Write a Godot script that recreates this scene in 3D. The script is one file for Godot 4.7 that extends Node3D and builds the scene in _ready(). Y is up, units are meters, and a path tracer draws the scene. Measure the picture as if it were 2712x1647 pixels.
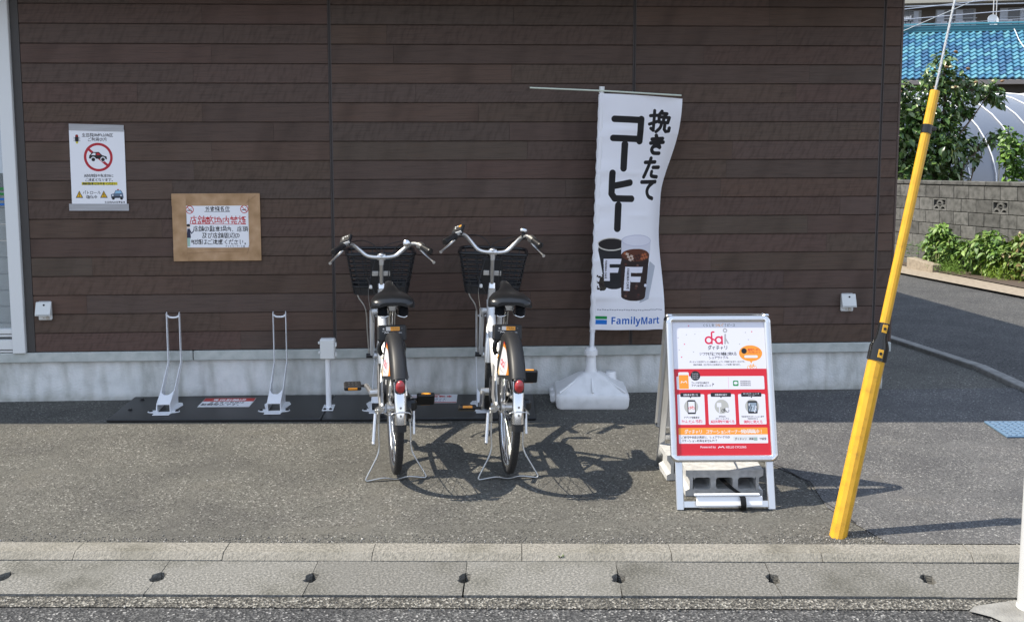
extends Node3D
# ---------------------------------------------------------------- mesh builder
class MB:
	var v := PackedVector3Array()
	var n := PackedVector3Array()
	var u := PackedVector2Array()
	var u2 := PackedVector2Array()
	var c := PackedColorArray()
	var ix := PackedInt32Array()
	var col := Color(1, 1, 1)

	func vert(p: Vector3, nn: Vector3, uv := Vector2.ZERO) -> int:
		v.append(p)
		n.append(nn)
		u.append(uv)
		u2.append(uv)
		c.append(col)
		return v.size() - 1

	func tri(a: int, b: int, d: int) -> void:
		var g := (v[b] - v[a]).cross(v[d] - v[a])
		if g.dot(n[a] + n[b] + n[d]) > 0.0:
			ix.append_array(PackedInt32Array([a, d, b]))
		else:
			ix.append_array(PackedInt32Array([a, b, d]))

	func quad(a: Vector3, b: Vector3, d: Vector3, e: Vector3, nn: Vector3, uv := [Vector2(0, 0), Vector2(1, 0), Vector2(1, 1), Vector2(0, 1)]) -> void:
		var i := vert(a, nn, uv[0])
		vert(b, nn, uv[1])
		vert(d, nn, uv[2])
		vert(e, nn, uv[3])
		tri(i, i + 1, i + 2)
		tri(i, i + 2, i + 3)

	func box(sz: Vector3, xf := Transform3D(), bev := 0.0) -> MB:
		var h := sz * 0.5
		var b := minf(bev, minf(h.x, minf(h.y, h.z)) * 0.9)
		var P := func(s: Vector3, k: int) -> Vector3:
			var q := Vector3()
			for i in 3:
				q[i] = s[i] * (h[i] - (0.0 if i == k else b))
			return xf * q
		for k in 3:
			var i1 := (k + 1) % 3
			var i2 := (k + 2) % 3
			for sg in [-1.0, 1.0]:
				var ps := []
				var uvs := []
				for w in [[-1, -1], [1, -1], [1, 1], [-1, 1]]:
					var s := Vector3()
					s[k] = sg
					s[i1] = w[0]
					s[i2] = w[1]
					ps.append(P.call(s, k))
					uvs.append(Vector2(w[0] * h[i1], w[1] * h[i2]))
				var nn := Vector3()
				nn[k] = sg
				nn = (xf.basis * nn).normalized()
				quad(ps[0], ps[1], ps[2], ps[3], nn, uvs)
			if b > 0.0:
				for s1 in [-1.0, 1.0]:
					for s2 in [-1.0, 1.0]:
						var q := []
						for sk in [-1.0, 1.0]:
							var s := Vector3()
							s[k] = sk
							s[i1] = s1
							s[i2] = s2
							q.append([P.call(s, i1), P.call(s, i2)])
						var nn := Vector3()
						nn[i1] = s1
						nn[i2] = s2
						quad(q[0][0], q[0][1], q[1][1], q[1][0], (xf.basis * nn).normalized())
		if b > 0.0:
			for sx in [-1.0, 1.0]:
				for sy in [-1.0, 1.0]:
					for sz2 in [-1.0, 1.0]:
						var s := Vector3(sx, sy, sz2)
						var nn := (xf.basis * s).normalized()
						var i := vert(P.call(s, 0), nn)
						vert(P.call(s, 1), nn)
						vert(P.call(s, 2), nn)
						tri(i, i + 1, i + 2)
		return self

	func bx(at: Vector3, sz: Vector3, bev := 0.0) -> MB:
		return box(sz, Transform3D(Basis(), at), bev)

	func tube(pts: Array, r, sides := 8, caps := true, closed := false) -> MB:
		var m := pts.size()
		var t0: Vector3 = (pts[1] - pts[0]).normalized()
		var ref := t0.cross(Vector3.UP if absf(t0.y) < 0.9 else Vector3.RIGHT).normalized()
		var first := v.size()
		var len := 0.0
		for i in m:
			var a: Vector3 = pts[(i - 1 + m) % m] if (i > 0 or closed) else pts[0]
			var b: Vector3 = pts[(i + 1) % m] if (i < m - 1 or closed) else pts[m - 1]
			var t := (b - a).normalized()
			ref = (ref - t * ref.dot(t)).normalized()
			var bi := t.cross(ref)
			var rr: float = r[i] if r is Array else r
			if i > 0:
				len += (pts[i] - pts[i - 1]).length()
			for k in sides:
				var an := TAU * k / sides
				var d := ref * cos(an) + bi * sin(an)
				vert(pts[i] + d * rr, d, Vector2(float(k) / sides, len))
		for i in (m if closed else m - 1):
			var j := (i + 1) % m
			for k in sides:
				var k2 := (k + 1) % sides
				tri(first + i * sides + k, first + i * sides + k2, first + j * sides + k2)
				tri(first + i * sides + k, first + j * sides + k2, first + j * sides + k)
		if caps and not closed:
			for e in [0, m - 1]:
				var d: Vector3 = (pts[0] - pts[1]).normalized() if e == 0 else (pts[m - 1] - pts[m - 2]).normalized()
				var ce := vert(pts[e], d)
				var ring := v.size()
				for k in sides:
					vert(v[first + e * sides + k], d)
				for k in sides:
					tri(ce, ring + k, ring + (k + 1) % sides)
		return self

	func lathe(prof: Array, seg := 24, xf := Transform3D(), a0 := 0.0, a1 := TAU) -> MB:
		var m := prof.size()
		var sn := []
		for i in m - 1:
			var d: Vector2 = prof[i + 1] - prof[i]
			sn.append(Vector2(d.y, -d.x).normalized())
		for i in m - 1:
			var na: Vector2 = sn[i]
			var nb: Vector2 = sn[i]
			if i > 0 and sn[i].dot(sn[i - 1]) > 0.6:
				na = (sn[i] + sn[i - 1]).normalized()
			if i < m - 2 and sn[i].dot(sn[i + 1]) > 0.6:
				nb = (sn[i] + sn[i + 1]).normalized()
			var f := v.size()
			for k in seg + 1:
				var an := lerpf(a0, a1, float(k) / seg)
				var cs := cos(an)
				var sn2 := sin(an)
				for w in 2:
					var p: Vector2 = prof[i + w]
					var q: Vector2 = na if w == 0 else nb
					vert(xf * Vector3(p.x * cs, p.y, p.x * sn2), (xf.basis * Vector3(q.x * cs, q.y, q.x * sn2)).normalized(), Vector2(float(k) / seg, p.y))
			for k in seg:
				tri(f + 2 * k, f + 2 * k + 1, f + 2 * k + 3)
				tri(f + 2 * k, f + 2 * k + 3, f + 2 * k + 2)
		return self

	# rows of points, smooth normals; flip turns the outside round
	func loft(rows: Array, closed := true, flip := false, uvs = null) -> MB:
		var f := v.size()
		var a := rows.size()
		var b: int = rows[0].size()
		for i in a:
			for j in b:
				var du: Vector3 = rows[mini(i + 1, a - 1)][j] - rows[maxi(i - 1, 0)][j]
				var j0 := (j - 1 + b) % b if closed else maxi(j - 1, 0)
				var j1 := (j + 1) % b if closed else mini(j + 1, b - 1)
				var dv: Vector3 = rows[i][j1] - rows[i][j0]
				var nn := du.cross(dv).normalized()
				if nn == Vector3.ZERO:
					nn = Vector3.UP
				vert(rows[i][j], -nn if flip else nn, uvs[i][j] if uvs else Vector2(float(j) / (b - 1), float(i) / (a - 1)))
		for i in a - 1:
			for j in (b if closed else b - 1):
				var j2 := (j + 1) % b
				tri(f + i * b + j, f + i * b + j2, f + (i + 1) * b + j2)
				tri(f + i * b + j, f + (i + 1) * b + j2, f + (i + 1) * b + j)
		return self

	func fan(pts: Array, nn: Vector3) -> MB:
		var ce := Vector3()
		for p in pts:
			ce += p
		var f := vert(ce / pts.size(), nn)
		for p in pts:
			vert(p, nn)
		for k in pts.size():
			tri(f, f + 1 + k, f + 1 + (k + 1) % pts.size())
		return self

	# polygon in local xy, pushed from z = 0 to z = -depth
	func extrude(poly: PackedVector2Array, depth: float, xf := Transform3D(), smooth := false, back := true) -> MB:
		var t := Geometry2D.triangulate_polygon(poly)
		for w in (2 if back and depth > 0.0 else 1):
			var nn := (xf.basis * Vector3(0, 0, 1 - 2 * w)).normalized()
			var f := v.size()
			for p in poly:
				vert(xf * Vector3(p.x, p.y, -depth * w), nn, p)
			for i in range(0, t.size(), 3):
				tri(f + t[i], f + t[i + 1], f + t[i + 2])
		if depth <= 0.0:
			return self
		var m := poly.size()
		var area := 0.0
		for i in m:
			area += poly[i].cross(poly[(i + 1) % m])
		var sg := 1.0 if area > 0 else -1.0
		var en := []
		for i in m:
			var d := poly[(i + 1) % m] - poly[i]
			en.append(Vector2(d.y, -d.x).normalized() * sg)
		for i in m:
			var j := (i + 1) % m
			var n1: Vector2 = en[i]
			var n2: Vector2 = en[i]
			if smooth and en[i].dot(en[(i - 1 + m) % m]) > 0.5:
				n1 = (en[i] + en[(i - 1 + m) % m]).normalized()
			if smooth and en[i].dot(en[j]) > 0.5:
				n2 = (en[i] + en[j]).normalized()
			var f := v.size()
			for q in [[poly[i], n1, 0.0], [poly[j], n2, 0.0], [poly[j], n2, -depth], [poly[i], n1, -depth]]:
				vert(xf * Vector3(q[0].x, q[0].y, q[2]), (xf.basis * Vector3(q[1].x, q[1].y, 0)).normalized(), Vector2(q[0].x + q[0].y, q[2]))
			tri(f, f + 1, f + 2)
			tri(f, f + 2, f + 3)
		return self

	func sphere(at: Vector3, r: Vector3, seg := 16, rings := 8) -> MB:
		var f := v.size()
		for i in rings + 1:
			var a := PI * i / rings
			for k in seg:
				var b := TAU * k / seg
				var d := Vector3(sin(a) * cos(b), cos(a), sin(a) * sin(b))
				vert(at + d * r, (d / r).normalized(), Vector2(float(k) / seg, float(i) / rings))
		for i in rings:
			for k in seg:
				var k2 := (k + 1) % seg
				tri(f + i * seg + k, f + i * seg + k2, f + (i + 1) * seg + k2)
				tri(f + i * seg + k, f + (i + 1) * seg + k2, f + (i + 1) * seg + k)
		return self

	func mesh(m: Material) -> ArrayMesh:
		var a := []
		a.resize(Mesh.ARRAY_MAX)
		a[Mesh.ARRAY_VERTEX] = v
		a[Mesh.ARRAY_NORMAL] = n
		a[Mesh.ARRAY_TEX_UV] = u
		a[Mesh.ARRAY_TEX_UV2] = u2
		a[Mesh.ARRAY_COLOR] = c
		a[Mesh.ARRAY_INDEX] = ix
		var am := ArrayMesh.new()
		am.add_surface_from_arrays(Mesh.PRIMITIVE_TRIANGLES, a)
		am.surface_set_material(0, m)
		return am

func circ(r: float, seg := 20, at := Vector2.ZERO) -> PackedVector2Array:
	var p := PackedVector2Array()
	for i in seg:
		p.append(at + Vector2(cos(TAU * i / seg), sin(TAU * i / seg)) * r)
	return p

func rrect(w: float, h: float, r: float, seg := 4, at := Vector2.ZERO) -> PackedVector2Array:
	var p := PackedVector2Array()
	for q in [[1, 1, 0.0], [-1, 1, 90.0], [-1, -1, 180.0], [1, -1, 270.0]]:
		for i in seg + 1:
			var a := deg_to_rad(q[2] + 90.0 * i / seg)
			p.append(at + Vector2(q[0] * (w / 2 - r), q[1] * (h / 2 - r)) + Vector2(cos(a), sin(a)) * r)
	return p

func smooth_path(p: Array, k := 6) -> Array:
	var out := []
	for i in p.size() - 1:
		var a = p[maxi(i - 1, 0)]
		var b = p[i]
		var d = p[i + 1]
		var e = p[mini(i + 2, p.size() - 1)]
		for j in k:
			out.append(b.cubic_interpolate(d, a, e, float(j) / k))
	out.append(p[p.size() - 1])
	return out

func XF(at: Vector3, rot := Vector3.ZERO) -> Transform3D:
	return Transform3D(Basis.from_euler(rot * PI / 180.0), at)

# ---------------------------------------------------------------- nodes
var used := {}
func numbered(called: String) -> String:
	var k: int = used.get(called, 0)
	used[called] = k + 1
	return called if k == 0 else "%s_%03d" % [called, k]

func tag(o: Node, label: String, category := "", group := "", kind := "") -> Node:
	if label != "":
		o.set_meta("label", label)
	if category != "":
		o.set_meta("category", category)
	if group != "":
		o.set_meta("group", group)
	if kind != "":
		o.set_meta("kind", kind)
	return o

func thing(called: String, label: String, category: String, at := Vector3.ZERO, turn := 0.0, group := "") -> Node3D:
	var o := Node3D.new()
	o.name = numbered(called)
	o.position = at
	o.rotation.y = turn
	add_child(o)
	tag(o, label, category, group)
	return o

func part(par: Node, called: String, mb: MB, m: Material, xf := Transform3D()) -> MeshInstance3D:
	return pmesh(par, called, mb.mesh(m), xf)

func pmesh(par: Node, called: String, me: Mesh, xf := Transform3D()) -> MeshInstance3D:
	return piece(par, called, me, xf)

var counts := {}
func piece(par: Node, called: String, me: Mesh, xf := Transform3D()) -> MeshInstance3D:
	var key := str(par.get_instance_id()) + called
	var k: int = counts.get(key, 0)
	counts[key] = k + 1
	var o := MeshInstance3D.new()
	o.mesh = me
	o.transform = xf
	o.name = called if k == 0 else "%s_%03d" % [called, k]
	par.add_child(o, true)
	return o

func struct(called: String, mb: MB, m: Material, label := "") -> MeshInstance3D:
	var o := MeshInstance3D.new()
	o.mesh = mb.mesh(m)
	o.name = numbered(called)
	add_child(o)
	tag(o, label, "", "", "structure")
	return o

# ---------------------------------------------------------------- materials
func lin(r: float, g: float, b: float) -> Color:
	return Color(r, g, b).linear_to_srgb()

func mat(c: Color, rough := 0.6, metal := 0.0) -> StandardMaterial3D:
	var m := StandardMaterial3D.new()
	m.albedo_color = c
	m.roughness = rough
	m.metallic = metal
	return m

func noise(seed_: int, freq: float, type := FastNoiseLite.TYPE_SIMPLEX_SMOOTH, oct := 4) -> FastNoiseLite:
	var f := FastNoiseLite.new()
	f.seed = seed_
	f.noise_type = type
	f.frequency = freq
	f.fractal_octaves = oct
	f.fractal_type = FastNoiseLite.FRACTAL_FBM if oct > 1 else FastNoiseLite.FRACTAL_NONE
	return f

func ramp(stops: Array) -> Gradient:
	var g := Gradient.new()
	var o := PackedFloat32Array()
	var c := PackedColorArray()
	for s in stops:
		o.append(s[0])
		c.append(lin(s[1], s[2], s[3]))
	g.offsets = o
	g.colors = c
	return g

func ntex(fn: FastNoiseLite, g: Gradient, w := 1024, h := 1024, normal := 0.0) -> NoiseTexture2D:
	var t := NoiseTexture2D.new()
	t.width = w
	t.height = h
	t.seamless = true
	t.seamless_blend_skirt = 0.15
	t.generate_mipmaps = false
	t.noise = fn
	if g:
		t.color_ramp = g
	if normal > 0.0:
		t.as_normal_map = true
		t.bump_strength = normal
	return t

func tri_mat(tex: Texture2D, per_m: float, rough := 0.9, world := true, normal: Texture2D = null, ns := 1.0, detail: Texture2D = null, dper := 0.3) -> StandardMaterial3D:
	var m := StandardMaterial3D.new()
	m.albedo_texture = tex
	m.roughness = rough
	m.uv1_triplanar = true
	m.uv1_world_triplanar = world
	m.uv1_scale = Vector3.ONE * per_m
	m.metallic_specular = 0.35
	if normal:
		m.normal_enabled = true
		m.normal_texture = normal
		m.normal_scale = ns
	if detail:
		m.detail_enabled = true
		m.detail_albedo = detail
		m.detail_blend_mode = BaseMaterial3D.BLEND_MODE_MUL
		m.detail_uv_layer = BaseMaterial3D.DETAIL_UV_2
		m.uv2_triplanar = true
		m.uv2_world_triplanar = world
		m.uv2_scale = Vector3.ONE * dper
	return m

func img_mat(im: Image, rough := 0.5) -> StandardMaterial3D:
	var m := StandardMaterial3D.new()
	m.albedo_texture = ImageTexture.create_from_image(im)
	m.roughness = rough
	return m
# ---------------------------------------------------------------- flat print
class Pic:
	var im: Image
	var glyphs: Dictionary
	func _init(w: int, h: int, c: Color) -> void:
		im = Image.create(w, h, false, Image.FORMAT_RGB8)
		im.fill(c)

	func rect(x: float, y: float, w: float, h: float, c: Color) -> void:
		im.fill_rect(Rect2i(roundi(x), roundi(y), roundi(w), roundi(h)), c)

	func dot(x: float, y: float, r: float, c: Color) -> void:
		for j in range(ceili(y - r), floori(y + r) + 1):
			var e := sqrt(maxf(0.0, r * r - (j - y) * (j - y)))
			rect(x - e, j, 2 * e, 1, c)

	func oval(x: float, y: float, rx: float, ry: float, c: Color) -> void:
		for j in range(ceili(y - ry), floori(y + ry) + 1):
			var e := rx * sqrt(maxf(0.0, 1.0 - pow((j - y) / ry, 2)))
			rect(x - e, j, 2 * e, 1, c)

	func ring(x: float, y: float, r: float, w: float, c: Color) -> void:
		for i in 40:
			var a := TAU * i / 40
			var b := TAU * (i + 1) / 40
			seg(Vector2(x + r * cos(a), y + r * sin(a)), Vector2(x + r * cos(b), y + r * sin(b)), w, c)

	func poly(p: Array, c: Color) -> void:
		var lo: float = p[0].y
		var hi: float = p[0].y
		for q in p:
			lo = minf(lo, q.y)
			hi = maxf(hi, q.y)
		for j in range(maxi(0, floori(lo)), mini(im.get_height() - 1, ceili(hi)) + 1):
			var xs := []
			for i in p.size():
				var a: Vector2 = p[i]
				var b: Vector2 = p[(i + 1) % p.size()]
				if (a.y <= j + 0.5) != (b.y <= j + 0.5):
					xs.append(a.x + (j + 0.5 - a.y) / (b.y - a.y) * (b.x - a.x))
			xs.sort()
			for i in range(0, xs.size() - 1, 2):
				rect(xs[i], j, xs[i + 1] - xs[i], 1, c)

	func rrect(x: float, y: float, w: float, h: float, r: float, c: Color) -> void:
		rect(x + r, y, w - 2 * r, h, c)
		rect(x, y + r, w, h - 2 * r, c)
		for q in [[x + r, y + r], [x + w - r, y + r], [x + r, y + h - r], [x + w - r, y + h - r]]:
			dot(q[0], q[1], r, c)

	func seg(a: Vector2, b: Vector2, w: float, c: Color) -> void:
		var r := w * 0.5
		var x0 := maxi(0, floori(minf(a.x, b.x) - r - 1))
		var x1 := mini(im.get_width() - 1, ceili(maxf(a.x, b.x) + r + 1))
		var y0 := maxi(0, floori(minf(a.y, b.y) - r - 1))
		var y1 := mini(im.get_height() - 1, ceili(maxf(a.y, b.y) + r + 1))
		var d := b - a
		var l := maxf(d.length_squared(), 0.0001)
		for y in range(y0, y1 + 1):
			for x in range(x0, x1 + 1):
				var q := Vector2(x + 0.5, y + 0.5) - a
				var t := clampf(q.dot(d) / l, 0.0, 1.0)
				var k := r + 0.5 - (q - d * t).length()
				if k > 0.0:
					im.set_pixel(x, y, im.get_pixel(x, y).lerp(c, minf(k, 1.0)))

	func line(p: Array, w: float, c: Color) -> void:
		for i in p.size() - 1:
			seg(p[i], p[i + 1], w, c)

	# Japanese lettering drawn stroke by stroke on a ten by ten grid
	func jp(s: String, x: float, y: float, size: float, c: Color, w := 0.1, step := 1.0, centre := false, down := false) -> void:
		var px := x - (s.length() * size * step * 0.5 if centre else 0.0)
		var py := y
		for i in s.length():
			var ch := s[i]
			var st: String = glyphs.get(ch, "")
			if st == "" and ch != " ":
				var k := ch.unicode_at(0)
				st = ["1282 5059 2575 1787 3329", "2028 0343 5191 5595 5999 7179", "1181 2474 0696 5159 3319 7389", "2119 5191 5595 4999 7179 0434"][k % 4]
			for q in st.split(" ", false):
				for j in range(0, q.length() - 2, 2):
					var a := Vector2(q[j].to_int() + 0.5, q[j + 1].to_int() + 0.5) * size * 0.1
					var b := Vector2(q[j + 2].to_int() + 0.5, q[j + 3].to_int() + 0.5) * size * 0.1
					seg(a + Vector2(px, py), b + Vector2(px, py), size * w, c)
			if down:
				py += size * step
			else:
				px += size * step

	# Latin lettering from the engine's own fonts; width 0 keeps the natural spacing
	func latin(s: String, x: float, y: float, size: int, c: Color, bold := true, centre := false, turned := false, squash := 1.0) -> float:
		var f := SystemFont.new()
		f.font_names = PackedStringArray(["Droid Sans"])
		f.font_weight = 700 if bold else 400
		var ts := TextServerManager.get_primary_interface()
		var rid: RID = f.get_rids()[0]
		var total := 0.0
		for ch in s:
			total += ts.font_get_glyph_advance(rid, size, ts.font_get_glyph_index(rid, size, ch.unicode_at(0), 0)).x * squash
		var pen := -total * 0.5 if centre else 0.0
		for ch in s:
			var gi := ts.font_get_glyph_index(rid, size, ch.unicode_at(0), 0)
			ts.font_render_glyph(rid, Vector2i(size, 0), gi)
			var ti := ts.font_get_glyph_texture_idx(rid, Vector2i(size, 0), gi)
			if ti >= 0:
				var src := ts.font_get_texture_image(rid, Vector2i(size, 0), ti)
				var r := ts.font_get_glyph_uv_rect(rid, Vector2i(size, 0), gi)
				var off := ts.font_get_glyph_offset(rid, Vector2i(size, 0), gi)
				for j in int(r.size.y):
					for i in int(r.size.x):
						var al := src.get_pixel(int(r.position.x) + i, int(r.position.y) + j).a
						if al > 0.02:
							var lx := pen + (off.x + i) * squash
							var ly := off.y + j
							var X := int(x - ly) if turned else int(x + lx)
							var Y := int(y + lx) if turned else int(y + ly)
							if X >= 0 and Y >= 0 and X < im.get_width() and Y < im.get_height():
								im.set_pixel(X, Y, im.get_pixel(X, Y).lerp(c, al))
			pen += ts.font_get_glyph_advance(rid, size, gi).x * squash
		return total

var GLYPHS := {
	"コ": "118188 1888", "ー": "1585", "ヒ": "21273888 2574", "ア": "128264 5347 4728", "イ": "7315 5349", "ェ": "3474 5458 2888", "エ": "2282 5258 1888",
	"オ": "1383 6269 6318", "カ": "13837868 5218", "キ": "1373 1686 4159", "ク": "4115 418173 7339", "サ": "1383 3135 7176 7649", "シ": "2233 1445 2986",
	"ス": "228257 5718 5788", "セ": "138465 31373888", "タ": "4115 318158 5819 3565", "ダ": "4115 317158 5819 3565 7081 8191", "チ": "7122 1585 5257 5729",
	"ッ": "2435 5465 8467 6749", "ツ": "1224 4254 8257 5739", "テ": "2272 1484 5457 5739", "ト": "3139 3476", "ド": "3139 3476 6171 7182", "ナ": "1383 5156 5629",
	"パ": "3318 6388 8071 7182 8291 9180", "ピ": "21273888 2574 8071 7182 8291 9180", "フ": "128265 6528", "プ": "128265 6528 8071 9180", "ミ": "2162 2464 1877",
	"ム": "5117 1787 6588", "モ": "2272 1585 41474888", "ャ": "2575 7564 4349", "ョ": "347479 3676 3979", "ラ": "2272 148466 6639", "リ": "2125 7176 7649",
	"レ": "3138 3885", "ロ": "1282 8288 8818 1812", "ル": "3134 3418 6168 6896", "ン": "2234 2886", "ジ": "2233 1445 2986 7081 8191", "ァ": "347465 5558 5839",
	"マ": "128255 3567", "ゼ": "138465 31373888 7081", "ポ": "1373 4149 2518 6578 8071", "を": "1272 4116 2655 5558 83553638 3878", "つ": "13528286 8648",
	"あ": "1373 41482959 2536 64662937 6486", "い": "212739 7276", "う": "3161 25548487 8749", "え": "4151 23732709 4567 6799", "お": "1363 414829 26658587 8769 7183",
	"か": "02636868 3118 7385", "が": "02536868 3118 7285 7081 8292", "き": "1373 1686 4169 28398979", "く": "713579", "ぐ": "612569 7081 8292", "こ": "2373 16182989",
	"ご": "2363 16182989 7081 8191", "さ": "1383 4167 26282979", "し": "31385979", "す": "0292 5156 56473645 4555 5839", "せ": "0494 7177 3138 3989", "た": "1353 4119 6383 6769 6999",
	"だ": "1353 4119 6383 6769 6999 7081 8191", "ち": "1282 4125 25658587 8749", "て": "1282 824547 4779", "で": "1282 724547 4769 7485 8494", "と": "3145 822527 2889",
	"な": "0353 3117 6283 6468 684838 6689", "に": "1118 4383 4648 4888", "の": "53482916133262838668", "は": "1119 4292 7178 78594867 6798", "び": "1242 422629597562 7182 8192",
	"べ": "0633 3398 6172 7182", "ま": "1282 1585 5158 58283736 3679", "み": "2151 5118 18366799 7477", "め": "2137 4147 51382816 1653538486 8659", "も": "41385979 2363 2565",
	"や": "0562 629494666655 2158 5153", "よ": "5158 5474 58373648 4889", "ら": "4161 2325 25657577 7739", "り": "2126 7175 7548", "る": "217125 255584878958 5838", "れ": "2129 0343 43196365 65688999",
	"ん": "4118 18354648 4887", "け": "1119 3383 717769", "。": "1727 2729 2919 1917", "、": "1829", "!": "5156 5859", "?": "22518254 5456 5859", "1": "3350 5059",
	"挽": "0343 2129 0737 5132 5272 7263 348486 86363634 5759 5739 6664 74787999", "店": "5052 1282 2209 5356 5475 3676 7679 7939 3936", "舗": "2003 2043 0434 2326 07373909 0907 4292 7079 5459 549499 5696 5797",
	"敷": "0242 2126 03434606 0444 2748 2708 0949 6051 5292 8264 6499 6449", "地": "0333 1118 0837 4383 8386 6166 4247 47989695", "内": "1319 1383 8389 5054 5437 5477",
	"禁": "0242 2025 2204 2244 5292 7075 7254 7294 2575 1787 5759 3729 6989", "煙": "2026 0213 4234 2609 2649 5191 5295 9555 5552 6175 7175 5797 7579 4999", "駐": "1017 1040 3037 1242 1545 1747 4749 4939 0809 1819 2829 6071 5393 5696 5999 7379",
	"車": "1282 2373 7376 7626 2623 2575 5059 1888", "場": "0333 1118 0837 5090 9094 9454 5450 5292 4696 6648 6696 9698 7757", "頭": "0141 1333 3336 3616 1613 0848 5191 7153 5393 9397 9757 5753 5595 6649 8799",
	"及": "1171 3134 3419 8163 6383 8359 5929 3589", "周": "1129 1181 8189 3363 5155 2575 3767 6769 6939 3937", "辺": "4191 9197 9786 6147 1122 1424 2427 2709 2799", "喫": "0222 2226 2606 0602 3353 3555 4247 6292 9295 8672 3898 6749 6899",
	"遠": "4282 6063 3393 5474 7476 7656 5654 6638 6689 1122 1424 2427 2709 2799", "慮": "5053 5181 1292 1209 3373 7376 7636 3633 3575 5356 3829 3849 4979 7978 5759 8889", "客": "5051 1282 1214 8284 4325 4373 7327 3487 3767 6769 6939 3937",
	"様": "0343 2029 2306 2446 5061 8172 5292 5494 4696 7279 6748 7699", "各": "4114 3171 7126 3386 3676 7679 7939 3936", "位": "3014 2329 6062 4292 5357 8377 3999", "生": "3114 2383 5059 2676 0999", "田": "1181 8189 8919 1911 5159 1585",
	"緑": "3012 1232 4114 1445 2529 0708 4748 5181 8183 5383 4595 7579 5567 7699", "初": "2021 0343 4206 2429 3445 5292 9297 9786 7247", "山": "1318 1888 8883 5158", "区": "1191 1119 1999 3377 7337", "利": "4011 0353 3139 3307 3456 6266 8189 8979",
	"用": "1128 2809 1181 8189 8979 1484 1686 5159", "方": "5051 0292 4209 4575 7578 7869", "近": "8142 4247 4237 4494 7479 1122 1424 2427 2709 2799", "隣": "0109 0131 3114 1435 3537 3728 7075 6245 7394 5648 5668 7797 8589", "施": "2021 0242 2209 2444 4448 4837 6142 6191 5393 9395 7176 5458 5898 9896",
	"設": "1030 0242 1333 1535 1636 3639 3919 1916 6153 6181 8183 8393 5595 9559 5599", "私": "4011 0353 3139 3307 3456 7158 5888 7598", "有": "0292 5017 3439 3474 7479 3676 3878", "迷": "4152 8172 3494 6067 6447 6487 1122 1424 2427 2709 2799", "惑": "1282 6055 5589 2444 4446 4626 2624 1757 2829 3849 4979 7978",
	"無": "3012 1282 0494 0696 2226 4246 6266 8286 1809 3839 5859 7889", "断": "0108 0848 2127 1444 2416 2446 8151 5157 5728 5494 7479", "強": "0131 0141 4144 4404 0407 0747 4749 4938 7152 5293 5494 9497 9757 5754 7479 5999", "化": "3014 2329 8357 5158 5898 9896", "中": "1383 8386 8616 1613 5059",
	"共": "1383 3136 7176 0696 3718 6789", "同": "1119 1181 8189 8979 3363 3565 6568 6838 3835", "事": "0191 5058 5848 2272 7274 7424 2422 0595 2575 2777", "業": "3031 6061 1022 8071 0383 2575 5359 0696 4718 5788", "体": "3014 2329 4292 6069 6247 6297 5777",
	"気": "3015 2282 2474 1575 7578 7899 2768 6728", "軽": "0141 0343 4346 4606 0603 0444 2029 0848 5191 9157 6298 5595 7479 5999", "使": "3014 2329 4191 4393 9395 9545 4543 6165 6548 4699", "自": "5132 2272 7279 7929 2922 2474 2676", "転": "0141 0343 4346 4606 0603 0444 2029 0848 5282 4494 6548 5888 7698",
	"返": "4191 4247 4236 4484 8457 5487 1122 1424 2427 2709 2799", "借": "3014 2329 4191 5053 8083 3393 5585 8589 8959 5955 5787", "予": "1181 8153 3454 0595 9587 5559 5949", "約": "3012 1232 4114 1445 2529 0708 4748 6143 5292 9298 9878 6576", "却": "0242 2025 0545 2508 0848 3749 6169 6191 9196 9686",
	"所": "0141 1216 1242 4245 1445 1609 9152 5257 5749 5494 7479", "選": "3151 5153 5333 6191 9193 9363 3595 4347 7377 3797 4838 8898 1122 1424 2427 2709 2799", "便": "3014 2329 4191 4393 9396 9646 4643 4494 6166 6648 4699", "時": "0232 3238 3808 0802 0535 5191 7074 4494 4696 8589 8979 5768",
	"随": "0109 0131 3114 1435 3537 3728 5191 6044 5474 7478 5456 5676 1122 2427 2799", "募": "1181 3032 6062 2373 7375 7525 2523 0696 4718 5526 6688 3777 7769", "集": "3011 1116 2181 2373 2575 2686 5156 0797 5659 5718 5799", "検": "0343 2029 2306 2446 7053 7093 5484 5585 8588 8858 5855 7449 7799", "索": "1181 5053 1393 1315 9395 5335 3565 6537 3777 5759 3719 6889",
	"専": "1181 5058 2272 7275 7525 2522 2373 0696 6789 7079 3738", "輪": "0141 0343 4346 4606 0603 0444 2029 0848 7053 7093 6282 5449 5494 9499 6569 8589 5797", "止": "5158 5484 2428 0898",
}

func pic(w: int, h: int, c: Color) -> Pic:
	var p := Pic.new(w, h, c)
	p.glyphs = GLYPHS
	return p
const INK := Color(0.07, 0.06, 0.07)
const PAPER := Color(0.9, 0.9, 0.91)

func P2(s: String, x: float, y: float, w: float, h: float) -> Array:
	var o := []
	for q in s.split(" ", false):
		var k := q.split(",")
		o.append(Vector2(x + k[0].to_float() * w * 0.01, y + k[1].to_float() * h * 0.01))
	return o

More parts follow.
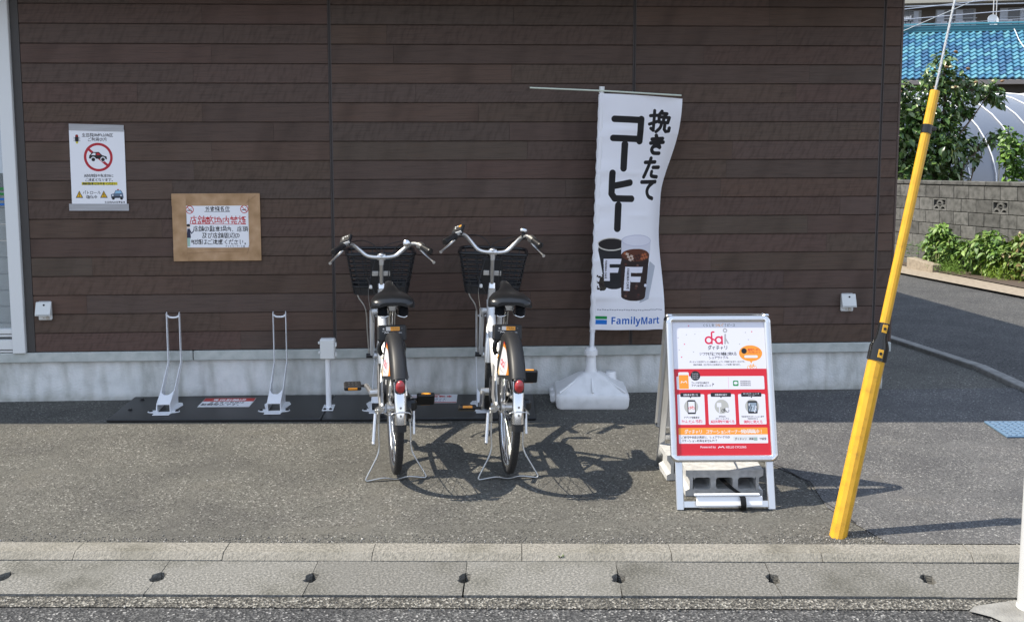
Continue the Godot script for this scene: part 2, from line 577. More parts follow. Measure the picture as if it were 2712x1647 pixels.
func flag_print() -> Image:
	var p := pic(440, 1254, Color(0.9, 0.9, 0.92))
	var W := 440.0
	var H := 1254.0
	var big := func(strokes: Array, u: float, v: float, w: float, h: float, wt: float) -> void:
		for s in strokes:
			var q := P2(s, (u - w / 2) * W, (v - h / 2) * H, w * W, h * H)
			p.line(smooth_path(q, 5) if q.size() > 2 and s.ends_with(" ") else q, wt, INK)
	# right column
	big.call(["6,27 40,23", "24,4 24,90 12,82", "4,64 40,50", "58,4 44,24", "54,13 80,13 70,27", "46,29 92,29 88,52 49,52 46,29", "69,29 68,52", "61,54 56,76 38,95 ", "76,54 76,82 84,91 97,88 98,74"], 0.75, 0.103, 0.27, 0.095, 17.0)
	big.call(["18,24 80,17", "12,44 88,35", "40,4 54,32 72,62 ", "72,62 52,56 30,62 24,78 38,92 74,92 "], 0.75, 0.2, 0.22, 0.084, 20.0)
	big.call(["8,25 62,20", "36,4 28,42 8,94 ", "56,46 92,44", "52,66 54,86 92,90 "], 0.735, 0.3, 0.255, 0.09, 20.0)
	big.call(["6,16 94,10", "82,12 52,34 42,60 54,84 80,92 "], 0.72, 0.392, 0.255, 0.088, 21.0)
	# left column
	big.call(["8,14 90,14", "90,10 90,94", "6,86 90,86"], 0.36, 0.142, 0.4, 0.11, 34.0)
	big.call(["50,4 50,96"], 0.335, 0.256, 0.2, 0.108, 38.0)
	big.call(["16,2 16,74 28,90 94,90", "16,48 84,34"], 0.315, 0.386, 0.35, 0.122, 35.0)
	big.call(["50,4 50,96"], 0.29, 0.513, 0.2, 0.108, 38.0)
	# faint fold lines of the print and the two cups
	var cup := func(x0: float, y0: float, w0: float, x1: float, y1: float, w1: float, c: Color) -> void:
		p.poly([Vector2(x0 - w0, y0), Vector2(x0 + w0, y0), Vector2(x1 + w1, y1), Vector2(x1 - w1, y1)], c)
	p.oval(60, 1000, 24, 40, Color(0.2, 0.18, 0.14))
	for k in 14:
		p.oval(14 + (k * 37) % 50, 950 + (k * 53) % 90, 8, 6, Color(0.13, 0.09, 0.07))
	p.poly([Vector2(345, 880), Vector2(385, 905), Vector2(330, 1085), Vector2(270, 1105)], Color(0.68, 0.7, 0.74))
	cup.call(98.0, 800.0, 78.0, 120.0, 1010.0, 52.0, Color(0.1, 0.1, 0.11))
	p.oval(98, 790, 80, 36, Color(0.78, 0.76, 0.72))
	p.oval(98, 789, 73, 30, Color(0.12, 0.1, 0.1))
	p.oval(120, 1008, 52, 24, Color(0.1, 0.1, 0.11))
	cup.call(252.0, 800.0, 98.0, 235.0, 1070.0, 72.0, Color(0.16, 0.1, 0.09))
	cup.call(255.0, 770.0, 100.0, 252.0, 842.0, 96.0, Color(0.8, 0.8, 0.84))
	p.oval(255, 768, 100, 32, Color(0.76, 0.76, 0.82))
	p.oval(255, 768, 94, 27, Color(0.84, 0.84, 0.88))
	p.oval(250, 846, 92, 34, Color(0.34, 0.17, 0.1))
	for k in 16:
		var a := Vector2(175 + (k * 47) % 150, 830 + (k * 29) % 34)
		p.poly([a, a + Vector2(16, 5), a + Vector2(11, 18), a + Vector2(-6, 11)], [Color(0.62, 0.34, 0.2), Color(0.74, 0.66, 0.6), Color(0.22, 0.1, 0.07)][k % 3])
	p.oval(235, 1068, 72, 26, Color(0.17, 0.11, 0.1))
	for k in 22:
		var a := Vector2(180 + (k * 61) % 120, 890 + (k * 43) % 185)
		p.poly([a, a + Vector2(13, 4), a + Vector2(9, 14), a + Vector2(-5, 9)], [Color(0.3, 0.16, 0.12), Color(0.42, 0.3, 0.26), Color(0.24, 0.15, 0.14)][k % 3])
	for q in [[56.0, 868.0, 0.92, 8.0], [182.0, 910.0, 1.0, -6.0]]:
		var X: float = q[0]
		var Y: float = q[1]
		var s: float = q[2]
		var k: float = q[3]
		var wh := Color(0.86, 0.86, 0.9)
		p.poly([Vector2(X, Y), Vector2(X + 36 * s, Y), Vector2(X + (36 + k) * s, Y + 130 * s), Vector2(X + k * s, Y + 130 * s)], wh)
		p.poly([Vector2(X, Y), Vector2(X + 112 * s, Y), Vector2(X + 106 * s, Y + 32 * s), Vector2(X, Y + 32 * s)], wh)
		p.poly([Vector2(X + 30 * s, Y + 52 * s), Vector2(X + 98 * s, Y + 52 * s), Vector2(X + 92 * s, Y + 82 * s), Vector2(X + 34 * s, Y + 82 * s)], wh)
		p.latin("FAMIMA CAFÉ", X + 10 * s, Y + 8 * s, int(17 * s), INK, true, false, true)
	p.dot(310, 1010, 9, Color(0.86, 0.86, 0.9))
	for k in 30:
		p.rect(18 + k * 13.6, 1141 + (k % 3), 9, 5, Color(0.5, 0.5, 0.55))
	p.rect(22, 1180, 66, 16, Color(0.02, 0.53, 0.25))
	p.rect(22, 1200, 66, 24, Color(0.06, 0.42, 0.75))
	p.latin("FamilyMart", 108, 1222, 54, Color(0.05, 0.34, 0.68), true)
	return p.im

func no_smoking(p: Pic, x: float, y: float, r: float) -> void:
	p.line([Vector2(x - r * 0.6, y + r * 0.2), Vector2(x + r * 0.5, y + r * 0.2)], r * 0.22, INK)
	p.line([Vector2(x + r * 0.2, y - r * 0.1), Vector2(x + r * 0.5, y - r * 0.4)], r * 0.12, Color(0.4, 0.4, 0.4))
	p.ring(x, y, r, r * 0.2, Color(0.7, 0.12, 0.14))
	p.line([Vector2(x - r * 0.68, y - r * 0.68), Vector2(x + r * 0.68, y + r * 0.68)], r * 0.18, Color(0.7, 0.12, 0.14))

func parking_print() -> Image:
	var p := pic(480, 660, PAPER)
	var red := Color(0.68, 0.1, 0.16)
	p.jp("生田緑地初山地区", 246, 28, 34, INK, 0.1, 1.0, true)
	p.jp("ご利用の方", 244, 66, 34, INK, 0.1, 1.0, true)
	# firefly
	for k in 3:
		p.line([Vector2(38, 66 + k * 16), Vector2(66, 74 + k * 12), Vector2(94, 66 + k * 16)], 3, INK)
	p.oval(66, 80, 16, 36, INK)
	p.oval(66, 52, 13, 11, Color(0.55, 0.12, 0.08))
	p.oval(66, 112, 11, 10, Color(0.8, 0.75, 0.3))
	# no cars
	p.line([Vector2(160, 168), Vector2(332, 318)], 22, red)
	p.poly([Vector2(164, 252), Vector2(168, 226), Vector2(196, 196), Vector2(252, 194), Vector2(280, 222), Vector2(318, 234), Vector2(322, 258)], INK)
	p.poly([Vector2(184, 222), Vector2(202, 203), Vector2(222, 203), Vector2(222, 223)], PAPER)
	p.poly([Vector2(230, 203), Vector2(250, 202), Vector2(268, 222), Vector2(230, 223)], red)
	for x in [202.0, 286.0]:
		p.dot(x, 258, 22, PAPER)
		p.dot(x, 260, 16, INK)
	p.ring(246, 240, 115, 22, red)
	p.jp("近隣施設や私有地に", 244, 388, 29, INK, 0.1, 1.0, true)
	p.jp("ご迷惑となります。", 252, 424, 29, INK, 0.1, 1.0, true)
	p.rect(92, 461, 312, 25, Color(0.8, 0.74, 0.12))
	p.jp("無断駐車はおやめください", 248, 461, 25, INK, 0.11, 1.0, true)
	for x in [68.0, 282.0]:
		p.poly([Vector2(x, 536), Vector2(x + 33, 600), Vector2(x - 33, 600)], INK)
		p.poly([Vector2(x, 546), Vector2(x + 24, 594), Vector2(x - 24, 594)], Color(0.85, 0.66, 0.1))
		p.rect(x - 3, 560, 6, 18, INK)
		p.dot(x, 586, 4, INK)
	p.jp("パトロール", 176, 536, 32, INK, 0.1, 1.0, true)
	p.jp("強化中", 176, 574, 33, INK, 0.1, 1.0, true)
	# patrol car
	p.poly([Vector2(346, 604), Vector2(344, 568), Vector2(372, 560), Vector2(384, 532), Vector2(432, 530), Vector2(450, 560), Vector2(456, 600)], Color(0.36, 0.42, 0.5))
	p.poly([Vector2(378, 560), Vector2(388, 537), Vector2(428, 535), Vector2(440, 558)], Color(0.55, 0.72, 0.82))
	p.rect(400, 522, 14, 9, Color(0.7, 0.15, 0.15))
	p.rect(350, 584, 96, 14, Color(0.18, 0.2, 0.24))
	for x in [364.0, 436.0]:
		p.dot(x, 604, 12, INK)
		p.dot(x - 4, 578, 7, PAPER)
	p.jp("生田緑地共同事業体", 376, 628, 20, INK, 0.1, 1.0, true)
	return p.im

func smoking_print() -> Image:
	var p := pic(640, 420, PAPER)
	no_smoking(p, 50, 52, 36)
	no_smoking(p, 586, 44, 36)
	p.jp("お客様各位", 320, 16, 49, INK, 0.1, 1.0, true)
	p.rect(194, 68, 250, 4, INK)
	p.jp("店舗敷地内禁煙", 324, 108, 79, Color(0.72, 0.1, 0.12), 0.09, 1.0, true)
	p.rect(48, 188, 552, 5, Color(0.72, 0.1, 0.12))
	p.jp("店舗の駐車場内、店頭", 348, 208, 54, INK, 0.1, 1.0, true)
	p.jp("及び店舗周辺の", 350, 272, 54, INK, 0.1, 1.0, true)
	p.jp("喫煙はご遠慮ください。", 344, 336, 52, INK, 0.1, 1.0, true)
	p.jp("ファミリーマート店", 490, 394, 22, INK, 0.1, 1.0, true)
	# clerk
	var nv := Color(0.12, 0.14, 0.25)
	p.oval(34, 214, 16, 18, Color(0.86, 0.76, 0.68))
	p.oval(34, 203, 18, 13, INK)
	p.poly([Vector2(24, 236), Vector2(48, 236), Vector2(56, 326), Vector2(12, 326)], nv)
	p.line([Vector2(44, 246), Vector2(62, 282), Vector2(82, 262)], 9, nv)
	p.poly([Vector2(18, 326), Vector2(50, 326), Vector2(46, 410), Vector2(22, 410)], Color(0.62, 0.74, 0.68))
	return p.im

func bicycle_icon(p: Pic, x: float, y: float, s: float, c: Color, w: float) -> void:
	p.ring(x - 0.5 * s, y, 0.33 * s, w, c)
	p.ring(x + 0.5 * s, y, 0.33 * s, w, c)
	p.line([Vector2(x - 0.5 * s, y), Vector2(x - 0.2 * s, y - 0.42 * s), Vector2(x + 0.3 * s, y - 0.42 * s), Vector2(x, y), Vector2(x - 0.5 * s, y)], w, c)
	p.line([Vector2(x + 0.5 * s, y), Vector2(x + 0.27 * s, y - 0.62 * s), Vector2(x + 0.42 * s, y - 0.66 * s)], w, c)
	p.line([Vector2(x, y), Vector2(x - 0.24 * s, y - 0.56 * s)], w, c)

func board_print() -> Image:
	var p := pic(720, 1016, Color(0.83, 0.83, 0.86))
	var red := Color(0.76, 0.08, 0.15)
	var org := Color(0.88, 0.56, 0.16)
	var gry := Color(0.6, 0.6, 0.61)
	var wht := Color(0.83, 0.83, 0.86)
	for q in [[130, 26, 0], [620, 74, 0], [92, 170, 0], [50, 214, 1], [66, 270, 0], [44, 120, 1], [176, 92, 1], [590, 136, 1], [520, 170, 1], [160, 230, 1], [570, 80, 1], [110, 96, 1]]:
		p.dot(q[0], q[1], 5 if q[2] == 0 else 4, Color(0.8, 0.3, 0.38) if q[2] == 0 else gry)
	p.jp("くらしを", 236, 10, 24, Color(0.3, 0.3, 0.32), 0.1)
	p.jp("つなぐ", 332, 10, 24, org, 0.12)
	p.jp("1ピース", 404, 10, 24, Color(0.3, 0.3, 0.32), 0.1, 0.92)
	# the round letters of the service's mark
	var rd := Color(0.78, 0.1, 0.26)
	p.ring(282, 140, 25, 13, rd)
	p.line([Vector2(306, 166), Vector2(306, 82), Vector2(312, 76), Vector2(324, 76)], 12, rd)
	p.line([Vector2(306, 126), Vector2(340, 146)], 11, rd)
	p.ring(360, 140, 25, 13, rd)
	p.line([Vector2(385, 112), Vector2(385, 168)], 13, rd)
	p.ring(412, 64, 13, 9, gry)
	p.line([Vector2(408, 166), Vector2(412, 96)], 12, gry)
	p.line([Vector2(412, 126), Vector2(432, 164)], 10, gry)
	p.jp("ダイチャリ", 348, 180, 34, INK, 0.11, 0.92, true)
	p.jp("いつでもどこでも気軽に使える", 346, 232, 26, INK, 0.1, 0.78, true)
	p.jp("シェアサイクル", 350, 262, 24, INK, 0.1, 0.9, true)
	p.jp("ダイチャリは電動アシスト自転車をシェアして利用できるサービスです。", 344, 300, 14, INK, 0.1, 0.95, true)
	p.jp("通勤や通学、ビジネスにさまざまなシーンでお使い頂けます。", 340, 322, 14, INK, 0.1, 0.95, true)
	p.oval(602, 242, 90, 62, org)
	p.poly([Vector2(590, 296), Vector2(616, 296), Vector2(603, 322)], org)
	p.dot(552, 224, 21, INK)
	p.jp("無料クーポン", 582, 206, 17, Color(0.75, 0.12, 0.1), 0.13, 0.92)
	p.jp("プレゼント!", 582, 226, 17, Color(0.75, 0.12, 0.1), 0.13, 0.92)
	p.rrect(552, 258, 104, 20, 9, wht)
	bicycle_icon(p, 606, 352, 42, org, 3.5)
	# red field
	p.rect(0, 362, 720, 654, red)
	p.rrect(20, 418, 676, 102, 8, wht)
	p.rrect(34, 386, 82, 130, 10, wht)
	p.rect(38, 408, 74, 106, org)
	p.line([Vector2(54, 470), Vector2(58, 456), Vector2(74, 466), Vector2(92, 454), Vector2(98, 470)], 5, wht)
	p.dot(166, 414, 37, INK)
	for k in 3:
		p.jp("かんたん", 166, 392 + k * 16, 13, wht, 0.12, 1.0, true)
	p.jp("コードを読み取って", 132, 460, 17, INK, 0.1, 0.9)
	p.jp("アプリをダウンロード!", 132, 482, 17, INK, 0.1, 0.9)
	p.poly([Vector2(296, 470), Vector2(308, 479), Vector2(296, 488)], INK)
	p.rect(418, 424, 2, 88, Color(0.8, 0.5, 0.6))
	p.rrect(454, 452, 42, 42, 8, Color(0.05, 0.48, 0.22))
	p.oval(475, 471, 15, 12, wht)
	for k in 3:
		p.jp("公式情報を見る", 510, 452 + k * 15, 12, INK, 0.1, 0.95)
	# three cards
	for k in 3:
		var x := 20.0 + k * 234.0
		p.rrect(x, 556, 208, 230, 7, wht)
		p.rrect(x + 24, 544, 156, 32, 8, INK)
		p.poly([Vector2(x + 94, 575), Vector2(x + 110, 575), Vector2(x + 102, 586)], INK)
		p.dot(x + 104, 650, 54, Color(0.66, 0.66, 0.64))
	p.jp("自転車を借りる", 122, 552, 17, wht, 0.12, 0.95, true)
	p.jp("自転車を返す", 356, 552, 17, wht, 0.12, 0.95, true)
	p.jp("近くのステーションを", 590, 546, 13, wht, 0.12, 0.95, true)
	p.jp("チェック", 590, 560, 13, wht, 0.12, 0.95, true)
	p.rrect(96, 600, 62, 106, 8, INK)
	p.rect(102, 612, 50, 82, wht)
	bicycle_icon(p, 127, 662, 28, Color(0.8, 0.35, 0.3), 2.5)
	p.rrect(322, 622, 34, 32, 4, wht)
	p.rect(337, 654, 6, 44, wht)
	bicycle_icon(p, 384, 682, 34, INK, 3.0)
	p.dot(398, 670, 12, wht)
	p.rrect(558, 608, 74, 96, 8, INK)
	p.rect(564, 622, 62, 66, Color(0.5, 0.56, 0.62))
	for k in 12:
		p.rect(566 + (k * 17) % 56, 630 + (k * 23) % 52, 8, 14, [wht, Color(0.25, 0.27, 0.3), Color(0.7, 0.75, 0.8)][k % 3])
	p.jp("アプリで自転車を", 124, 724, 16, INK, 0.1, 0.95, true)
	p.jp("かんたん予約", 124, 748, 27, Color(0.8, 0.2, 0.28), 0.11, 0.97, true)
	p.jp("お好きな", 358, 718, 14, INK, 0.1, 0.95, true)
	p.jp("ステーションから", 358, 734, 14, INK, 0.1, 0.95, true)
	p.jp("返却場所が選べる", 358, 752, 24, Color(0.8, 0.2, 0.28), 0.11, 0.96, true)
	p.jp("日本全国でステーション数が", 592, 720, 14, INK, 0.1, 0.95, true)
	p.jp("拡大中だから", 592, 736, 14, INK, 0.1, 0.95, true)
	p.jp("便利に使える", 592, 754, 25, Color(0.8, 0.2, 0.28), 0.11, 0.97, true)
	p.rrect(20, 810, 680, 118, 8, wht)
	p.rrect(20, 810, 680, 52, 8, org)
	p.rect(20, 850, 680, 12, org)
	p.jp("ダイチャリ ステーションオーナー随時募集中!", 362, 822, 32, wht, 0.12, 0.85, true)
	p.jp("ご自宅やお店の軒先に、シェアサイクルの", 38, 870, 21, INK, 0.1, 0.93)
	p.jp("ステーションを置きませんか?", 38, 896, 21, INK, 0.1, 0.93)
	p.rect(436, 876, 186, 36, Color(0.78, 0.79, 0.8))
	p.jp("ダイチャリ 営業", 446, 884, 19, INK, 0.1, 0.95)
	p.rect(592, 884, 26, 24, Color(0.55, 0.62, 0.6))
	p.jp("で検索", 630, 884, 20, INK, 0.1, 0.95)
	p.latin("Powered by", 180, 962, 21, wht, true)
	p.line([Vector2(318, 962), Vector2(326, 952), Vector2(338, 958), Vector2(352, 950), Vector2(362, 962)], 6, wht)
	p.latin("HELLO CYCLING", 374, 964, 21, wht, true)
	return p.im

func mat_print(k: int) -> Image:
	var p := pic(320, 176, PAPER)
	var red := Color(0.72, 0.13, 0.12)
	if k == 0:
		p.rect(0, 0, 320, 68, red)
		p.jp("専用駐輪場", 160, 16, 40, PAPER, 0.13, 1.05, true)
		p.jp("一般車の利用は", 160, 76, 30, INK, 0.13, 1.05, true)
		p.jp("駐輪禁止です。", 140, 112, 36, INK, 0.13, 1.05, true)
		p.rect(80, 156, 160, 4, Color(0.5, 0.5, 0.5))
	else:
		p.rect(0, 162, 320, 14, red)
		p.rect(96, 0, 110, 16, Color(0.8, 0.45, 0.3))
		p.jp("ここは自転車", 160, 24, 42, red, 0.13, 1.05, true)
		p.jp("専用駐輪場です", 160, 86, 26, Color(0.3, 0.3, 0.5), 0.11, 1.05, true)
		p.jp("ご協力ください", 160, 122, 26, Color(0.3, 0.3, 0.5), 0.11, 1.05, true)
	return p.im

func fender_print() -> Image:
	# u runs to the back, v down
	var p := pic(256, 256, Color(0.78, 0.07, 0.09))
	p.oval(70, 150, 168, 136, Color(0.88, 0.52, 0.1))
	p.oval(60, 152, 132, 116, Color(0.86, 0.85, 0.87))
	p.poly([Vector2(0, 186), Vector2(70, 256), Vector2(0, 256)], Color(0.86, 0.72, 0.5))
	var r := Color(0.78, 0.12, 0.25)
	p.ring(48, 150, 17, 9, r)
	p.line([Vector2(67, 122), Vector2(67, 170)], 9, r)
	p.ring(98, 150, 17, 9, r)
	p.line([Vector2(117, 132), Vector2(117, 170)], 9, r)
	p.dot(140, 118, 7, Color(0.6, 0.6, 0.62))
	p.line([Vector2(140, 132), Vector2(140, 170)], 9, Color(0.6, 0.6, 0.62))
	p.jp("ダイチャリ", 90, 192, 22, Color(0.4, 0.4, 0.42), 0.12, 1.0, true)
	return p.im

func lock_print() -> Image:
	var p := pic(256, 160, Color(0.03, 0.03, 0.035))
	p.dot(44, 36, 9, Color(0.75, 0.75, 0.75))
	p.rect(28, 60, 36, 6, Color(0.7, 0.7, 0.7))
	p.dot(226, 34, 6, Color(0.4, 0.4, 0.4))
	p.rect(68, 16, 50, 42, Color(0.75, 0.75, 0.75))
	p.rect(112, 16, 92, 42, Color(0.9, 0.6, 0.14))
	p.jp("かんたん", 158, 26, 20, Color(0.45, 0.25, 0.05), 0.12, 1.0, true)
	p.line([Vector2(54, 84), Vector2(64, 72), Vector2(76, 80), Vector2(88, 72), Vector2(94, 84)], 6, Color(0.85, 0.85, 0.85))
	p.latin("HELLO CYCLING", 104, 86, 16, Color(0.85, 0.85, 0.85), true)
	return p.im
# ---------------------------------------------------------------- the setting
var M := {}

func make_materials() -> void:
	var stones := noise(11, 0.11, FastNoiseLite.TYPE_CELLULAR, 1)
	stones.cellular_return_type = FastNoiseLite.RETURN_CELL_VALUE
	stones.cellular_jitter = 1.0
	var bumps := noise(11, 0.11, FastNoiseLite.TYPE_CELLULAR, 1)
	bumps.cellular_return_type = FastNoiseLite.RETURN_DISTANCE
	bumps.cellular_jitter = 1.0
	var blot := ntex(noise(5, 0.012, FastNoiseLite.TYPE_SIMPLEX_SMOOTH, 5), ramp([[0.0, 0.74, 0.74, 0.76], [0.45, 0.91, 0.91, 0.91], [0.7, 1, 1, 1], [1.0, 1, 0.985, 0.95]]), 512, 512)
	var relief := ntex(bumps, null, 1024, 1024, 6.0)
	M.asphalt = tri_mat(ntex(stones, ramp([[0, 0.05407, 0.05247, 0.04681], [0.25, 0.08395, 0.08149, 0.07242], [0.6, 0.1053, 0.1024, 0.09119], [0.88, 0.1223, 0.119, 0.1061], [0.965, 0.1672, 0.1621, 0.1467], [1, 0.291, 0.2817, 0.2577]])), 1.15, 0.92, true, relief, 0.55, blot, 0.22)
	M.smooth_asphalt = tri_mat(ntex(stones, ramp([[0, 0.06149, 0.06118, 0.06191], [0.5, 0.09741, 0.09646, 0.09653], [0.9, 0.1301, 0.1285, 0.1273], [0.985, 0.2183, 0.2148, 0.2043], [1, 0.3489, 0.3422, 0.3286]])), 1.3, 0.9, true, relief, 0.6, blot, 0.31)
	M.road = tri_mat(ntex(stones, ramp([[0, 0.02342, 0.024, 0.02506], [0.4, 0.05164, 0.05223, 0.05329], [0.75, 0.08269, 0.08271, 0.08265], [0.92, 0.1447, 0.1448, 0.1419], [1, 0.348, 0.3424, 0.3311]])), 1.25, 0.9, true, relief, 0.8, blot, 0.27)
	M.far_road = tri_mat(ntex(stones, ramp([[0.0, 0.03968, 0.03968, 0.03968], [0.6, 0.0744, 0.07341, 0.07192], [1.0, 0.129, 0.1265, 0.1215]])), 0.8, 0.9, true, relief, 0.5, blot, 0.2)
	var conc := noise(23, 0.01, FastNoiseLite.TYPE_SIMPLEX_SMOOTH, 6)
	var grit := ntex(noise(31, 0.16, FastNoiseLite.TYPE_SIMPLEX_SMOOTH, 3), null, 512, 512, 3.0)
	var stain := ntex(noise(37, 0.009, FastNoiseLite.TYPE_SIMPLEX_SMOOTH, 5), ramp([[0.0, 0.6, 0.6, 0.57], [0.3, 0.86, 0.86, 0.84], [0.55, 1, 1, 1], [1.0, 1, 1, 1]]), 512, 512)
	M.concrete = tri_mat(ntex(conc, ramp([[0.0, 0.56, 0.5712, 0.56], [0.45, 0.6496, 0.6608, 0.6496], [1.0, 0.7168, 0.7168, 0.7056]])), 0.7, 0.85, true, grit, 0.25, stain, 0.6)
	M.concrete.uv2_scale = Vector3(1.1, 0.3, 1.1)
	M.pad = tri_mat(ntex(conc, ramp([[0.0, 0.16, 0.156, 0.144], [0.5, 0.216, 0.212, 0.2], [1.0, 0.272, 0.268, 0.248]])), 0.9, 0.85, true, grit, 0.4)
	M.concrete.vertex_color_use_as_albedo = true
	M.trim = tri_mat(ntex(conc, ramp([[0.0, 0.36, 0.385, 0.36], [0.5, 0.44, 0.465, 0.44], [1.0, 0.52, 0.53, 0.5]])), 0.9, 0.7, true, grit, 0.15)
	M.kerb = tri_mat(ntex(noise(41, 0.045, FastNoiseLite.TYPE_SIMPLEX_SMOOTH, 6), ramp([[0.0, 0.1024, 0.09636, 0.0843], [0.35, 0.1807, 0.1716, 0.1506], [0.6, 0.2168, 0.206, 0.1807], [0.8, 0.271, 0.256, 0.2228], [1.0, 0.3132, 0.2951, 0.256]])), 1.1, 0.9, true, grit, 0.8, stain, 0.5)
	M.lids = []
	for k in 4:
		var g: float = [1.75, 1.55, 1.35, 1.12][k]
		M.lids.append(tri_mat(ntex(noise(43 + k, 0.06, FastNoiseLite.TYPE_SIMPLEX_SMOOTH, 6), ramp([[0.0, 0.065 * g, 0.064 * g, 0.059 * g], [0.38, 0.105 * g, 0.103 * g, 0.095 * g], [0.6, 0.13 * g, 0.127 * g, 0.117 * g], [0.8, 0.175 * g, 0.17 * g, 0.157 * g], [1.0, 0.27 * g, 0.26 * g, 0.24 * g]])), 1.0, 0.92, true, relief, 0.5, stain, 0.45))
	M.gravel = tri_mat(ntex(stones, ramp([[0.0, 0.028, 0.02688, 0.0252], [0.4, 0.0784, 0.0756, 0.0672], [0.8, 0.168, 0.1596, 0.14], [1.0, 0.3472, 0.336, 0.3024]])), 1.1, 0.9, true, relief, 1.4)
	M.dark = mat(lin(0.012, 0.012, 0.013), 0.9)
	M.black = mat(lin(0.009, 0.0095, 0.011), 0.38)
	M.black_soft = mat(lin(0.011, 0.011, 0.012), 0.5)
	M.rubber = mat(lin(0.018, 0.018, 0.019), 0.75)
	M.chrome = mat(lin(0.72, 0.72, 0.72), 0.16, 1.0)
	M.steel = mat(lin(0.56, 0.56, 0.55), 0.32, 1.0)
	M.alu = mat(lin(0.62, 0.63, 0.64), 0.38, 1.0)
	M.white_metal = mat(lin(0.8, 0.815, 0.84), 0.35)
	M.white_plastic = mat(lin(0.66, 0.67, 0.66), 0.45)
	M.orange = mat(lin(0.75, 0.3, 0.03), 0.3)
	M.red = mat(lin(0.3, 0.006, 0.01), 0.12)
	M.red.clearcoat_enabled = true
	M.silver = mat(lin(0.7, 0.7, 0.69), 0.3, 0.35)
	M.silver.clearcoat_enabled = true
	M.silver.clearcoat = 0.6
	M.silver.clearcoat_roughness = 0.1
	# cladding: grain along the board, faint saw marks across it
	var gr := noise(61, 0.012, FastNoiseLite.TYPE_SIMPLEX_SMOOTH, 5)
	M.plank = StandardMaterial3D.new()
	M.plank.albedo_texture = ntex(gr, ramp([[0.0, 0.68, 0.68, 0.68], [0.3, 0.88, 0.87, 0.86], [0.55, 1, 1, 1], [0.8, 1.0, 0.95, 0.91], [1.0, 1, 0.87, 0.8]]), 1024, 512)
	M.plank.vertex_color_use_as_albedo = true
	M.plank.roughness = 0.62
	M.plank.metallic_specular = 0.35
	M.plank.normal_enabled = true
	M.plank.normal_texture = ntex(gr, null, 1024, 512, 5.0)
	M.plank.normal_scale = 0.8
	M.plank.detail_enabled = true
	M.plank.detail_albedo = ntex(noise(67, 0.02, FastNoiseLite.TYPE_SIMPLEX_SMOOTH, 4), ramp([[0.0, 0.7, 0.69, 0.67], [0.4, 0.92, 0.91, 0.9], [0.6, 1, 1, 1], [1.0, 1, 1, 1]]), 512, 512)
	M.plank.detail_blend_mode = BaseMaterial3D.BLEND_MODE_MUL
	M.plank.detail_uv_layer = BaseMaterial3D.DETAIL_UV_2
	M.glass = mat(Color(0.9, 0.95, 0.96, 0.12), 0.02)
	M.glass.transparency = BaseMaterial3D.TRANSPARENCY_ALPHA

func gy(z: float) -> float:
	return 0.0 if z > -0.5 else 0.07 * (z + 0.5)

# a sheet of ground that follows the fall of the land; left and right edge as functions of z
func strip(xl: Callable, xr: Callable, zs: Array, lift: float) -> MB:
	var mb := MB.new()
	for i in zs.size() - 1:
		var a: float = zs[i]
		var b: float = zs[i + 1]
		mb.quad(Vector3(xl.call(a), gy(a) + lift, a), Vector3(xr.call(a), gy(a) + lift, a), Vector3(xr.call(b), gy(b) + lift, b), Vector3(xl.call(b), gy(b) + lift, b), Vector3.UP)
	return mb

const KA := 0.0648  # the kerb's turn against the wall
func kp(u: float, w: float, y := 0.0) -> Vector3:
	return Vector3(u * cos(KA) - w * sin(KA), y, 2.42 + u * sin(KA) + w * cos(KA))

func kbasis() -> Basis:
	return Basis(Vector3(cos(KA), 0, sin(KA)), Vector3.UP, Vector3(-sin(KA), 0, cos(KA)))

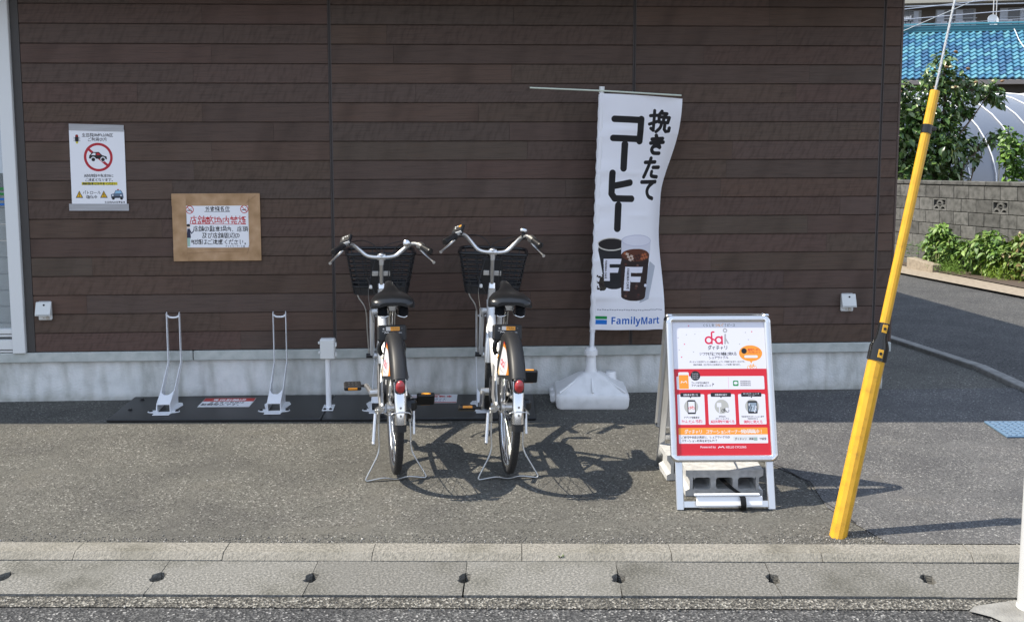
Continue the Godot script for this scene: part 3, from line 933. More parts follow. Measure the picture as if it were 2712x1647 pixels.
func build_ground() -> void:
	var mb := MB.new()
	mb.quad(Vector3(-250, -3.4, -250), Vector3(250, -3.4, -250), Vector3(250, -3.4, 120), Vector3(-250, -3.4, 120), Vector3.UP)
	struct("ground", mb, M.gravel)
	# the forecourt: one sheet up to the kerb
	mb = MB.new()
	mb.quad(kp(-14, 0), kp(3.95, 0), Vector3(3.78, 0, -0.5), Vector3(-14, 0, -0.5), Vector3.UP)
	mb.quad(Vector3(-14, 0, -0.5), Vector3(3.78, 0, -0.5), Vector3(3.66, gy(-16.0), -16), Vector3(-14, gy(-16.0), -16), Vector3.UP)
	struct("forecourt", mb, M.asphalt)
	# the newer, smoother asphalt towards the corner, laid over it
	mb = MB.new()
	var pts := [Vector3(1.62, 0.004, 0.02), Vector3(1.66, 0.004, 0.7), Vector3(1.6, 0.004, 1.35), Vector3(1.78, 0.004, 1.75), Vector3(1.74, 0.004, 2.1), Vector3(1.86, 0.004, 2.535), Vector3(3.93, 0.004, 2.66), Vector3(3.78, 0.004, 0.02)]
	mb.fan(pts, Vector3.UP)
	struct("asphalt_patch", mb, M.smooth_asphalt)
	# crack along the edge of the newer asphalt
	mb = MB.new()
	var cr := [Vector3(1.6, 0.0065, 1.0), Vector3(1.585, 0.0065, 1.2), Vector3(1.62, 0.0065, 1.38), Vector3(1.7, 0.0065, 1.52), Vector3(1.76, 0.0065, 1.75), Vector3(1.735, 0.0065, 1.95), Vector3(1.77, 0.0065, 2.12), Vector3(1.8, 0.0065, 2.3)]
	for i in cr.size() - 1:
		var w0 := 0.0025 + 0.002 * sin(i * 2.1)
		var w1 := 0.0025 + 0.002 * sin((i + 1) * 2.1)
		mb.quad(cr[i] - Vector3(w0, 0, 0), cr[i] + Vector3(w0, 0, 0), cr[i + 1] + Vector3(w1, 0, 0), cr[i + 1] - Vector3(w1, 0, 0), Vector3.UP)
	struct("asphalt_crack", mb, M.dark)
	# street in front, a hand's breadth lower
	mb = MB.new()
	mb.quad(kp(-40, 0.535, -0.034), kp(40, 0.535, -0.034), kp(40, 24, -0.034), kp(-40, 24, -0.034), Vector3.UP)
	struct("street", mb, M.road)
	mb = MB.new()
	mb.quad(kp(-40, 0.452, -0.03), kp(40, 0.452, -0.03), kp(40, 0.54, -0.03), kp(-40, 0.54, -0.03), Vector3.UP)
	struct("gutter_edge", mb, M.gravel)
	# side road falling away to the back
	var zs := [9.0, 2.0, -0.5, -4.0, -8.0, -12.0, -18.0, -40.0]
	struct("side_road", strip(func(z): return 3.8 + 0.03 * minf(z, 3.0), func(z): return 6.66, zs, -0.03), M.far_road)
	struct("side_gutter", strip(func(z): return 6.66, func(z): return 7.2 - 0.03 * (z + 8.0), zs, 0.0), mat_beige())
	struct("planting_strip", strip(func(z): return 7.2 - 0.03 * (z + 8.0), func(z): return 9.3 + 0.155 * (z + 7.98), zs, 0.012), mat(lin(0.07, 0.05, 0.035), 0.95))
	mb = MB.new()
	mb.quad(Vector3(5.0, -0.9, -60), Vector3(60, -0.9, -60), Vector3(60, -0.35, -3), Vector3(8.9, -0.35, -3), Vector3.UP)
	struct("garden_soil", mb, mat(lin(0.09, 0.07, 0.045), 0.95))
	# kerb stones
	var kb := Node3D.new()
	kb.name = "kerb"
	add_child(kb)
	tag(kb, "", "", "", "structure")
	var prof := PackedVector2Array([Vector2(0, -0.12), Vector2(0, 0.003), Vector2(0.094, 0.003), Vector2(0.1, 0.0), Vector2(0.128, -0.02), Vector2(0.132, -0.12)])
	for k in range(-9, 13):
		var w := RNG.randf_range(-0.0015, 0.0015)
		var me := MB.new()
		me.extrude(prof, 0.619, Transform3D(Basis(Vector3(-sin(KA), 0, cos(KA)), Vector3.UP, Vector3(-cos(KA), 0, -sin(KA))), Vector3.ZERO))
		piece(kb, "kerb_stone", me.mesh(M.kerb), Transform3D(Basis(), kp(-1.564 + 0.622 * k, 0, w)))
	# gutter lids with a lifting notch in each end
	var gl := Node3D.new()
	gl.name = "gutter"
	add_child(gl)
	tag(gl, "", "", "", "structure")
	mb = MB.new()
	mb.box(Vector3(26, 0.3, 0.33), Transform3D(kbasis(), kp(0, 0.28, -0.34)))
	piece(gl, "channel", mb.mesh(M.dark))
	for k in range(-9, 13):
		var me := MB.new()
		var L := 0.611
		var po := PackedVector2Array()
		for q in [[0, 0], [L, 0], [L, 0.11], [L - 0.012, 0.12], [L - 0.024, 0.14], [L - 0.02, 0.17], [L - 0.026, 0.185], [L - 0.01, 0.2], [L, 0.205], [L, 0.314], [0, 0.314], [0, 0.205], [0.012, 0.2], [0.025, 0.178], [0.022, 0.15], [0.026, 0.128], [0.01, 0.116], [0, 0.11]]:
			po.append(Vector2(q[0] + RNG.randf_range(-0.003, 0.003), q[1] + RNG.randf_range(-0.004, 0.004)))
		# polygon plane: x along the kerb, y towards the street; extrude goes down
		me.extrude(po, 0.07, Transform3D(Basis(Vector3(cos(KA), 0, sin(KA)), Vector3(-sin(KA), 0, cos(KA)), Vector3.UP), Vector3.ZERO))
		var sk := RNG.randf_range(-0.0015, 0.0015)
		piece(gl, "gutter_lid", me.mesh(M.lids[clampi((k + 3) / 2 + RNG.randi() % 2, 0, 3)]), Transform3D(Basis(), kp(-1.155 + 0.6145 * k, 0.134, -0.0215 + sk)))
	# side kerb
	var sk2 := Node3D.new()
	sk2.name = "side_kerb"
	add_child(sk2)
	tag(sk2, "", "", "", "structure")
	for k in 22:
		var z0 := 2.2 - k * 0.605
		var me := MB.new()
		me.box(Vector3(0.085, 0.14, 0.602), Transform3D(), 0.006)
		piece(sk2, "kerb_stone", me.mesh(M.pad), Transform3D(Basis(Vector3.RIGHT, -0.07 if z0 < -0.5 else 0.0) * Basis(Vector3.UP, 0.025), Vector3(3.765 + 0.028 * z0, gy(z0) - 0.038, z0)))
	# loose grit along the kerb and round the stay, and pebbles on the forecourt
	var gm := MB.new()
	gm.sphere(Vector3.ZERO, Vector3(1, 0.7, 0.85), 6, 4)
	var mm := MultiMesh.new()
	mm.transform_format = MultiMesh.TRANSFORM_3D
	mm.use_colors = true
	var gmat := mat(Color.WHITE, 0.9)
	gmat.vertex_color_use_as_albedo = true
	mm.mesh = gm.mesh(gmat)
	mm.instance_count = 5200
	for i in 5200:
		var p := Vector3()
		var s := RNG.randf_range(0.0014, 0.0036) * (1.35 if i < 2700 else 1.0)
		if i < 2000:
			p = kp(RNG.randf_range(-2.6, 2.9), -absf(RNG.randfn(0.0, 0.045)), 0.001)
		elif i < 2700:
			p = kp(RNG.randf_range(-2.6, 2.9), RNG.randf_range(0.455, 0.56), -0.029)
		elif i < 3300:
			p = Vector3(1.75 + RNG.randfn(0.0, 0.17), 0.001, 2.44 + RNG.randfn(0.0, 0.05))
			s *= 1.25
		else:
			p = Vector3(RNG.randf_range(-3.2, 1.8), 0.001, RNG.randf_range(0.6, 2.4))
			s *= 0.8
		if i % 60 == 0:
			s *= 1.6
		var g := RNG.randf_range(0.06, 0.15) if RNG.randf() < 0.85 else RNG.randf_range(0.2, 0.42)
		mm.set_instance_transform(i, Transform3D(Basis.from_euler(Vector3(RNG.randf() * 6, RNG.randf() * 6, RNG.randf() * 6)).scaled(Vector3.ONE * s), p))
		mm.set_instance_color(i, Color(g, g * 0.96, g * 0.88))
	var mi := MultiMeshInstance3D.new()
	mi.multimesh = mm
	mi.name = "grit"
	add_child(mi)
	tag(mi, "loose grey grit scattered on the forecourt and along the kerb", "gravel", "", "stuff")

func mat_beige() -> StandardMaterial3D:
	return tri_mat(ntex(noise(47, 0.03, FastNoiseLite.TYPE_SIMPLEX_SMOOTH, 5), ramp([[0.0, 0.1872, 0.1584, 0.1224], [0.5, 0.2664, 0.2232, 0.1728], [1.0, 0.3312, 0.288, 0.2232]]), 512, 512), 0.8, 0.9)

func plank_mesh(len: float, h: float, tint: Color, saw: float) -> ArrayMesh:
	var mb := MB.new()
	mb.col = tint
	var o := Vector2(RNG.randf() * 7.0, RNG.randf() * 3.0)
	var sl := RNG.randf_range(-0.5, -0.15)
	# face, a thin chamfer above and below, and the tongue that makes the dark joint
	var ys := [0.0, 0.0025, h - 0.006, h - 0.004, h - 0.004, h]
	var zs := [-0.004, 0.0, 0.0, -0.003, -0.011, -0.011]
	for i in 5:
		var a := Vector3(0, ys[i], zs[i])
		var b := Vector3(0, ys[i + 1], zs[i + 1])
		var e := Vector3(len, 0, 0)
		var nn := Vector3(0, -(zs[i + 1] - zs[i]), ys[i + 1] - ys[i]).normalized()
		if nn == Vector3.ZERO or ys[i + 1] == ys[i]:
			nn = Vector3.UP
		if i == 0:
			nn = Vector3(0, -0.83, 0.55)
		var f := mb.vert(a, nn, Vector2(0, ys[i] * 16.0) + o)
		mb.vert(a + e, nn, Vector2(len * 0.3, ys[i] * 16.0) + o)
		mb.vert(b + e, nn, Vector2(len * 0.3, ys[i + 1] * 16.0) + o)
		mb.vert(b, nn, Vector2(0, ys[i + 1] * 16.0) + o)
		for q in [[0, 0.0, ys[i]], [1, len, ys[i]], [2, len, ys[i + 1]], [3, 0.0, ys[i + 1]]]:
			mb.u2[f + q[0]] = Vector2((q[1] + q[2] * sl) * 2.6, q[2] * 0.8) * saw + o
		mb.tri(f, f + 1, f + 2)
		mb.tri(f, f + 2, f + 3)
	for x in [0.0, len]:
		mb.quad(Vector3(x, 0, -0.006), Vector3(x, 0, -0.018), Vector3(x, h - 0.004, -0.018), Vector3(x, h - 0.004, -0.004), Vector3(-1 if x == 0.0 else 1, 0, 0))
	mb.quad(Vector3(0, 0, -0.006), Vector3(len, 0, -0.006), Vector3(len, 0, -0.018), Vector3(0, 0, -0.018), Vector3.DOWN)
	return mb.mesh(M.plank)

func build_store() -> void:
	var t := thing("store_building", "low shop building with dark brown board cladding above a grey concrete base", "building", Vector3.ZERO)
	var mb := MB.new()
	# body behind the cladding: front, right side and back, with the roof closing it
	mb.bx(Vector3(0.18, 1.47, -0.07), Vector3(5.36, 2.3, 0.1))
	mb.bx(Vector3(2.81, 1.47, -4.5), Vector3(0.1, 2.3, 8.75))
	mb.bx(Vector3(-3.2, 1.47, -9.0), Vector3(12.1, 2.3, 0.1))
	mb.bx(Vector3(-9.2, 1.47, -4.5), Vector3(0.1, 2.3, 9.1))
	part(t, "wall", mb, M.black_soft)
	mb = MB.new()
	var rp := PackedVector2Array([Vector2(-9.6, -0.05), Vector2(2.96, -0.733), Vector2(2.96, 9.2), Vector2(-9.6, 9.2)])
	# roof slab with the eave running along the street line
	mb.extrude(rp, 0.24, Transform3D(Basis(Vector3.RIGHT, Vector3(0, 0, -1), Vector3.UP), Vector3(0, 2.86, 0)))
	part(t, "roof", mb, mat(lin(0.2, 0.2, 0.2), 0.7))
	# concrete base and the sill on top of it
	mb = MB.new()
	mb.bx(Vector3(-3.337, -0.14, -0.091), Vector3(12.366, 0.79, 0.138))
	# its street face, with the splash dirt along the foot
	var dn := noise(131, 1.7, FastNoiseLite.TYPE_SIMPLEX_SMOOTH, 4)
	var ff := mb.v.size()
	var nx := 620
	var ny := 14
	for j in ny + 1:
		for i in nx + 1:
			var x := lerpf(-9.52, 2.845, float(i) / nx)
			var y := 0.255 * float(j) / ny - 0.005
			var d := clampf(1.0 - (y - 0.012) / (0.03 + 0.07 * maxf(0.0, dn.get_noise_2d(x * 1.3, 3.0) + 0.25)), 0.0, 1.0) * (0.5 + 0.9 * absf(dn.get_noise_2d(x * 6.0, y * 9.0)))
			var w := clampf(dn.get_noise_2d(x * 5.0, y * 0.5 + 40.0) * 1.6 - 0.35, 0.0, 0.3)
			mb.col = Color(1, 1, 1).lerp(Color(0.5, 0.49, 0.43), clampf(d * 0.75 + w, 0.0, 0.85))
			mb.vert(Vector3(x, y, -0.0195), Vector3(0, 0, 1), Vector2(x, y))
	for j in ny:
		for i in nx:
			var a := ff + j * (nx + 1) + i
			mb.tri(a, a + 1, a + nx + 2)
			mb.tri(a, a + nx + 2, a + nx + 1)
	mb.col = Color.WHITE
	mb.bx(Vector3(2.774, -0.3, -4.6), Vector3(0.14, 1.1, 8.86))
	part(t, "foundation", mb, M.concrete)
	for q in [[-9.52, -3.22], [-3.217, -1.62], [-1.617, 2.02], [2.023, 2.885]]:
		mb = MB.new()
		mb.bx(Vector3((q[0] + q[1]) / 2, 0.2865, -0.028), Vector3(q[1] - q[0] - 0.003, 0.062, 0.076), 0.004)
		part(t, "sill", mb, M.trim)
	mb = MB.new()
	mb.bx(Vector3(2.855, 0.2865, -4.5), Vector3(0.06, 0.062, 8.8), 0.004)
	part(t, "sill", mb, M.trim)
	# boards
	var h := 0.1192
	var secs := [[-2.588, -0.737], [-0.717, 1.157], [1.177, 2.752], [2.77, 2.868]]
	for r in 20:
		var y := 0.3215 + r * h
		if y > 2.6:
			break
		for s in secs:
			var x: float = s[0]
			var first := true
			while x < s[1] - 0.01:
				var rest: float = s[1] - x
				var L := minf(rest, RNG.randf_range(0.3, 1.5) if first else RNG.randf_range(1.0, 1.9))
				if rest - L < 0.22:
					L = rest
				first = false
				var red := RNG.randf()
				var b := RNG.randf_range(0.92, 1.07)
				var tint := Color(0.096, 0.066, 0.053) * b
				if red > 0.66:
					tint = Color(0.1, 0.066, 0.0515) * b
				elif red < 0.28:
					tint = Color(0.092, 0.0655, 0.0535) * b
				piece(t, "plank", plank_mesh(L - 0.0012, h, tint, RNG.randf_range(0.7, 1.3) if RNG.randf() < 0.45 else 0.12), Transform3D(Basis(), Vector3(x, y, 0.0)))
				x += L
	# joint strips between the cladding panels
	for x in [-0.727, 1.167, 2.761]:
		mb = MB.new()
		mb.bx(Vector3(x, 1.46, -0.013), Vector3(0.017, 2.28, 0.012))
		part(t, "joint_strip", mb, mat(lin(0.045, 0.037, 0.034), 0.7))
		for sg in [-1.0, 1.0]:
			mb = MB.new()
			mb.bx(Vector3(x + sg * 0.0078, 1.46, -0.004), Vector3(0.0026, 2.28, 0.007))
			part(t, "joint_edge", mb, mat(lin(0.1, 0.085, 0.08), 0.7))
	mb = MB.new()
	mb.bx(Vector3(2.878, 1.46, -0.02), Vector3(0.018, 2.28, 0.03), 0.004)
	part(t, "corner_trim", mb, mat(lin(0.075, 0.048, 0.038), 0.6))
	for r in 19:
		mb = MB.new()
		mb.bx(Vector3(2.872, 0.38 + r * h, -4.6), Vector3(0.016, h - 0.006, 8.9), 0.003)
		part(t, "plank", mb, mat(lin(0.075, 0.048, 0.038), 0.6))
	# window at the left
	mb = MB.new()
	mb.bx(Vector3(-2.614, 1.46, -0.012), Vector3(0.048, 2.28, 0.03))
	part(t, "edge_trim", mb, mat(lin(0.05, 0.045, 0.042), 0.6))
	mb = MB.new()
	mb.bx(Vector3(-2.681, 1.465, 0.0), Vector3(0.078, 2.292, 0.06), 0.003)
	var fr := part(t, "window_frame", mb, M.white_plastic)
	for q in [[0.328, 0.012, 0.04], [0.372, 0.062, 0.052], [0.428, 0.014, 0.04], [0.456, 0.03, 0.05]]:
		mb = MB.new()
		mb.bx(Vector3(-4.2, q[0], -0.012), Vector3(2.955, q[1], q[2]), 0.003)
		part(fr, "rail", mb, M.white_plastic)
	mb = MB.new()
	mb.bx(Vector3(-4.2, 1.52, -0.02), Vector3(2.95, 2.12, 0.006))
	var pane := part(t, "window_pane", mb, M.glass)
	mb = MB.new()
	mb.bx(Vector3(-4.2, 2.0, -0.027), Vector3(2.95, 1.12, 0.004))
	part(pane, "white_film", mb, mat(lin(0.62, 0.66, 0.7), 0.35))
	for q in [[1.345, Color(0.05, 0.5, 0.2)], [1.312, Color(0.05, 0.5, 0.2)], [1.28, Color(0.08, 0.4, 0.7)], [1.248, Color(0.08, 0.4, 0.7)]]:
		mb = MB.new()
		mb.bx(Vector3(-4.2, q[0], -0.0145), Vector3(2.95, 0.014, 0.003))
		part(pane, "stripe", mb, mat(q[1], 0.4))
	# what shows through it: pale tiled wall inside, a white post and the floor
	mb = MB.new()
	mb.bx(Vector3(-2.755, 0.97, -0.14), Vector3(0.016, 1.0, 0.016))
	part(t, "inner_post", mb, M.white_plastic)
	mb = MB.new()
	mb.bx(Vector3(-5.8, 0.2, -3.0), Vector3(6.6, 0.1, 5.6))
	part(t, "floor", mb, mat(lin(0.4, 0.4, 0.38), 0.4))
	for i in 9:
		for j in 4:
			mb = MB.new()
			mb.bx(Vector3(-2.74 - j * 0.31 - (i % 2) * 0.15, 0.36 + i * 0.11, -0.5), Vector3(0.304, 0.104, 0.02), 0.003)
			piece(t, "tile", mb.mesh(mat(lin(0.3, 0.31, 0.3) * 1.0, 0.5)))
# ---------------------------------------------------------------- things by the wall
const MATA := -0.04  # the parking plate's turn

func bolt(par: Node, at: Vector3, r := 0.011, m: Material = null) -> void:
	var mb := MB.new()
	mb.lathe([Vector2(r * 1.5, 0), Vector2(r * 1.5, 0.003), Vector2(r, 0.003), Vector2(r * 0.95, 0.009), Vector2(0, 0.0095)], 10, Transform3D(Basis(), at))
	part(par, "bolt", mb, m if m else M.black)

func build_plate() -> void:
	var t := thing("parking_plate", "long flat black base plate lying along the foot of the wall under the racks", "base plate", Vector3(-0.75, 0, 0.27), MATA)
	var mb := MB.new()
	mb.bx(Vector3(-0.632, 0.0105, 0), Vector3(1.258, 0.017, 0.545), 0.004)
	part(t, "panel", mb, M.black)
	mb = MB.new()
	mb.bx(Vector3(0.634, 0.01, 0), Vector3(1.268, 0.0165, 0.545), 0.004)
	part(t, "panel", mb, M.black)
	for q in [[-1.19, 0.06], [-1.19, -0.17], [1.2, 0.1], [1.2, -0.15]]:
		bolt(t, Vector3(q[0], 0.019, q[1]), 0.01)
	for k in 2:
		mb = MB.new()
		mb.bx(Vector3.ZERO, Vector3(0.318, 0.002, 0.2))
		var l := thing("plate_sticker", ["white sticker with a red band stuck on the black plate between the two empty racks", "white sticker with red lettering on the black plate between the two bicycles"][k], "sticker", [Vector3(-1.385, 0.0205, 0.155), Vector3(-0.115, 0.0205, 0.135)][k], MATA, "stickers on the black plate")
		part(l, "sheet", mb, M.white_plastic)
		mb = MB.new()
		mb.quad(Vector3(-0.157, 0.0016, -0.098), Vector3(0.157, 0.0016, -0.098), Vector3(0.157, 0.0016, 0.098), Vector3(-0.157, 0.0016, 0.098), Vector3.UP)
		part(l, "print", mb, img_mat(mat_print(k), 0.5))

func build_racks() -> void:
	var first: Node3D = null
	var where := [Vector3(-1.724, 0.019, 0.355), Vector3(-1.064, 0.019, 0.37), Vector3(-0.437, 0.019, 0.39), Vector3(0.205, 0.019, 0.415)]
	var labels := ["white steel cycle rack at the left end of the black plate, standing empty", "empty white steel cycle rack just left of the white box on a post",
		"white steel cycle rack holding the front wheel of the left bicycle", "white steel cycle rack holding the front wheel of the right bicycle"]
	for k in 4:
		if first:
			var c: Node3D = first.duplicate()
			c.name = numbered("cycle_rack")
			add_child(c)
			c.position = where[k]
			tag(c, labels[k], "cycle rack", "white cycle racks on the black plate")
			continue
		var t := thing("cycle_rack", labels[k], "cycle rack", where[k], 0.0, "white cycle racks on the black plate")
		first = t
		# z = 0 is the mouth; the sides rise backwards into two tall blades
		var side := PackedVector2Array([Vector2(0, 0), Vector2(0, 0.05), Vector2(0.12, 0.105), Vector2(0.295, 0.235), Vector2(0.297, 0.545), Vector2(0.312, 0.552), Vector2(0.327, 0.535), Vector2(0.332, 0.222), Vector2(0.205, 0.1), Vector2(0.2, 0.0)])
		for sg in [-1.0, 1.0]:
			var mb := MB.new()
			# the profile's x runs to the back
			mb.extrude(side, 0.0035, Transform3D(Basis(Vector3(0, 0, -1), Vector3.UP, Vector3.RIGHT), Vector3(sg * 0.039 + 0.0018, 0.004, 0)))
			part(t, "side_plate", mb, M.white_metal)
			mb = MB.new()
			var fl := PackedVector2Array([Vector2(0, -0.07), Vector2(0.012, -0.055), Vector2(0.02, -0.03), Vector2(0.048, -0.02), Vector2(0.06, -0.005), Vector2(0.056, 0.012), Vector2(0.04, 0.022), Vector2(0.018, 0.03), Vector2(0.03, 0.07), Vector2(0.045, 0.14), Vector2(0.03, 0.19), Vector2(0, 0.2)])
			for i in fl.size():
				fl[i].x *= sg
			mb.extrude(fl, 0.004, Transform3D(Basis(Vector3.RIGHT, Vector3(0, 0, -1), Vector3.UP), Vector3(sg * 0.036, 0.005, -0.01)))
			var f := part(t, "foot_flange", mb, M.white_metal)
			bolt(f, Vector3(sg * 0.078, 0.005, -0.01), 0.008)
		var mb := MB.new()
		mb.bx(Vector3(0, 0.0035, 0.035), Vector3(0.1, 0.005, 0.07), 0.002)
		part(t, "front_lip", mb, M.white_metal)
		# hollowed cross plate that catches the tyre
		mb = MB.new()
		var cr := PackedVector2Array([Vector2(-0.038, 0.0), Vector2(0.038, 0.0), Vector2(0.038, 0.125), Vector2(0.028, 0.098), Vector2(0.012, 0.082), Vector2(-0.012, 0.082), Vector2(-0.028, 0.098), Vector2(-0.038, 0.125)])
		mb.extrude(cr, 0.004, XF(Vector3(0, 0.05, 0.0), Vector3(-62, 0, 0)))
		part(t, "wheel_cradle", mb, M.white_metal)
		mb = MB.new()
		mb.tube(smooth_path([Vector3(-0.038, 0.535, -0.312), Vector3(-0.02, 0.522, -0.312), Vector3(0.02, 0.522, -0.312), Vector3(0.038, 0.535, -0.312)], 4), 0.006, 8)
		part(t, "top_bar", mb, M.white_metal)

func build_post_box() -> void:
	var t := thing("post_box", "small white plastic box on a white post between the racks and the bicycles", "control box", Vector3(-0.742, 0.019, 0.315))
	var mb := MB.new()
	mb.bx(Vector3(0, 0.003, 0.0), Vector3(0.068, 0.006, 0.13), 0.002)
	part(t, "base_plate", mb, M.white_metal)
	for s in [-1.0, 1.0]:
		bolt(t, Vector3(s * 0.018, 0.006, 0.05), 0.007)
	mb = MB.new()
	mb.tube([Vector3(0, 0.005, -0.015), Vector3(0, 0.35, -0.015)], 0.0165, 16)
	part(t, "post", mb, M.white_metal)
	mb = MB.new()
	mb.bx(Vector3(0.004, 0.372, 0.0), Vector3(0.092, 0.125, 0.05), 0.007)
	var b := part(t, "box", mb, M.white_plastic)
	mb = MB.new()
	mb.bx(Vector3(0.004, 0.372, 0.031), Vector3(0.086, 0.119, 0.012), 0.005)
	part(b, "lid", mb, M.white_plastic)
	for y in [0.34, 0.4]:
		mb = MB.new()
		mb.bx(Vector3(0.054, y, 0.02), Vector3(0.01, 0.026, 0.026), 0.003)
		part(b, "hinge", mb, M.white_plastic)
		mb = MB.new()
		mb.bx(Vector3(-0.046, y + 0.012, 0.024), Vector3(0.012, 0.018, 0.014), 0.004)
		part(b, "latch", mb, M.white_plastic)

func build_outlets() -> void:
	var t := thing("outlet_cover", "grey weatherproof outlet cover low on the brown wall at the left end beside the window", "outlet cover", Vector3(-2.515, 0.585, 0.0), 0.0, "outlet covers low on the wall")
	var mb := MB.new()
	mb.bx(Vector3(0, 0, 0.01), Vector3(0.082, 0.118, 0.02), 0.006)
	part(t, "back_box", mb, M.white_plastic)
	mb = MB.new()
	var pr := PackedVector2Array([Vector2(0.02, 0.058), Vector2(0.034, 0.057), Vector2(0.062, -0.012), Vector2(0.062, -0.024), Vector2(0.02, -0.024)])
	mb.extrude(pr, 0.092, Transform3D(Basis(Vector3(0, 0, 1), Vector3.UP, Vector3(-1, 0, 0)), Vector3(-0.046, 0, 0)))
	var c := part(t, "hinged_cover", mb, mat(lin(0.6, 0.61, 0.59), 0.4))
	mb = MB.new()
	mb.tube([Vector3(0.004, 0.04, 0.038), Vector3(0.004, 0.041, 0.043)], 0.006, 12)
	part(c, "screw", mb, M.dark)
	mb = MB.new()
	mb.bx(Vector3(0, -0.018, 0.0625), Vector3(0.08, 0.006, 0.003))
	part(c, "clear_lip", mb, mat(lin(0.42, 0.43, 0.43), 0.2))
	mb = MB.new()
	mb.tube([Vector3(0.016, -0.044, 0.02), Vector3(0.016, -0.044, 0.026)], 0.011, 12)
	mb.tube([Vector3(-0.008, -0.044, 0.02), Vector3(-0.008, -0.044, 0.023)], 0.004, 10)
	part(t, "socket", mb, mat(lin(0.45, 0.42, 0.37), 0.5))
	var d: Node3D = t.duplicate()
	d.name = numbered("outlet_cover")
	add_child(d)
	d.position = Vector3(2.578, 0.586, 0)
	tag(d, "grey weatherproof outlet cover low on the brown wall at the right end by the corner", "outlet cover", "outlet covers low on the wall")

func skew_sheet(w: float, h: float, bend: float, uvflip := false) -> MB:
	var rows := []
	var uvs := []
	for i in 9:
		var r := []
		var q := []
		for j in 7:
			var x := (j / 6.0 - 0.5) * w
			var y := (0.5 - i / 8.0) * h
			r.append(Vector3(x, y, bend * (sin(j * 1.3 + i * 0.7) * 0.5 + sin(i * 1.9 + 0.4) * 0.5)))
			q.append(Vector2(j / 6.0, i / 8.0))
		rows.append(r)
		uvs.append(q)
	var mb := MB.new()
	mb.loft(rows, false, false, uvs)
	for i in mb.n.size():
		if mb.n[i].z < 0:
			mb.n[i] = -mb.n[i]
	var ix := mb.ix.duplicate()
	mb.ix.clear()
	for i in range(0, ix.size(), 3):
		mb.tri(ix[i], ix[i + 1], ix[i + 2])
	return mb

func build_notices() -> void:
	var t := thing("parking_notice", "white poster with a crossed-out car, taped to the wall with grey tape above and below", "poster", Vector3(-2.155, 1.475, 0.003))
	t.rotation.z = deg_to_rad(-0.3)
	part(t, "sheet", skew_sheet(0.332, 0.46, 0.0012), img_mat(parking_print(), 0.55), XF(Vector3(0, 0, 0.003)))
	var tape := mat(lin(0.36, 0.36, 0.37), 0.3)
	part(t, "tape", skew_sheet(0.33, 0.04, 0.0008), tape, XF(Vector3(0.0, 0.243, 0.0055), Vector3(0, 0, -1.3)))
	part(t, "tape", skew_sheet(0.362, 0.043, 0.0008), tape, XF(Vector3(-0.002, -0.246, 0.0055), Vector3(0, 0, 0.0)))
	var s := thing("smoking_notice", "white no-smoking sheet on a brown board framed with packing tape, right of the car poster", "notice", Vector3(-1.445, 1.1, 0.002))
	var brown := tri_mat(ntex(noise(71, 0.006, FastNoiseLite.TYPE_SIMPLEX_SMOOTH, 5), ramp([[0.0, 0.3, 0.18, 0.09], [0.4, 0.38, 0.235, 0.125], [0.7, 0.43, 0.27, 0.15], [1.0, 0.5, 0.33, 0.2]]), 512, 512), 2.2, 0.32, false)
	var mb := MB.new()
	mb.bx(Vector3(0, 0, 0.004), Vector3(0.541, 0.423, 0.008), 0.002)
	part(s, "board", mb, brown)
	part(s, "sheet", skew_sheet(0.4, 0.27, 0.0006), img_mat(smoking_print(), 0.5), XF(Vector3(0.006, 0.008, 0.0095), Vector3(0, 0, -0.6)))
	for q in [[Vector3(0, 0.173, 0.0105), 0.542, 0.075, 0.0], [Vector3(0, -0.168, 0.0108), 0.54, 0.082, 0.0], [Vector3(-0.226, 0, 0.0118), 0.42, 0.086, 90.0], [Vector3(0.234, 0.002, 0.0121), 0.42, 0.072, 90.0]]:
		part(s, "tape", skew_sheet(q[1], q[2], 0.0007), brown, XF(q[0], Vector3(0, 0, q[3])))
	for q in [[Vector3(0.216, 0.175, 0.014), 0.075, 38.0], [Vector3(-0.02, -0.155, 0.0135), 0.33, 2.0], [Vector3(0.2, -0.12, 0.0145), 0.1, 70.0]]:
		mb = MB.new()
		mb.tube([Vector3(-q[1] / 2, 0, 0), Vector3(0, 0.004, 0.0005), Vector3(q[1] / 2, 0, 0)], 0.0012, 5)
		part(s, "crease", mb, brown, XF(q[0], Vector3(0, 0, q[2])))

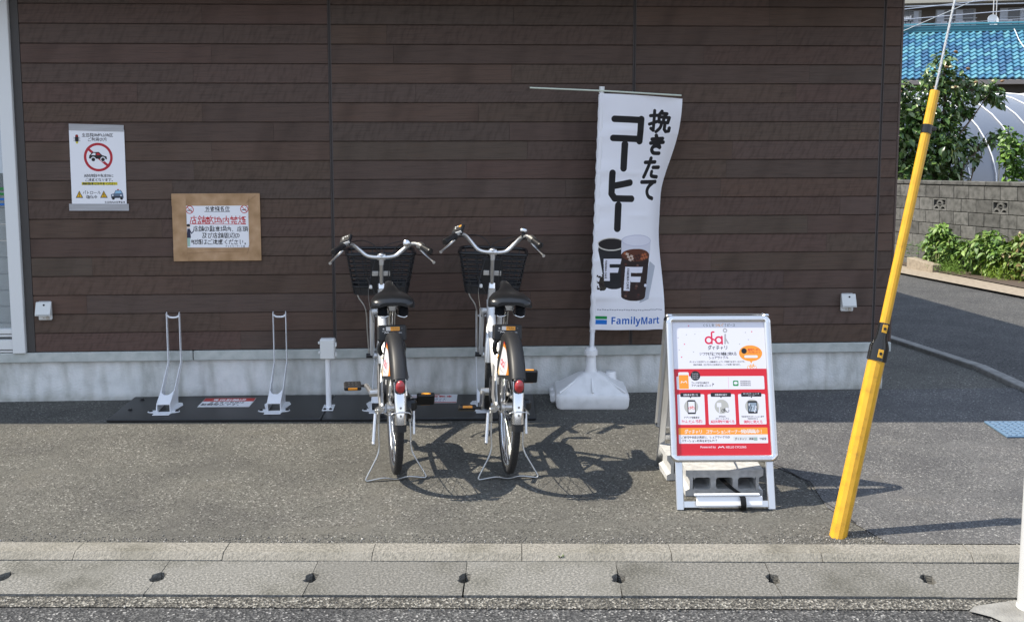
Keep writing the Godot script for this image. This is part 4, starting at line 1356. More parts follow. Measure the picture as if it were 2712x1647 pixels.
func build_banner() -> void:
	# water-filled foot
	var b := thing("banner_base", "white water-filled plastic foot of the coffee banner", "banner base", Vector3(0.885, 0, 0.19), deg_to_rad(-3.3))
	var wp := tri_mat(ntex(noise(73, 0.01, FastNoiseLite.TYPE_SIMPLEX_SMOOTH, 4), ramp([[0.0, 0.66, 0.66, 0.65], [0.5, 0.78, 0.78, 0.78], [1.0, 0.82, 0.82, 0.82]]), 512, 512), 2.0, 0.45, false)
	var rows := []
	for q in [[0.43, 0.36, 0.03, 0.0], [0.448, 0.378, 0.035, 0.015], [0.455, 0.385, 0.035, 0.06], [0.448, 0.378, 0.035, 0.085], [0.43, 0.36, 0.035, 0.093], [0.4, 0.32, 0.035, 0.1], [0.16, 0.13, 0.03, 0.182], [0.09, 0.09, 0.03, 0.196]]:
		var r := []
		for p in rrect(q[0], q[1], q[2], 5):
			r.append(Vector3(p.x, q[3], p.y))
		rows.append(r)
	var mb := MB.new()
	mb.loft(rows, true, false)
	fix_out(mb, Vector3(0, 0.08, 0))
	var tank := part(b, "tank", mb, wp)
	for q in [[Vector3(0.205, 0.099, 0.165), Vector3(0.04, 0.19, 0.03)], [Vector3(-0.205, 0.099, 0.165), Vector3(-0.04, 0.19, 0.03)], [Vector3(0.0, 0.1, 0.175), Vector3(0.0, 0.188, 0.04)]]:
		mb = MB.new()
		mb.tube([q[0], q[1]], 0.008, 8)
		part(tank, "rib", mb, wp)
	mb = MB.new()
	mb.lathe([Vector2(0.05, 0.188), Vector2(0.04, 0.2), Vector2(0.033, 0.215), Vector2(0.03, 0.3), Vector2(0.041, 0.302), Vector2(0.041, 0.335), Vector2(0.031, 0.338), Vector2(0.029, 0.352), Vector2(0.0175, 0.354)], 20)
	part(b, "neck", mb, wp)
	mb = MB.new()
	mb.lathe([Vector2(0.04, 0.08), Vector2(0.038, 0.145), Vector2(0.036, 0.148), Vector2(0.036, 0.172), Vector2(0.032, 0.178), Vector2(0, 0.179)], 16, Transform3D(Basis(), Vector3(0.13, 0, -0.08)))
	part(b, "filler_cap", mb, wp)
	for q in [Vector3(-0.235, 0.03, -0.13), Vector3(-0.235, 0.03, 0.0)]:
		mb = MB.new()
		mb.bx(Vector3.ZERO, Vector3(0.04, 0.06, 0.08), 0.012)
		part(tank, "lug", mb, wp, XF(q))
	# pole, cross bar and cloth; the pole leans a little
	var t := thing("coffee_banner", "tall white coffee banner with black lettering on a white pole in front of the wall", "banner", Vector3(0.885, 0.0, 0.19))
	var lean := 0.024
	var top := 1.955
	var pt := func(y: float) -> Vector3:
		return Vector3(lean * (y - 0.2), y, (y - 0.2) * 0.04)
	mb = MB.new()
	mb.tube([pt.call(0.33), pt.call(1.0)], 0.0145, 14)
	mb.tube([pt.call(0.98), pt.call(top)], 0.0125, 14)
	part(t, "pole", mb, M.white_metal)
	mb = MB.new()
	mb.tube([pt.call(top - 0.03), pt.call(top + 0.012)], 0.0165, 14)
	part(t, "pole_cap", mb, M.white_plastic)
	mb = MB.new()
	var bt: Vector3 = pt.call(top - 0.012)
	mb.tube([bt + Vector3(-0.435, 0.016, -0.01), bt + Vector3(0.0, -0.002, 0.014), bt + Vector3(0.48, -0.03, 0.03)], 0.0052, 8)
	part(t, "cross_bar", mb, mat(lin(0.55, 0.6, 0.5), 0.4))
	mb = MB.new()
	mb.bx(bt + Vector3(0.032, -0.024, 0.012), Vector3(0.036, 0.03, 0.004))
	part(t, "loop", mb, M.black_soft)
	# cloth: held along the pole and the bar, its free edge swinging back below
	rows = []
	var uvs := []
	var W := 0.505
	var Hh := 1.458
	for i in 111:
		var v := i / 110.0
		var r := []
		var q := []
		var y := top - 0.03 - v * Hh
		var p0: Vector3 = pt.call(y)
		var a := 0.03 + 0.43 * smoothstep(0.0, 0.42, v) - 0.22 * smoothstep(0.55, 1.0, v)
		for j in 25:
			var s := j / 24.0
			var d := W * s
			# fold the sheet out of its plane with constant width
			var wav := 0.012 * sin(s * 7.0 + v * 5.0) * s + 0.006 * sin(s * 15.0 - v * 9.0) * (0.3 + s) + 0.004 * sin(v * 46.0) * (1.0 - s) * (1.0 - s) * (1.0 - s) + 0.0016 * sin(v * 83.0 + s * 4.0) * (1.0 - s) * (1.0 - s)
			for fold in [0.145, 0.325, 0.505, 0.7, 0.86]:
				wav += 0.0045 * exp(-pow((v - fold) / 0.008, 2)) * (0.6 + 0.4 * sin(s * 9.0 + fold * 30.0))
			wav += 0.0
			var drop := 0.02 * s * s * (1.0 - 0.3 * v) + 0.012 * s
			r.append(p0 + Vector3(-0.014 + d * cos(a * s * 1.15), -drop, 0.014 - d * sin(a * s * 1.15) * 0.72 + wav))
			q.append(Vector2(s, v))
		rows.append(r)
		uvs.append(q)
	mb = MB.new()
	mb.loft(rows, false, false, uvs)
	for i in mb.n.size():
		if mb.n[i].z < 0:
			mb.n[i] = -mb.n[i]
	var ix := mb.ix.duplicate()
	mb.ix.clear()
	for i in range(0, ix.size(), 3):
		mb.tri(ix[i], ix[i + 1], ix[i + 2])
	var cm := img_mat(flag_print(), 0.75)
	cm.backlight_enabled = true
	cm.backlight = Color(0.35, 0.35, 0.35)
	var cl := part(t, "cloth", mb, cm)
	mb = MB.new()
	var pp := []
	var rr := []
	for i in 60:
		var y2 := top - 0.035 - i / 59.0 * 1.47
		pp.append(pt.call(y2))
		rr.append(0.0185 + 0.0022 * sin(i * 1.9) + 0.0012 * sin(i * 4.3))
	mb.tube(pp, rr, 12)
	part(cl, "sleeve", mb, mat(lin(0.74, 0.74, 0.76), 0.75))

func fix_out(mb: MB, c: Vector3) -> void:
	for i in mb.n.size():
		if mb.n[i].dot(mb.v[i] - c) < 0:
			mb.n[i] = -mb.n[i]
	var ix := mb.ix.duplicate()
	mb.ix.clear()
	for i in range(0, ix.size(), 3):
		mb.tri(ix[i], ix[i + 1], ix[i + 2])
# ---------------------------------------------------------------- bicycles
func make_wheel(par: Node, called: String, at: Vector3, reflector: bool) -> void:
	var mb := MB.new()
	var ring := func(r: float, prof: Array) -> MB:
		# profile (axial x, radial y) swept round the axle (the x axis)
		var m := MB.new()
		var pr := []
		for q in prof:
			pr.append(Vector2(r + q.y, q.x))
		m.lathe(pr, 64, Transform3D(Basis(Vector3(0, 0, 1), Vector3(1, 0, 0), Vector3(0, 1, 0)), Vector3.ZERO))
		return m
	var rim: MB = ring.call(0.296, [Vector2(-0.0135, 0.013), Vector2(-0.0145, 0.004), Vector2(-0.012, -0.006), Vector2(-0.006, -0.0115), Vector2(0.006, -0.0115), Vector2(0.012, -0.006), Vector2(0.0145, 0.004), Vector2(0.0135, 0.013), Vector2(0.0, 0.008), Vector2(-0.0135, 0.013)])
	var w := part(par, called, rim, M.chrome, Transform3D(Basis(), at))
	var tp := []
	for i in 17:
		var a := TAU * i / 16
		tp.append(Vector2(sin(a) * 0.0195, -cos(a) * 0.0195 + 0.012))
	tp.reverse()
	part(w, "tyre", ring.call(0.298, tp), M.rubber)
	# tread blocks
	mb = MB.new()
	for i in 90:
		var a := TAU * i / 90
		for s in [-1.0, 0.0, 1.0]:
			var xf := Transform3D(Basis(Vector3.RIGHT, -a) * Basis(), Vector3.ZERO)
			mb.box(Vector3(0.0075, 0.004, 0.012), xf * XF(Vector3(s * 0.0105, 0.3285 - absf(s) * 0.0035, s * 0.004), Vector3(0, 0, -s * 26)))
	part(w, "tread", mb, M.rubber)
	mb = MB.new()
	for i in 36:
		var a := TAU * i / 36
		var b := a + (0.55 if (i / 2) % 2 == 0 else -0.55)
		var sd := 0.026 if i % 2 == 0 else -0.026
		mb.tube([Vector3(sd, cos(b) * 0.024, sin(b) * 0.024), Vector3(sd * 0.1, cos(a) * 0.288, sin(a) * 0.288)], 0.0013, 4, false)
	tag(part(w, "spokes", mb, M.chrome), "", "", "", "stuff")
	mb = MB.new()
	mb.tube([Vector3(-0.04, 0, 0), Vector3(-0.028, 0, 0), Vector3(-0.026, 0, 0), Vector3(0.026, 0, 0), Vector3(0.028, 0, 0), Vector3(0.04, 0, 0)], [0.028, 0.028, 0.019, 0.019, 0.028, 0.028], 18)
	part(w, "hub", mb, M.alu)
	if reflector:
		mb = MB.new()
		mb.box(Vector3(0.012, 0.022, 0.07), XF(Vector3(0, -0.2, 0.09), Vector3(24, 0, 0)), 0.003)
		part(w, "spoke_reflector", mb, mat(lin(0.6, 0.58, 0.5), 0.15))

func arc(r: float, a0: float, a1: float, n := 24) -> Array:
	var o := []
	for i in n + 1:
		var a := deg_to_rad(lerpf(a0, a1, float(i) / n))
		o.append(Vector3(0, r * sin(a), r * cos(a)))
	return o

# a curved guard: cross profile (x, outward) swept from angle a0 to a1 round the axle; 0 degrees points back
func guard(r: float, prof: Array, a0: float, a1: float, n := 28) -> MB:
	var rows := []
	for i in n + 1:
		var a := deg_to_rad(lerpf(a0, a1, float(i) / n))
		var q := []
		for p in prof:
			q.append(Vector3(p.x, (r + p.y) * sin(a), (r + p.y) * cos(a)))
		rows.append(q)
	var mb := MB.new()
	mb.loft(rows, false)
	for i in mb.n.size():
		if mb.n[i].dot(Vector3(mb.v[i].x * 3.0, mb.v[i].y, mb.v[i].z)) < 0:
			mb.n[i] = -mb.n[i]
	var ix := mb.ix.duplicate()
	mb.ix.clear()
	for i in range(0, ix.size(), 3):
		mb.tri(ix[i], ix[i + 1], ix[i + 2])
	return mb

func make_bicycle(at: Vector3, turn: float, lean: float, crank: float, which: int, label: String) -> void:
	var t := thing("bicycle", label, "bicycle", at, turn, "share bicycles parked in the racks")
	t.rotation.z = deg_to_rad(-lean)
	var ax := Vector3(0, 0.352, 0)
	var fx := Vector3(0, 0.352, -1.185)
	var bb := Vector3(0, 0.312, -0.455)
	make_wheel(t, "rear_wheel", ax, true)
	make_wheel(t, "front_wheel", fx, false)
	var mb := MB.new()
	var hub_up := Vector3(0, 0.8, -0.985)
	var hub_dn := Vector3(0, 0.665, -1.035)
	# frame: thick U shaped main tube, seat tube, stays
	mb.tube(smooth_path([hub_dn + Vector3(0, 0.05, 0.01), Vector3(0, 0.6, -0.93), Vector3(0, 0.46, -0.74), Vector3(0, 0.36, -0.58), bb], 6), 0.0255, 16)
	var fr := part(t, "frame", mb, M.silver)
	mb = MB.new()
	mb.tube([bb + Vector3(0, 0, 0.0), Vector3(0, 0.665, -0.31)], 0.0185, 14)
	part(fr, "seat_tube", mb, M.silver)
	mb = MB.new()
	mb.tube([hub_dn - Vector3(0, 0.01, 0.004), hub_up], 0.0215, 14)
	part(fr, "head_tube", mb, M.silver)
	for s in [-1.0, 1.0]:
		mb = MB.new()
		mb.tube(smooth_path([ax + Vector3(s * 0.062, 0, 0), Vector3(s * 0.058, 0.46, -0.13), Vector3(s * 0.03, 0.62, -0.29)], 5), 0.008, 8)
		part(fr, "seat_stay", mb, M.silver)
		mb = MB.new()
		mb.tube(smooth_path([ax + Vector3(s * 0.064, -0.004, 0.01), Vector3(s * 0.056, 0.335, -0.2), bb + Vector3(s * 0.03, 0, 0)], 5), 0.0105, 8)
		part(fr, "chain_stay", mb, M.silver)
		mb = MB.new()
		mb.tube([ax + Vector3(s * 0.05, 0, 0), ax + Vector3(s * 0.078, 0, 0)], 0.011, 10)
		part(fr, "axle_nut", mb, M.steel)
	# fork
	mb = MB.new()
	mb.bx(hub_dn + Vector3(0, -0.016, -0.006), Vector3(0.118, 0.03, 0.04), 0.012)
	var fk := part(t, "fork", mb, M.silver)
	for s in [-1.0, 1.0]:
		mb = MB.new()
		mb.tube(smooth_path([hub_dn + Vector3(s * 0.052, -0.008, -0.006), Vector3(s * 0.054, 0.5, -1.095), Vector3(s * 0.054, 0.4, -1.15), fx + Vector3(s * 0.055, 0, 0)], 5), [0.0165, 0.0163, 0.016, 0.0155, 0.0148, 0.014, 0.0135, 0.013, 0.0125, 0.012, 0.0115, 0.011, 0.0105, 0.01, 0.0095, 0.009], 12)
		part(fk, "blade", mb, M.silver)
		mb = MB.new()
		mb.tube([fx + Vector3(s * 0.05, 0, 0), fx + Vector3(s * 0.088, 0, 0)], 0.0145, 12)
		part(fk, "axle_cap", mb, M.black)
		# stay that carries the basket
		mb = MB.new()
		mb.tube(smooth_path([fx + Vector3(s * 0.07, 0.005, 0), Vector3(s * 0.08, 0.5, -1.17), Vector3(s * 0.09, 0.64, -1.16), Vector3(s * 0.13, 0.71, -1.16), Vector3(s * 0.14, 0.742, -1.16)], 5), 0.0046, 7)
		part(fk, "basket_stay", mb, M.steel)
	# front mudguard
	part(t, "front_mudguard", shift(guard(0.345, [Vector2(-0.027, -0.014), Vector2(-0.022, -0.002), Vector2(-0.01, 0.005), Vector2(0.01, 0.005), Vector2(0.022, -0.002), Vector2(0.027, -0.014)], 5, 150), fx), M.steel)
	# stem, bars and what sits on them
	var cl := Vector3(0, 0.988 if which == 0 else 1.014, -0.915)
	var rise := 0.78 if which == 0 else 1.0
	mb = MB.new()
	mb.tube([hub_up, cl + Vector3(0, 0.0, 0)], 0.0118, 14)
	mb.tube([cl + Vector3(0, -0.045, -0.005), cl + Vector3(0, 0.012, 0)], [0.0145, 0.019], 14)
	mb.tube([cl + Vector3(-0.022, 0, 0), cl + Vector3(0.022, 0, 0)], 0.0185, 14)
	mb.sphere(cl + Vector3(0, 0.012, 0), Vector3(0.0195, 0.012, 0.02), 14, 6)
	var stem := part(t, "stem", mb, M.alu)
	mb = MB.new()
	mb.tube([hub_up + Vector3(0, -0.01, 0.004), hub_up + Vector3(0, 0.02, -0.006)], 0.0235, 14)
	part(stem, "headset", mb, M.chrome)
	mb = MB.new()
	mb.bx(hub_up + Vector3(0, 0.075, -0.05), Vector3(0.105, 0.03, 0.004), 0.002)
	part(stem, "basket_bracket", mb, M.steel)
	for s in [-1.0, 1.0]:
		bolt_z(stem, hub_up + Vector3(s * 0.036, 0.075, -0.047))
	var half := [Vector3(0, 0, 0), Vector3(0.045, 0.0, 0.0), Vector3(0.085, 0.012, -0.006), Vector3(0.125, 0.052, -0.012), Vector3(0.16, 0.09, 0.002), Vector3(0.19, 0.104, 0.04), Vector3(0.215, 0.098, 0.085)]
	var ends := [Vector3(0.215, 0.098, 0.085), Vector3(0.268, 0.072, 0.19)]
	for i in half.size():
		half[i].y *= rise
	ends[0].y *= rise
	ends[1].y *= rise * 0.98
	var bar := []
	for i in range(half.size() - 1, 0, -1):
		bar.append(cl + Vector3(-half[i].x, half[i].y, half[i].z))
	for h in half:
		bar.append(cl + h)
	mb = MB.new()
	mb.tube(smooth_path(bar, 6), 0.0113, 14)
	var hb := part(t, "handlebar", mb, M.alu)
	for s in [-1.0, 1.0]:
		var a: Vector3 = cl + Vector3(s * ends[0].x, ends[0].y, ends[0].z)
		var b: Vector3 = cl + Vector3(s * ends[1].x, ends[1].y, ends[1].z)
		var g0 := a.lerp(b, 0.12)
		var d := (b - a).normalized()
		mb = MB.new()
		mb.tube([g0, g0 + d * 0.004, a.lerp(b, 0.5), b - d * 0.012, b - d * 0.004, b], [0.0145, 0.0168, 0.0172, 0.0178, 0.019, 0.014], 16)
		part(hb, "grip", mb, M.black)
		# brake lever under the grip
		var l0 := g0 + Vector3(-s * 0.008, -0.016, -0.02)
		mb = MB.new()
		mb.tube(smooth_path([l0, l0 + Vector3(s * 0.03, -0.03, 0.02), l0 + Vector3(s * 0.062, -0.055, 0.075), l0 + Vector3(s * 0.074, -0.064, 0.118)], 5), [0.009, 0.0085, 0.008, 0.0075, 0.007, 0.0065, 0.006, 0.0058, 0.0056, 0.0054, 0.0054, 0.0054, 0.0054, 0.006, 0.007, 0.009], 10)
		part(hb, "brake_lever", mb, M.alu)
		mb = MB.new()
		mb.tube([g0 - d * 0.012, g0 + d * 0.018], 0.0185, 14)
		mb.box(Vector3(0.022, 0.022, 0.03), Transform3D(Basis(), l0 + Vector3(0, 0.004, 0)), 0.006)
		part(hb, "lever_clamp", mb, M.black)
	# display on the left, bell and shifter on the right
	mb = MB.new()
	var dx := XF(cl + Vector3(-0.2, 0.1 * rise + 0.03, 0.055), Vector3(34, -14, 26))
	mb.box(Vector3(0.072, 0.024, 0.06), dx, 0.006)
	mb.box(Vector3(0.026, 0.03, 0.026), dx * XF(Vector3(0, -0.02, 0)), 0.005)
	var dp := part(t, "display_unit", mb, M.black)
	mb = MB.new()
	mb.box(Vector3(0.062, 0.015, 0.004), dx * XF(Vector3(0, -0.001, 0.0315)), 0.0015)
	part(dp, "label_strip", mb, M.white_plastic)
	mb = MB.new()
	for q in [[-0.014, -0.012], [0.0, -0.014], [0.014, -0.012], [-0.012, 0.002]]:
		mb.box(Vector3(0.008, 0.002, 0.006), dx * XF(Vector3(q[0], 0.0118, q[1])))
	part(dp, "buttons", mb, M.white_plastic)
	if which == 1:
		mb = MB.new()
		mb.box(Vector3(0.017, 0.004, 0.014), dx * XF(Vector3(0.018, 0.0122, -0.008)), 0.0015)
		part(dp, "power_button", mb, M.orange)
	var bell := cl + (Vector3(0.17, 0.128, 0.02) if which == 1 else Vector3(0.145, 0.08, 0.008))
	mb = MB.new()
	var bxf := XF(bell, Vector3(0, 0, -8)) if which == 1 else XF(bell, Vector3(52, 0, 24))
	mb.lathe([Vector2(0.0, 0.0), Vector2(0.022, 0.0), Vector2(0.0245, 0.003), Vector2(0.0235, 0.012), Vector2(0.017, 0.021), Vector2(0.008, 0.0245), Vector2(0.0, 0.025)], 20, bxf)
	var be := part(t, "bell", mb, M.chrome)
	mb = MB.new()
	mb.box(Vector3(0.022, 0.03, 0.026), bxf * XF(Vector3(0.004, -0.016, 0)), 0.005)
	part(be, "bell_mount", mb, M.black)
	mb = MB.new()
	var sa: Vector3 = cl + Vector3(0.217, 0.096 * rise, 0.09)
	var sd: Vector3 = (ends[1] - ends[0]).normalized()
	mb.tube([sa - sd * 0.012, sa, sa + sd * 0.006, sa + sd * 0.03], [0.02, 0.024, 0.0235, 0.019], 18)
	part(hb, "twist_shifter", mb, M.steel)
	# cables
	for q in [[Vector3(-0.2, 0.085, 0.05), Vector3(-0.1, 0.085, -0.09), Vector3(-0.02, 0.02, -0.1), Vector3(-0.02, -0.2, -0.1)],
			[Vector3(0.21, 0.085, 0.07), Vector3(0.12, 0.08, -0.1), Vector3(0.0, 0.035, -0.09), Vector3(-0.05, -0.08, -0.07), Vector3(-0.075, -0.22, -0.02), Vector3(-0.05, -0.36, 0.1)],
			[Vector3(0.2, 0.09, 0.06), Vector3(0.1, 0.05, -0.11), Vector3(0.05, -0.05, -0.1), Vector3(0.035, -0.28, -0.09)]]:
		var pts := []
		for p in q:
			pts.append(cl + p)
		mb = MB.new()
		mb.tube(smooth_path(pts, 7), 0.0026, 6)
		part(hb, "cable", mb, M.black)
	# parking lever of the front wheel, beside the head tube
	mb = MB.new()
	mb.tube([Vector3(-0.035, 0.76, -0.98), Vector3(-0.075, 0.835, -0.97)], 0.0055, 8)
	mb.tube([Vector3(-0.07, 0.826, -0.971), Vector3(-0.088, 0.862, -0.966)], 0.0085, 8)
	part(stem, "cable_guide", mb, M.black)
	mb = MB.new()
	mb.bx(Vector3(-0.062, 0.807, -0.968), Vector3(0.017, 0.022, 0.015), 0.004)
	part(stem, "cable_clip", mb, M.white_plastic)
	# basket
	make_basket(t)
	# saddle
	make_saddle(t)
	# the front end is turned a little to the right
	var pivot := Vector3(0, 0, -1.0)
	var steer := Transform3D(Basis(Vector3.UP, deg_to_rad(-2.5 if which == 0 else -7.0)), Vector3.ZERO)
	for called in ["front_wheel", "fork", "front_mudguard", "stem", "handlebar", "display_unit", "bell", "basket"]:
		var o: Node3D = t.get_node(called)
		o.transform = Transform3D(Basis(), pivot) * steer * Transform3D(Basis(), -pivot) * o.transform
	# crank, pedals, chain cover, motor
	mb = MB.new()
	mb.tube([bb + Vector3(-0.05, 0, 0), bb + Vector3(-0.045, 0, 0), bb + Vector3(0.05, 0, 0), bb + Vector3(0.056, 0, 0)], [0.05, 0.062, 0.062, 0.05], 22)
	mb.bx(bb + Vector3(0, 0.03, -0.05), Vector3(0.09, 0.09, 0.11), 0.02)
	var mo := part(t, "motor_unit", mb, M.black)
	var cp := PackedVector2Array()
	for i in 15:
		var a := deg_to_rad(90 + 180.0 * i / 14)
		cp.append(Vector2(-0.455 - 0.0, 0) + Vector2(cos(a), sin(a)) * 0.098 + Vector2(0, 0.312))
	for i in 9:
		var a := deg_to_rad(-90 + 180.0 * i / 8)
		cp.append(Vector2(0.0, 0.345) + Vector2(cos(a), sin(a)) * 0.052)
	mb = MB.new()
	# polygon's x runs along z
	mb.extrude(cp, 0.02, Transform3D(Basis(Vector3(0, 0, 1), Vector3.UP, Vector3.RIGHT), Vector3(0.078, 0, 0)), true)
	part(t, "chain_cover", mb, M.black)
	for s in [-1.0, 1.0]:
		var an := deg_to_rad(crank + (0.0 if s > 0 else 180.0))
		var o := Vector3(s * 0.088, 0, 0)
		var e := bb + o + Vector3(s * 0.022, sin(an), cos(an)) * Vector3(1, 0.165, 0.165)
		mb = MB.new()
		mb.tube([bb + Vector3(s * 0.055, 0, 0), bb + Vector3(s * 0.1, 0, 0)], 0.02, 14)
		mb.tube([bb + o, (bb + o).lerp(e, 0.5), e], [0.016, 0.0125, 0.0135], 10)
		var ck := part(mo, "crank", mb, M.alu)
		var pe := e + Vector3(s * 0.075, 0, 0)
		var tilt := Vector3([12, -62][0 if s < 0 else 1], 0, 0) if which == 0 else Vector3([-24, -78][0 if s < 0 else 1], 0, 0)
		mb = MB.new()
		var px := XF(pe, tilt)
		mb.box(Vector3(0.094, 0.026, 0.074), px, 0.006)
		mb.tube([e, pe - Vector3(s * 0.045, 0, 0)], 0.008, 8)
		var pd := part(t, "pedal", mb, M.black_soft)
		mb = MB.new()
		for zz in [-1.0, 1.0]:
			mb.box(Vector3(0.05, 0.013, 0.004), px * XF(Vector3(0, 0, zz * 0.0375)), 0.001)
		part(pd, "reflector", mb, M.orange)
		mb = MB.new()
		for i in 3:
			for j in 2:
				mb.box(Vector3(0.01, 0.002, 0.006), px * XF(Vector3(-0.02 + i * 0.02, 0.0135, -0.012 + j * 0.024)))
		part(pd, "grip_studs", mb, M.steel)
	# rear mudguard: bright channel, black cover with side skirts, lamp
	var chan := [Vector2(-0.028, -0.016), Vector2(-0.024, -0.003), Vector2(-0.012, 0.0055), Vector2(0.012, 0.0055), Vector2(0.024, -0.003), Vector2(0.028, -0.016)]
	var mg := part(t, "rear_mudguard", shift(guard(0.355, chan, 2, 150), ax), M.chrome)
	part(mg, "rubber_tip", shift(guard(0.3535, [Vector2(-0.029, -0.018), Vector2(-0.025, -0.005), Vector2(-0.01, 0.002), Vector2(0.01, 0.002), Vector2(0.025, -0.005), Vector2(0.029, -0.018)], -4, 3.5, 5), ax), M.rubber)
	var cov := [Vector2(-0.038, -0.026), Vector2(-0.0367, -0.012), Vector2(-0.03, 0.002), Vector2(-0.019, 0.0095), Vector2(0, 0.012), Vector2(0.019, 0.0095), Vector2(0.03, 0.002), Vector2(0.0367, -0.012), Vector2(0.038, -0.026)]
	var cv := part(t, "mudguard_cover", shift(guard(0.366, cov, 36, 122, 30), ax), M.black_soft)
	# flat side skirts; x of the polygon runs to the back
	var sk := PackedVector2Array()
	for i in 22:
		var a := deg_to_rad(lerpf(36, 104, i / 21.0))
		sk.append(Vector2(cos(a), sin(a)) * 0.352)
	for q in [Vector2(-0.085, 0.27), Vector2(-0.03, 0.175), Vector2(0.03, 0.16)]:
		sk.append(q)
	for s in [-1.0, 1.0]:
		mb = MB.new()
		mb.extrude(sk, 0.002, Transform3D(Basis(Vector3(0, 0, 1), Vector3.UP, Vector3(-1, 0, 0)), ax + Vector3(s * 0.0385 - 0.001, 0, 0)))
		flare(mb, ax, s)
		part(cv, "side_skirt", mb, M.black_soft)
	mb = MB.new()
	var gp := PackedVector2Array([Vector2(-0.12, 0.03), Vector2(-0.02, 0.0), Vector2(0.0, 0.16), Vector2(-0.03, 0.2), Vector2(-0.12, 0.2)])
	mb.extrude(gp, 0.002, Transform3D(Basis(Vector3(0, 0, 1), Vector3.UP, Vector3(-1, 0, 0)), ax + Vector3(-0.078, 0, 0)))
	part(t, "dress_guard", mb, mat(lin(0.2, 0.2, 0.2), 0.45))
	# printed panel on the left skirt
	var pp := PackedVector2Array()
	for i in 18:
		var a := deg_to_rad(lerpf(41, 84, i / 17.0))
		pp.append(Vector2(cos(a), sin(a)) * 0.344)
	pp.append(Vector2(0.022, 0.182))
	pp.append(Vector2(0.06, 0.178))
	mb = MB.new()
	mb.extrude(pp, 0.0, Transform3D(Basis(Vector3(0, 0, 1), Vector3.UP, Vector3(-1, 0, 0)), ax + Vector3(-0.0411, 0, 0)))
	for i in mb.u.size():
		mb.u[i] = Vector2((mb.u[i].x - 0.02) / 0.26, (0.344 - mb.u[i].y) / 0.168)
	flare(mb, ax, -1.0)
	part(cv, "printed_panel", mb, M.fender_print)
	mb = MB.new()
	var lr := ax + Vector3(0, 0.38 * sin(deg_to_rad(30)), 0.385 * cos(deg_to_rad(30)))
	mb.sphere(lr + Vector3(0, 0.0, 0.003), Vector3(0.0225, 0.031, 0.016), 16, 10)
	part(mg, "rear_reflector", mb, M.red)
	mb = MB.new()
	mb.box(Vector3(0.05, 0.066, 0.014), XF(lr + Vector3(0, 0, -0.008), Vector3(-10, 0, 0)), 0.006)
	part(mg, "reflector_base", mb, M.black)
	for q in [9.0, 15.0]:
		bolt_z(mg, ax + Vector3(0, 0.362 * sin(deg_to_rad(q)), 0.362 * cos(deg_to_rad(q))))
	mb = MB.new()
	mb.tube(smooth_path([ax + Vector3(-0.07, 0.006, 0.01), ax + Vector3(-0.066, 0.03, 0.2), ax + Vector3(-0.05, 0.06, 0.35), ax + Vector3(-0.034, 0.073, 0.364), ax + Vector3(0, 0.075, 0.366), ax + Vector3(0.034, 0.073, 0.364), ax + Vector3(0.05, 0.06, 0.35), ax + Vector3(0.066, 0.03, 0.2), ax + Vector3(0.07, 0.006, 0.01)], 4), 0.0028, 6)
	part(mg, "stay_wire", mb, M.steel)
	# lock box on top of the guard, ring lock below it
	mb = MB.new()
	var lb := XF(Vector3(0, 0.69, -0.2), Vector3(-14, 0, 0))
	mb.box(Vector3(0.148, 0.082, 0.06), lb, 0.008)
	var lk := part(t, "lock_unit", mb, M.black_soft)
	mb = MB.new()
	mb.quad(lb * Vector3(-0.066, -0.038, 0.0308), lb * Vector3(0.066, -0.038, 0.0308), lb * Vector3(0.066, 0.038, 0.0308), lb * Vector3(-0.066, 0.038, 0.0308), lb.basis * Vector3(0, 0, 1), [Vector2(0, 1), Vector2(1, 1), Vector2(1, 0), Vector2(0, 0)])
	part(lk, "label", mb, M.lock_print)
	mb = MB.new()
	var hs := []
	for i in 17:
		var a := deg_to_rad(-35 + 250.0 * i / 16)
		hs.append(Vector3(cos(a) * 0.063, 0.612 + sin(a) * 0.06, -0.2))
	mb.tube(hs, 0.012, 8)
	part(lk, "lock_ring", mb, M.black)
	mb = MB.new()
	mb.tube([Vector3(-0.04, 0.568, -0.175), Vector3(-0.04, 0.566, -0.155)], 0.0125, 8)
	part(lk, "lock_knob", mb, M.orange if which == 1 else mat(lin(0.62, 0.5, 0.36), 0.4))
	# seat post battery bracket
	mb = MB.new()
	mb.tube([Vector3(0, 0.655, -0.318), Vector3(0, 0.84, -0.235)], 0.0125, 14)
	var sp := part(t, "seat_post", mb, M.chrome)
	mb = MB.new()
	mb.tube([Vector3(0, 0.65, -0.32), Vector3(0, 0.68, -0.307)], 0.0215, 14)
	mb.tube([Vector3(0.012, 0.668, -0.29), Vector3(0.05, 0.672, -0.285)], 0.005, 8)
	part(sp, "clamp", mb, M.chrome)
	# stand
	mb = MB.new()
	var legs := [Vector3(-0.077, 0.33, 0.0), Vector3(-0.08, 0.22, 0.02), Vector3(-0.08, 0.15, 0.03), Vector3(-0.1, 0.1, 0.045), Vector3(-0.145, 0.022, 0.066), Vector3(-0.147, 0.008, 0.07), Vector3(-0.135, 0.006, 0.071), Vector3(-0.06, 0.016, 0.071), Vector3(0.0, 0.0065, 0.071), Vector3(0.06, 0.016, 0.071), Vector3(0.135, 0.006, 0.071), Vector3(0.147, 0.008, 0.07), Vector3(0.145, 0.022, 0.066), Vector3(0.1, 0.1, 0.045), Vector3(0.08, 0.15, 0.03), Vector3(0.08, 0.22, 0.02), Vector3(0.077, 0.33, 0.0)]
	mb.tube(smooth_path(legs, 5), 0.0047, 10)
	var st := part(t, "stand", mb, mat(lin(0.42, 0.42, 0.41), 0.35, 1.0))
	st.rotation.z = deg_to_rad(lean)
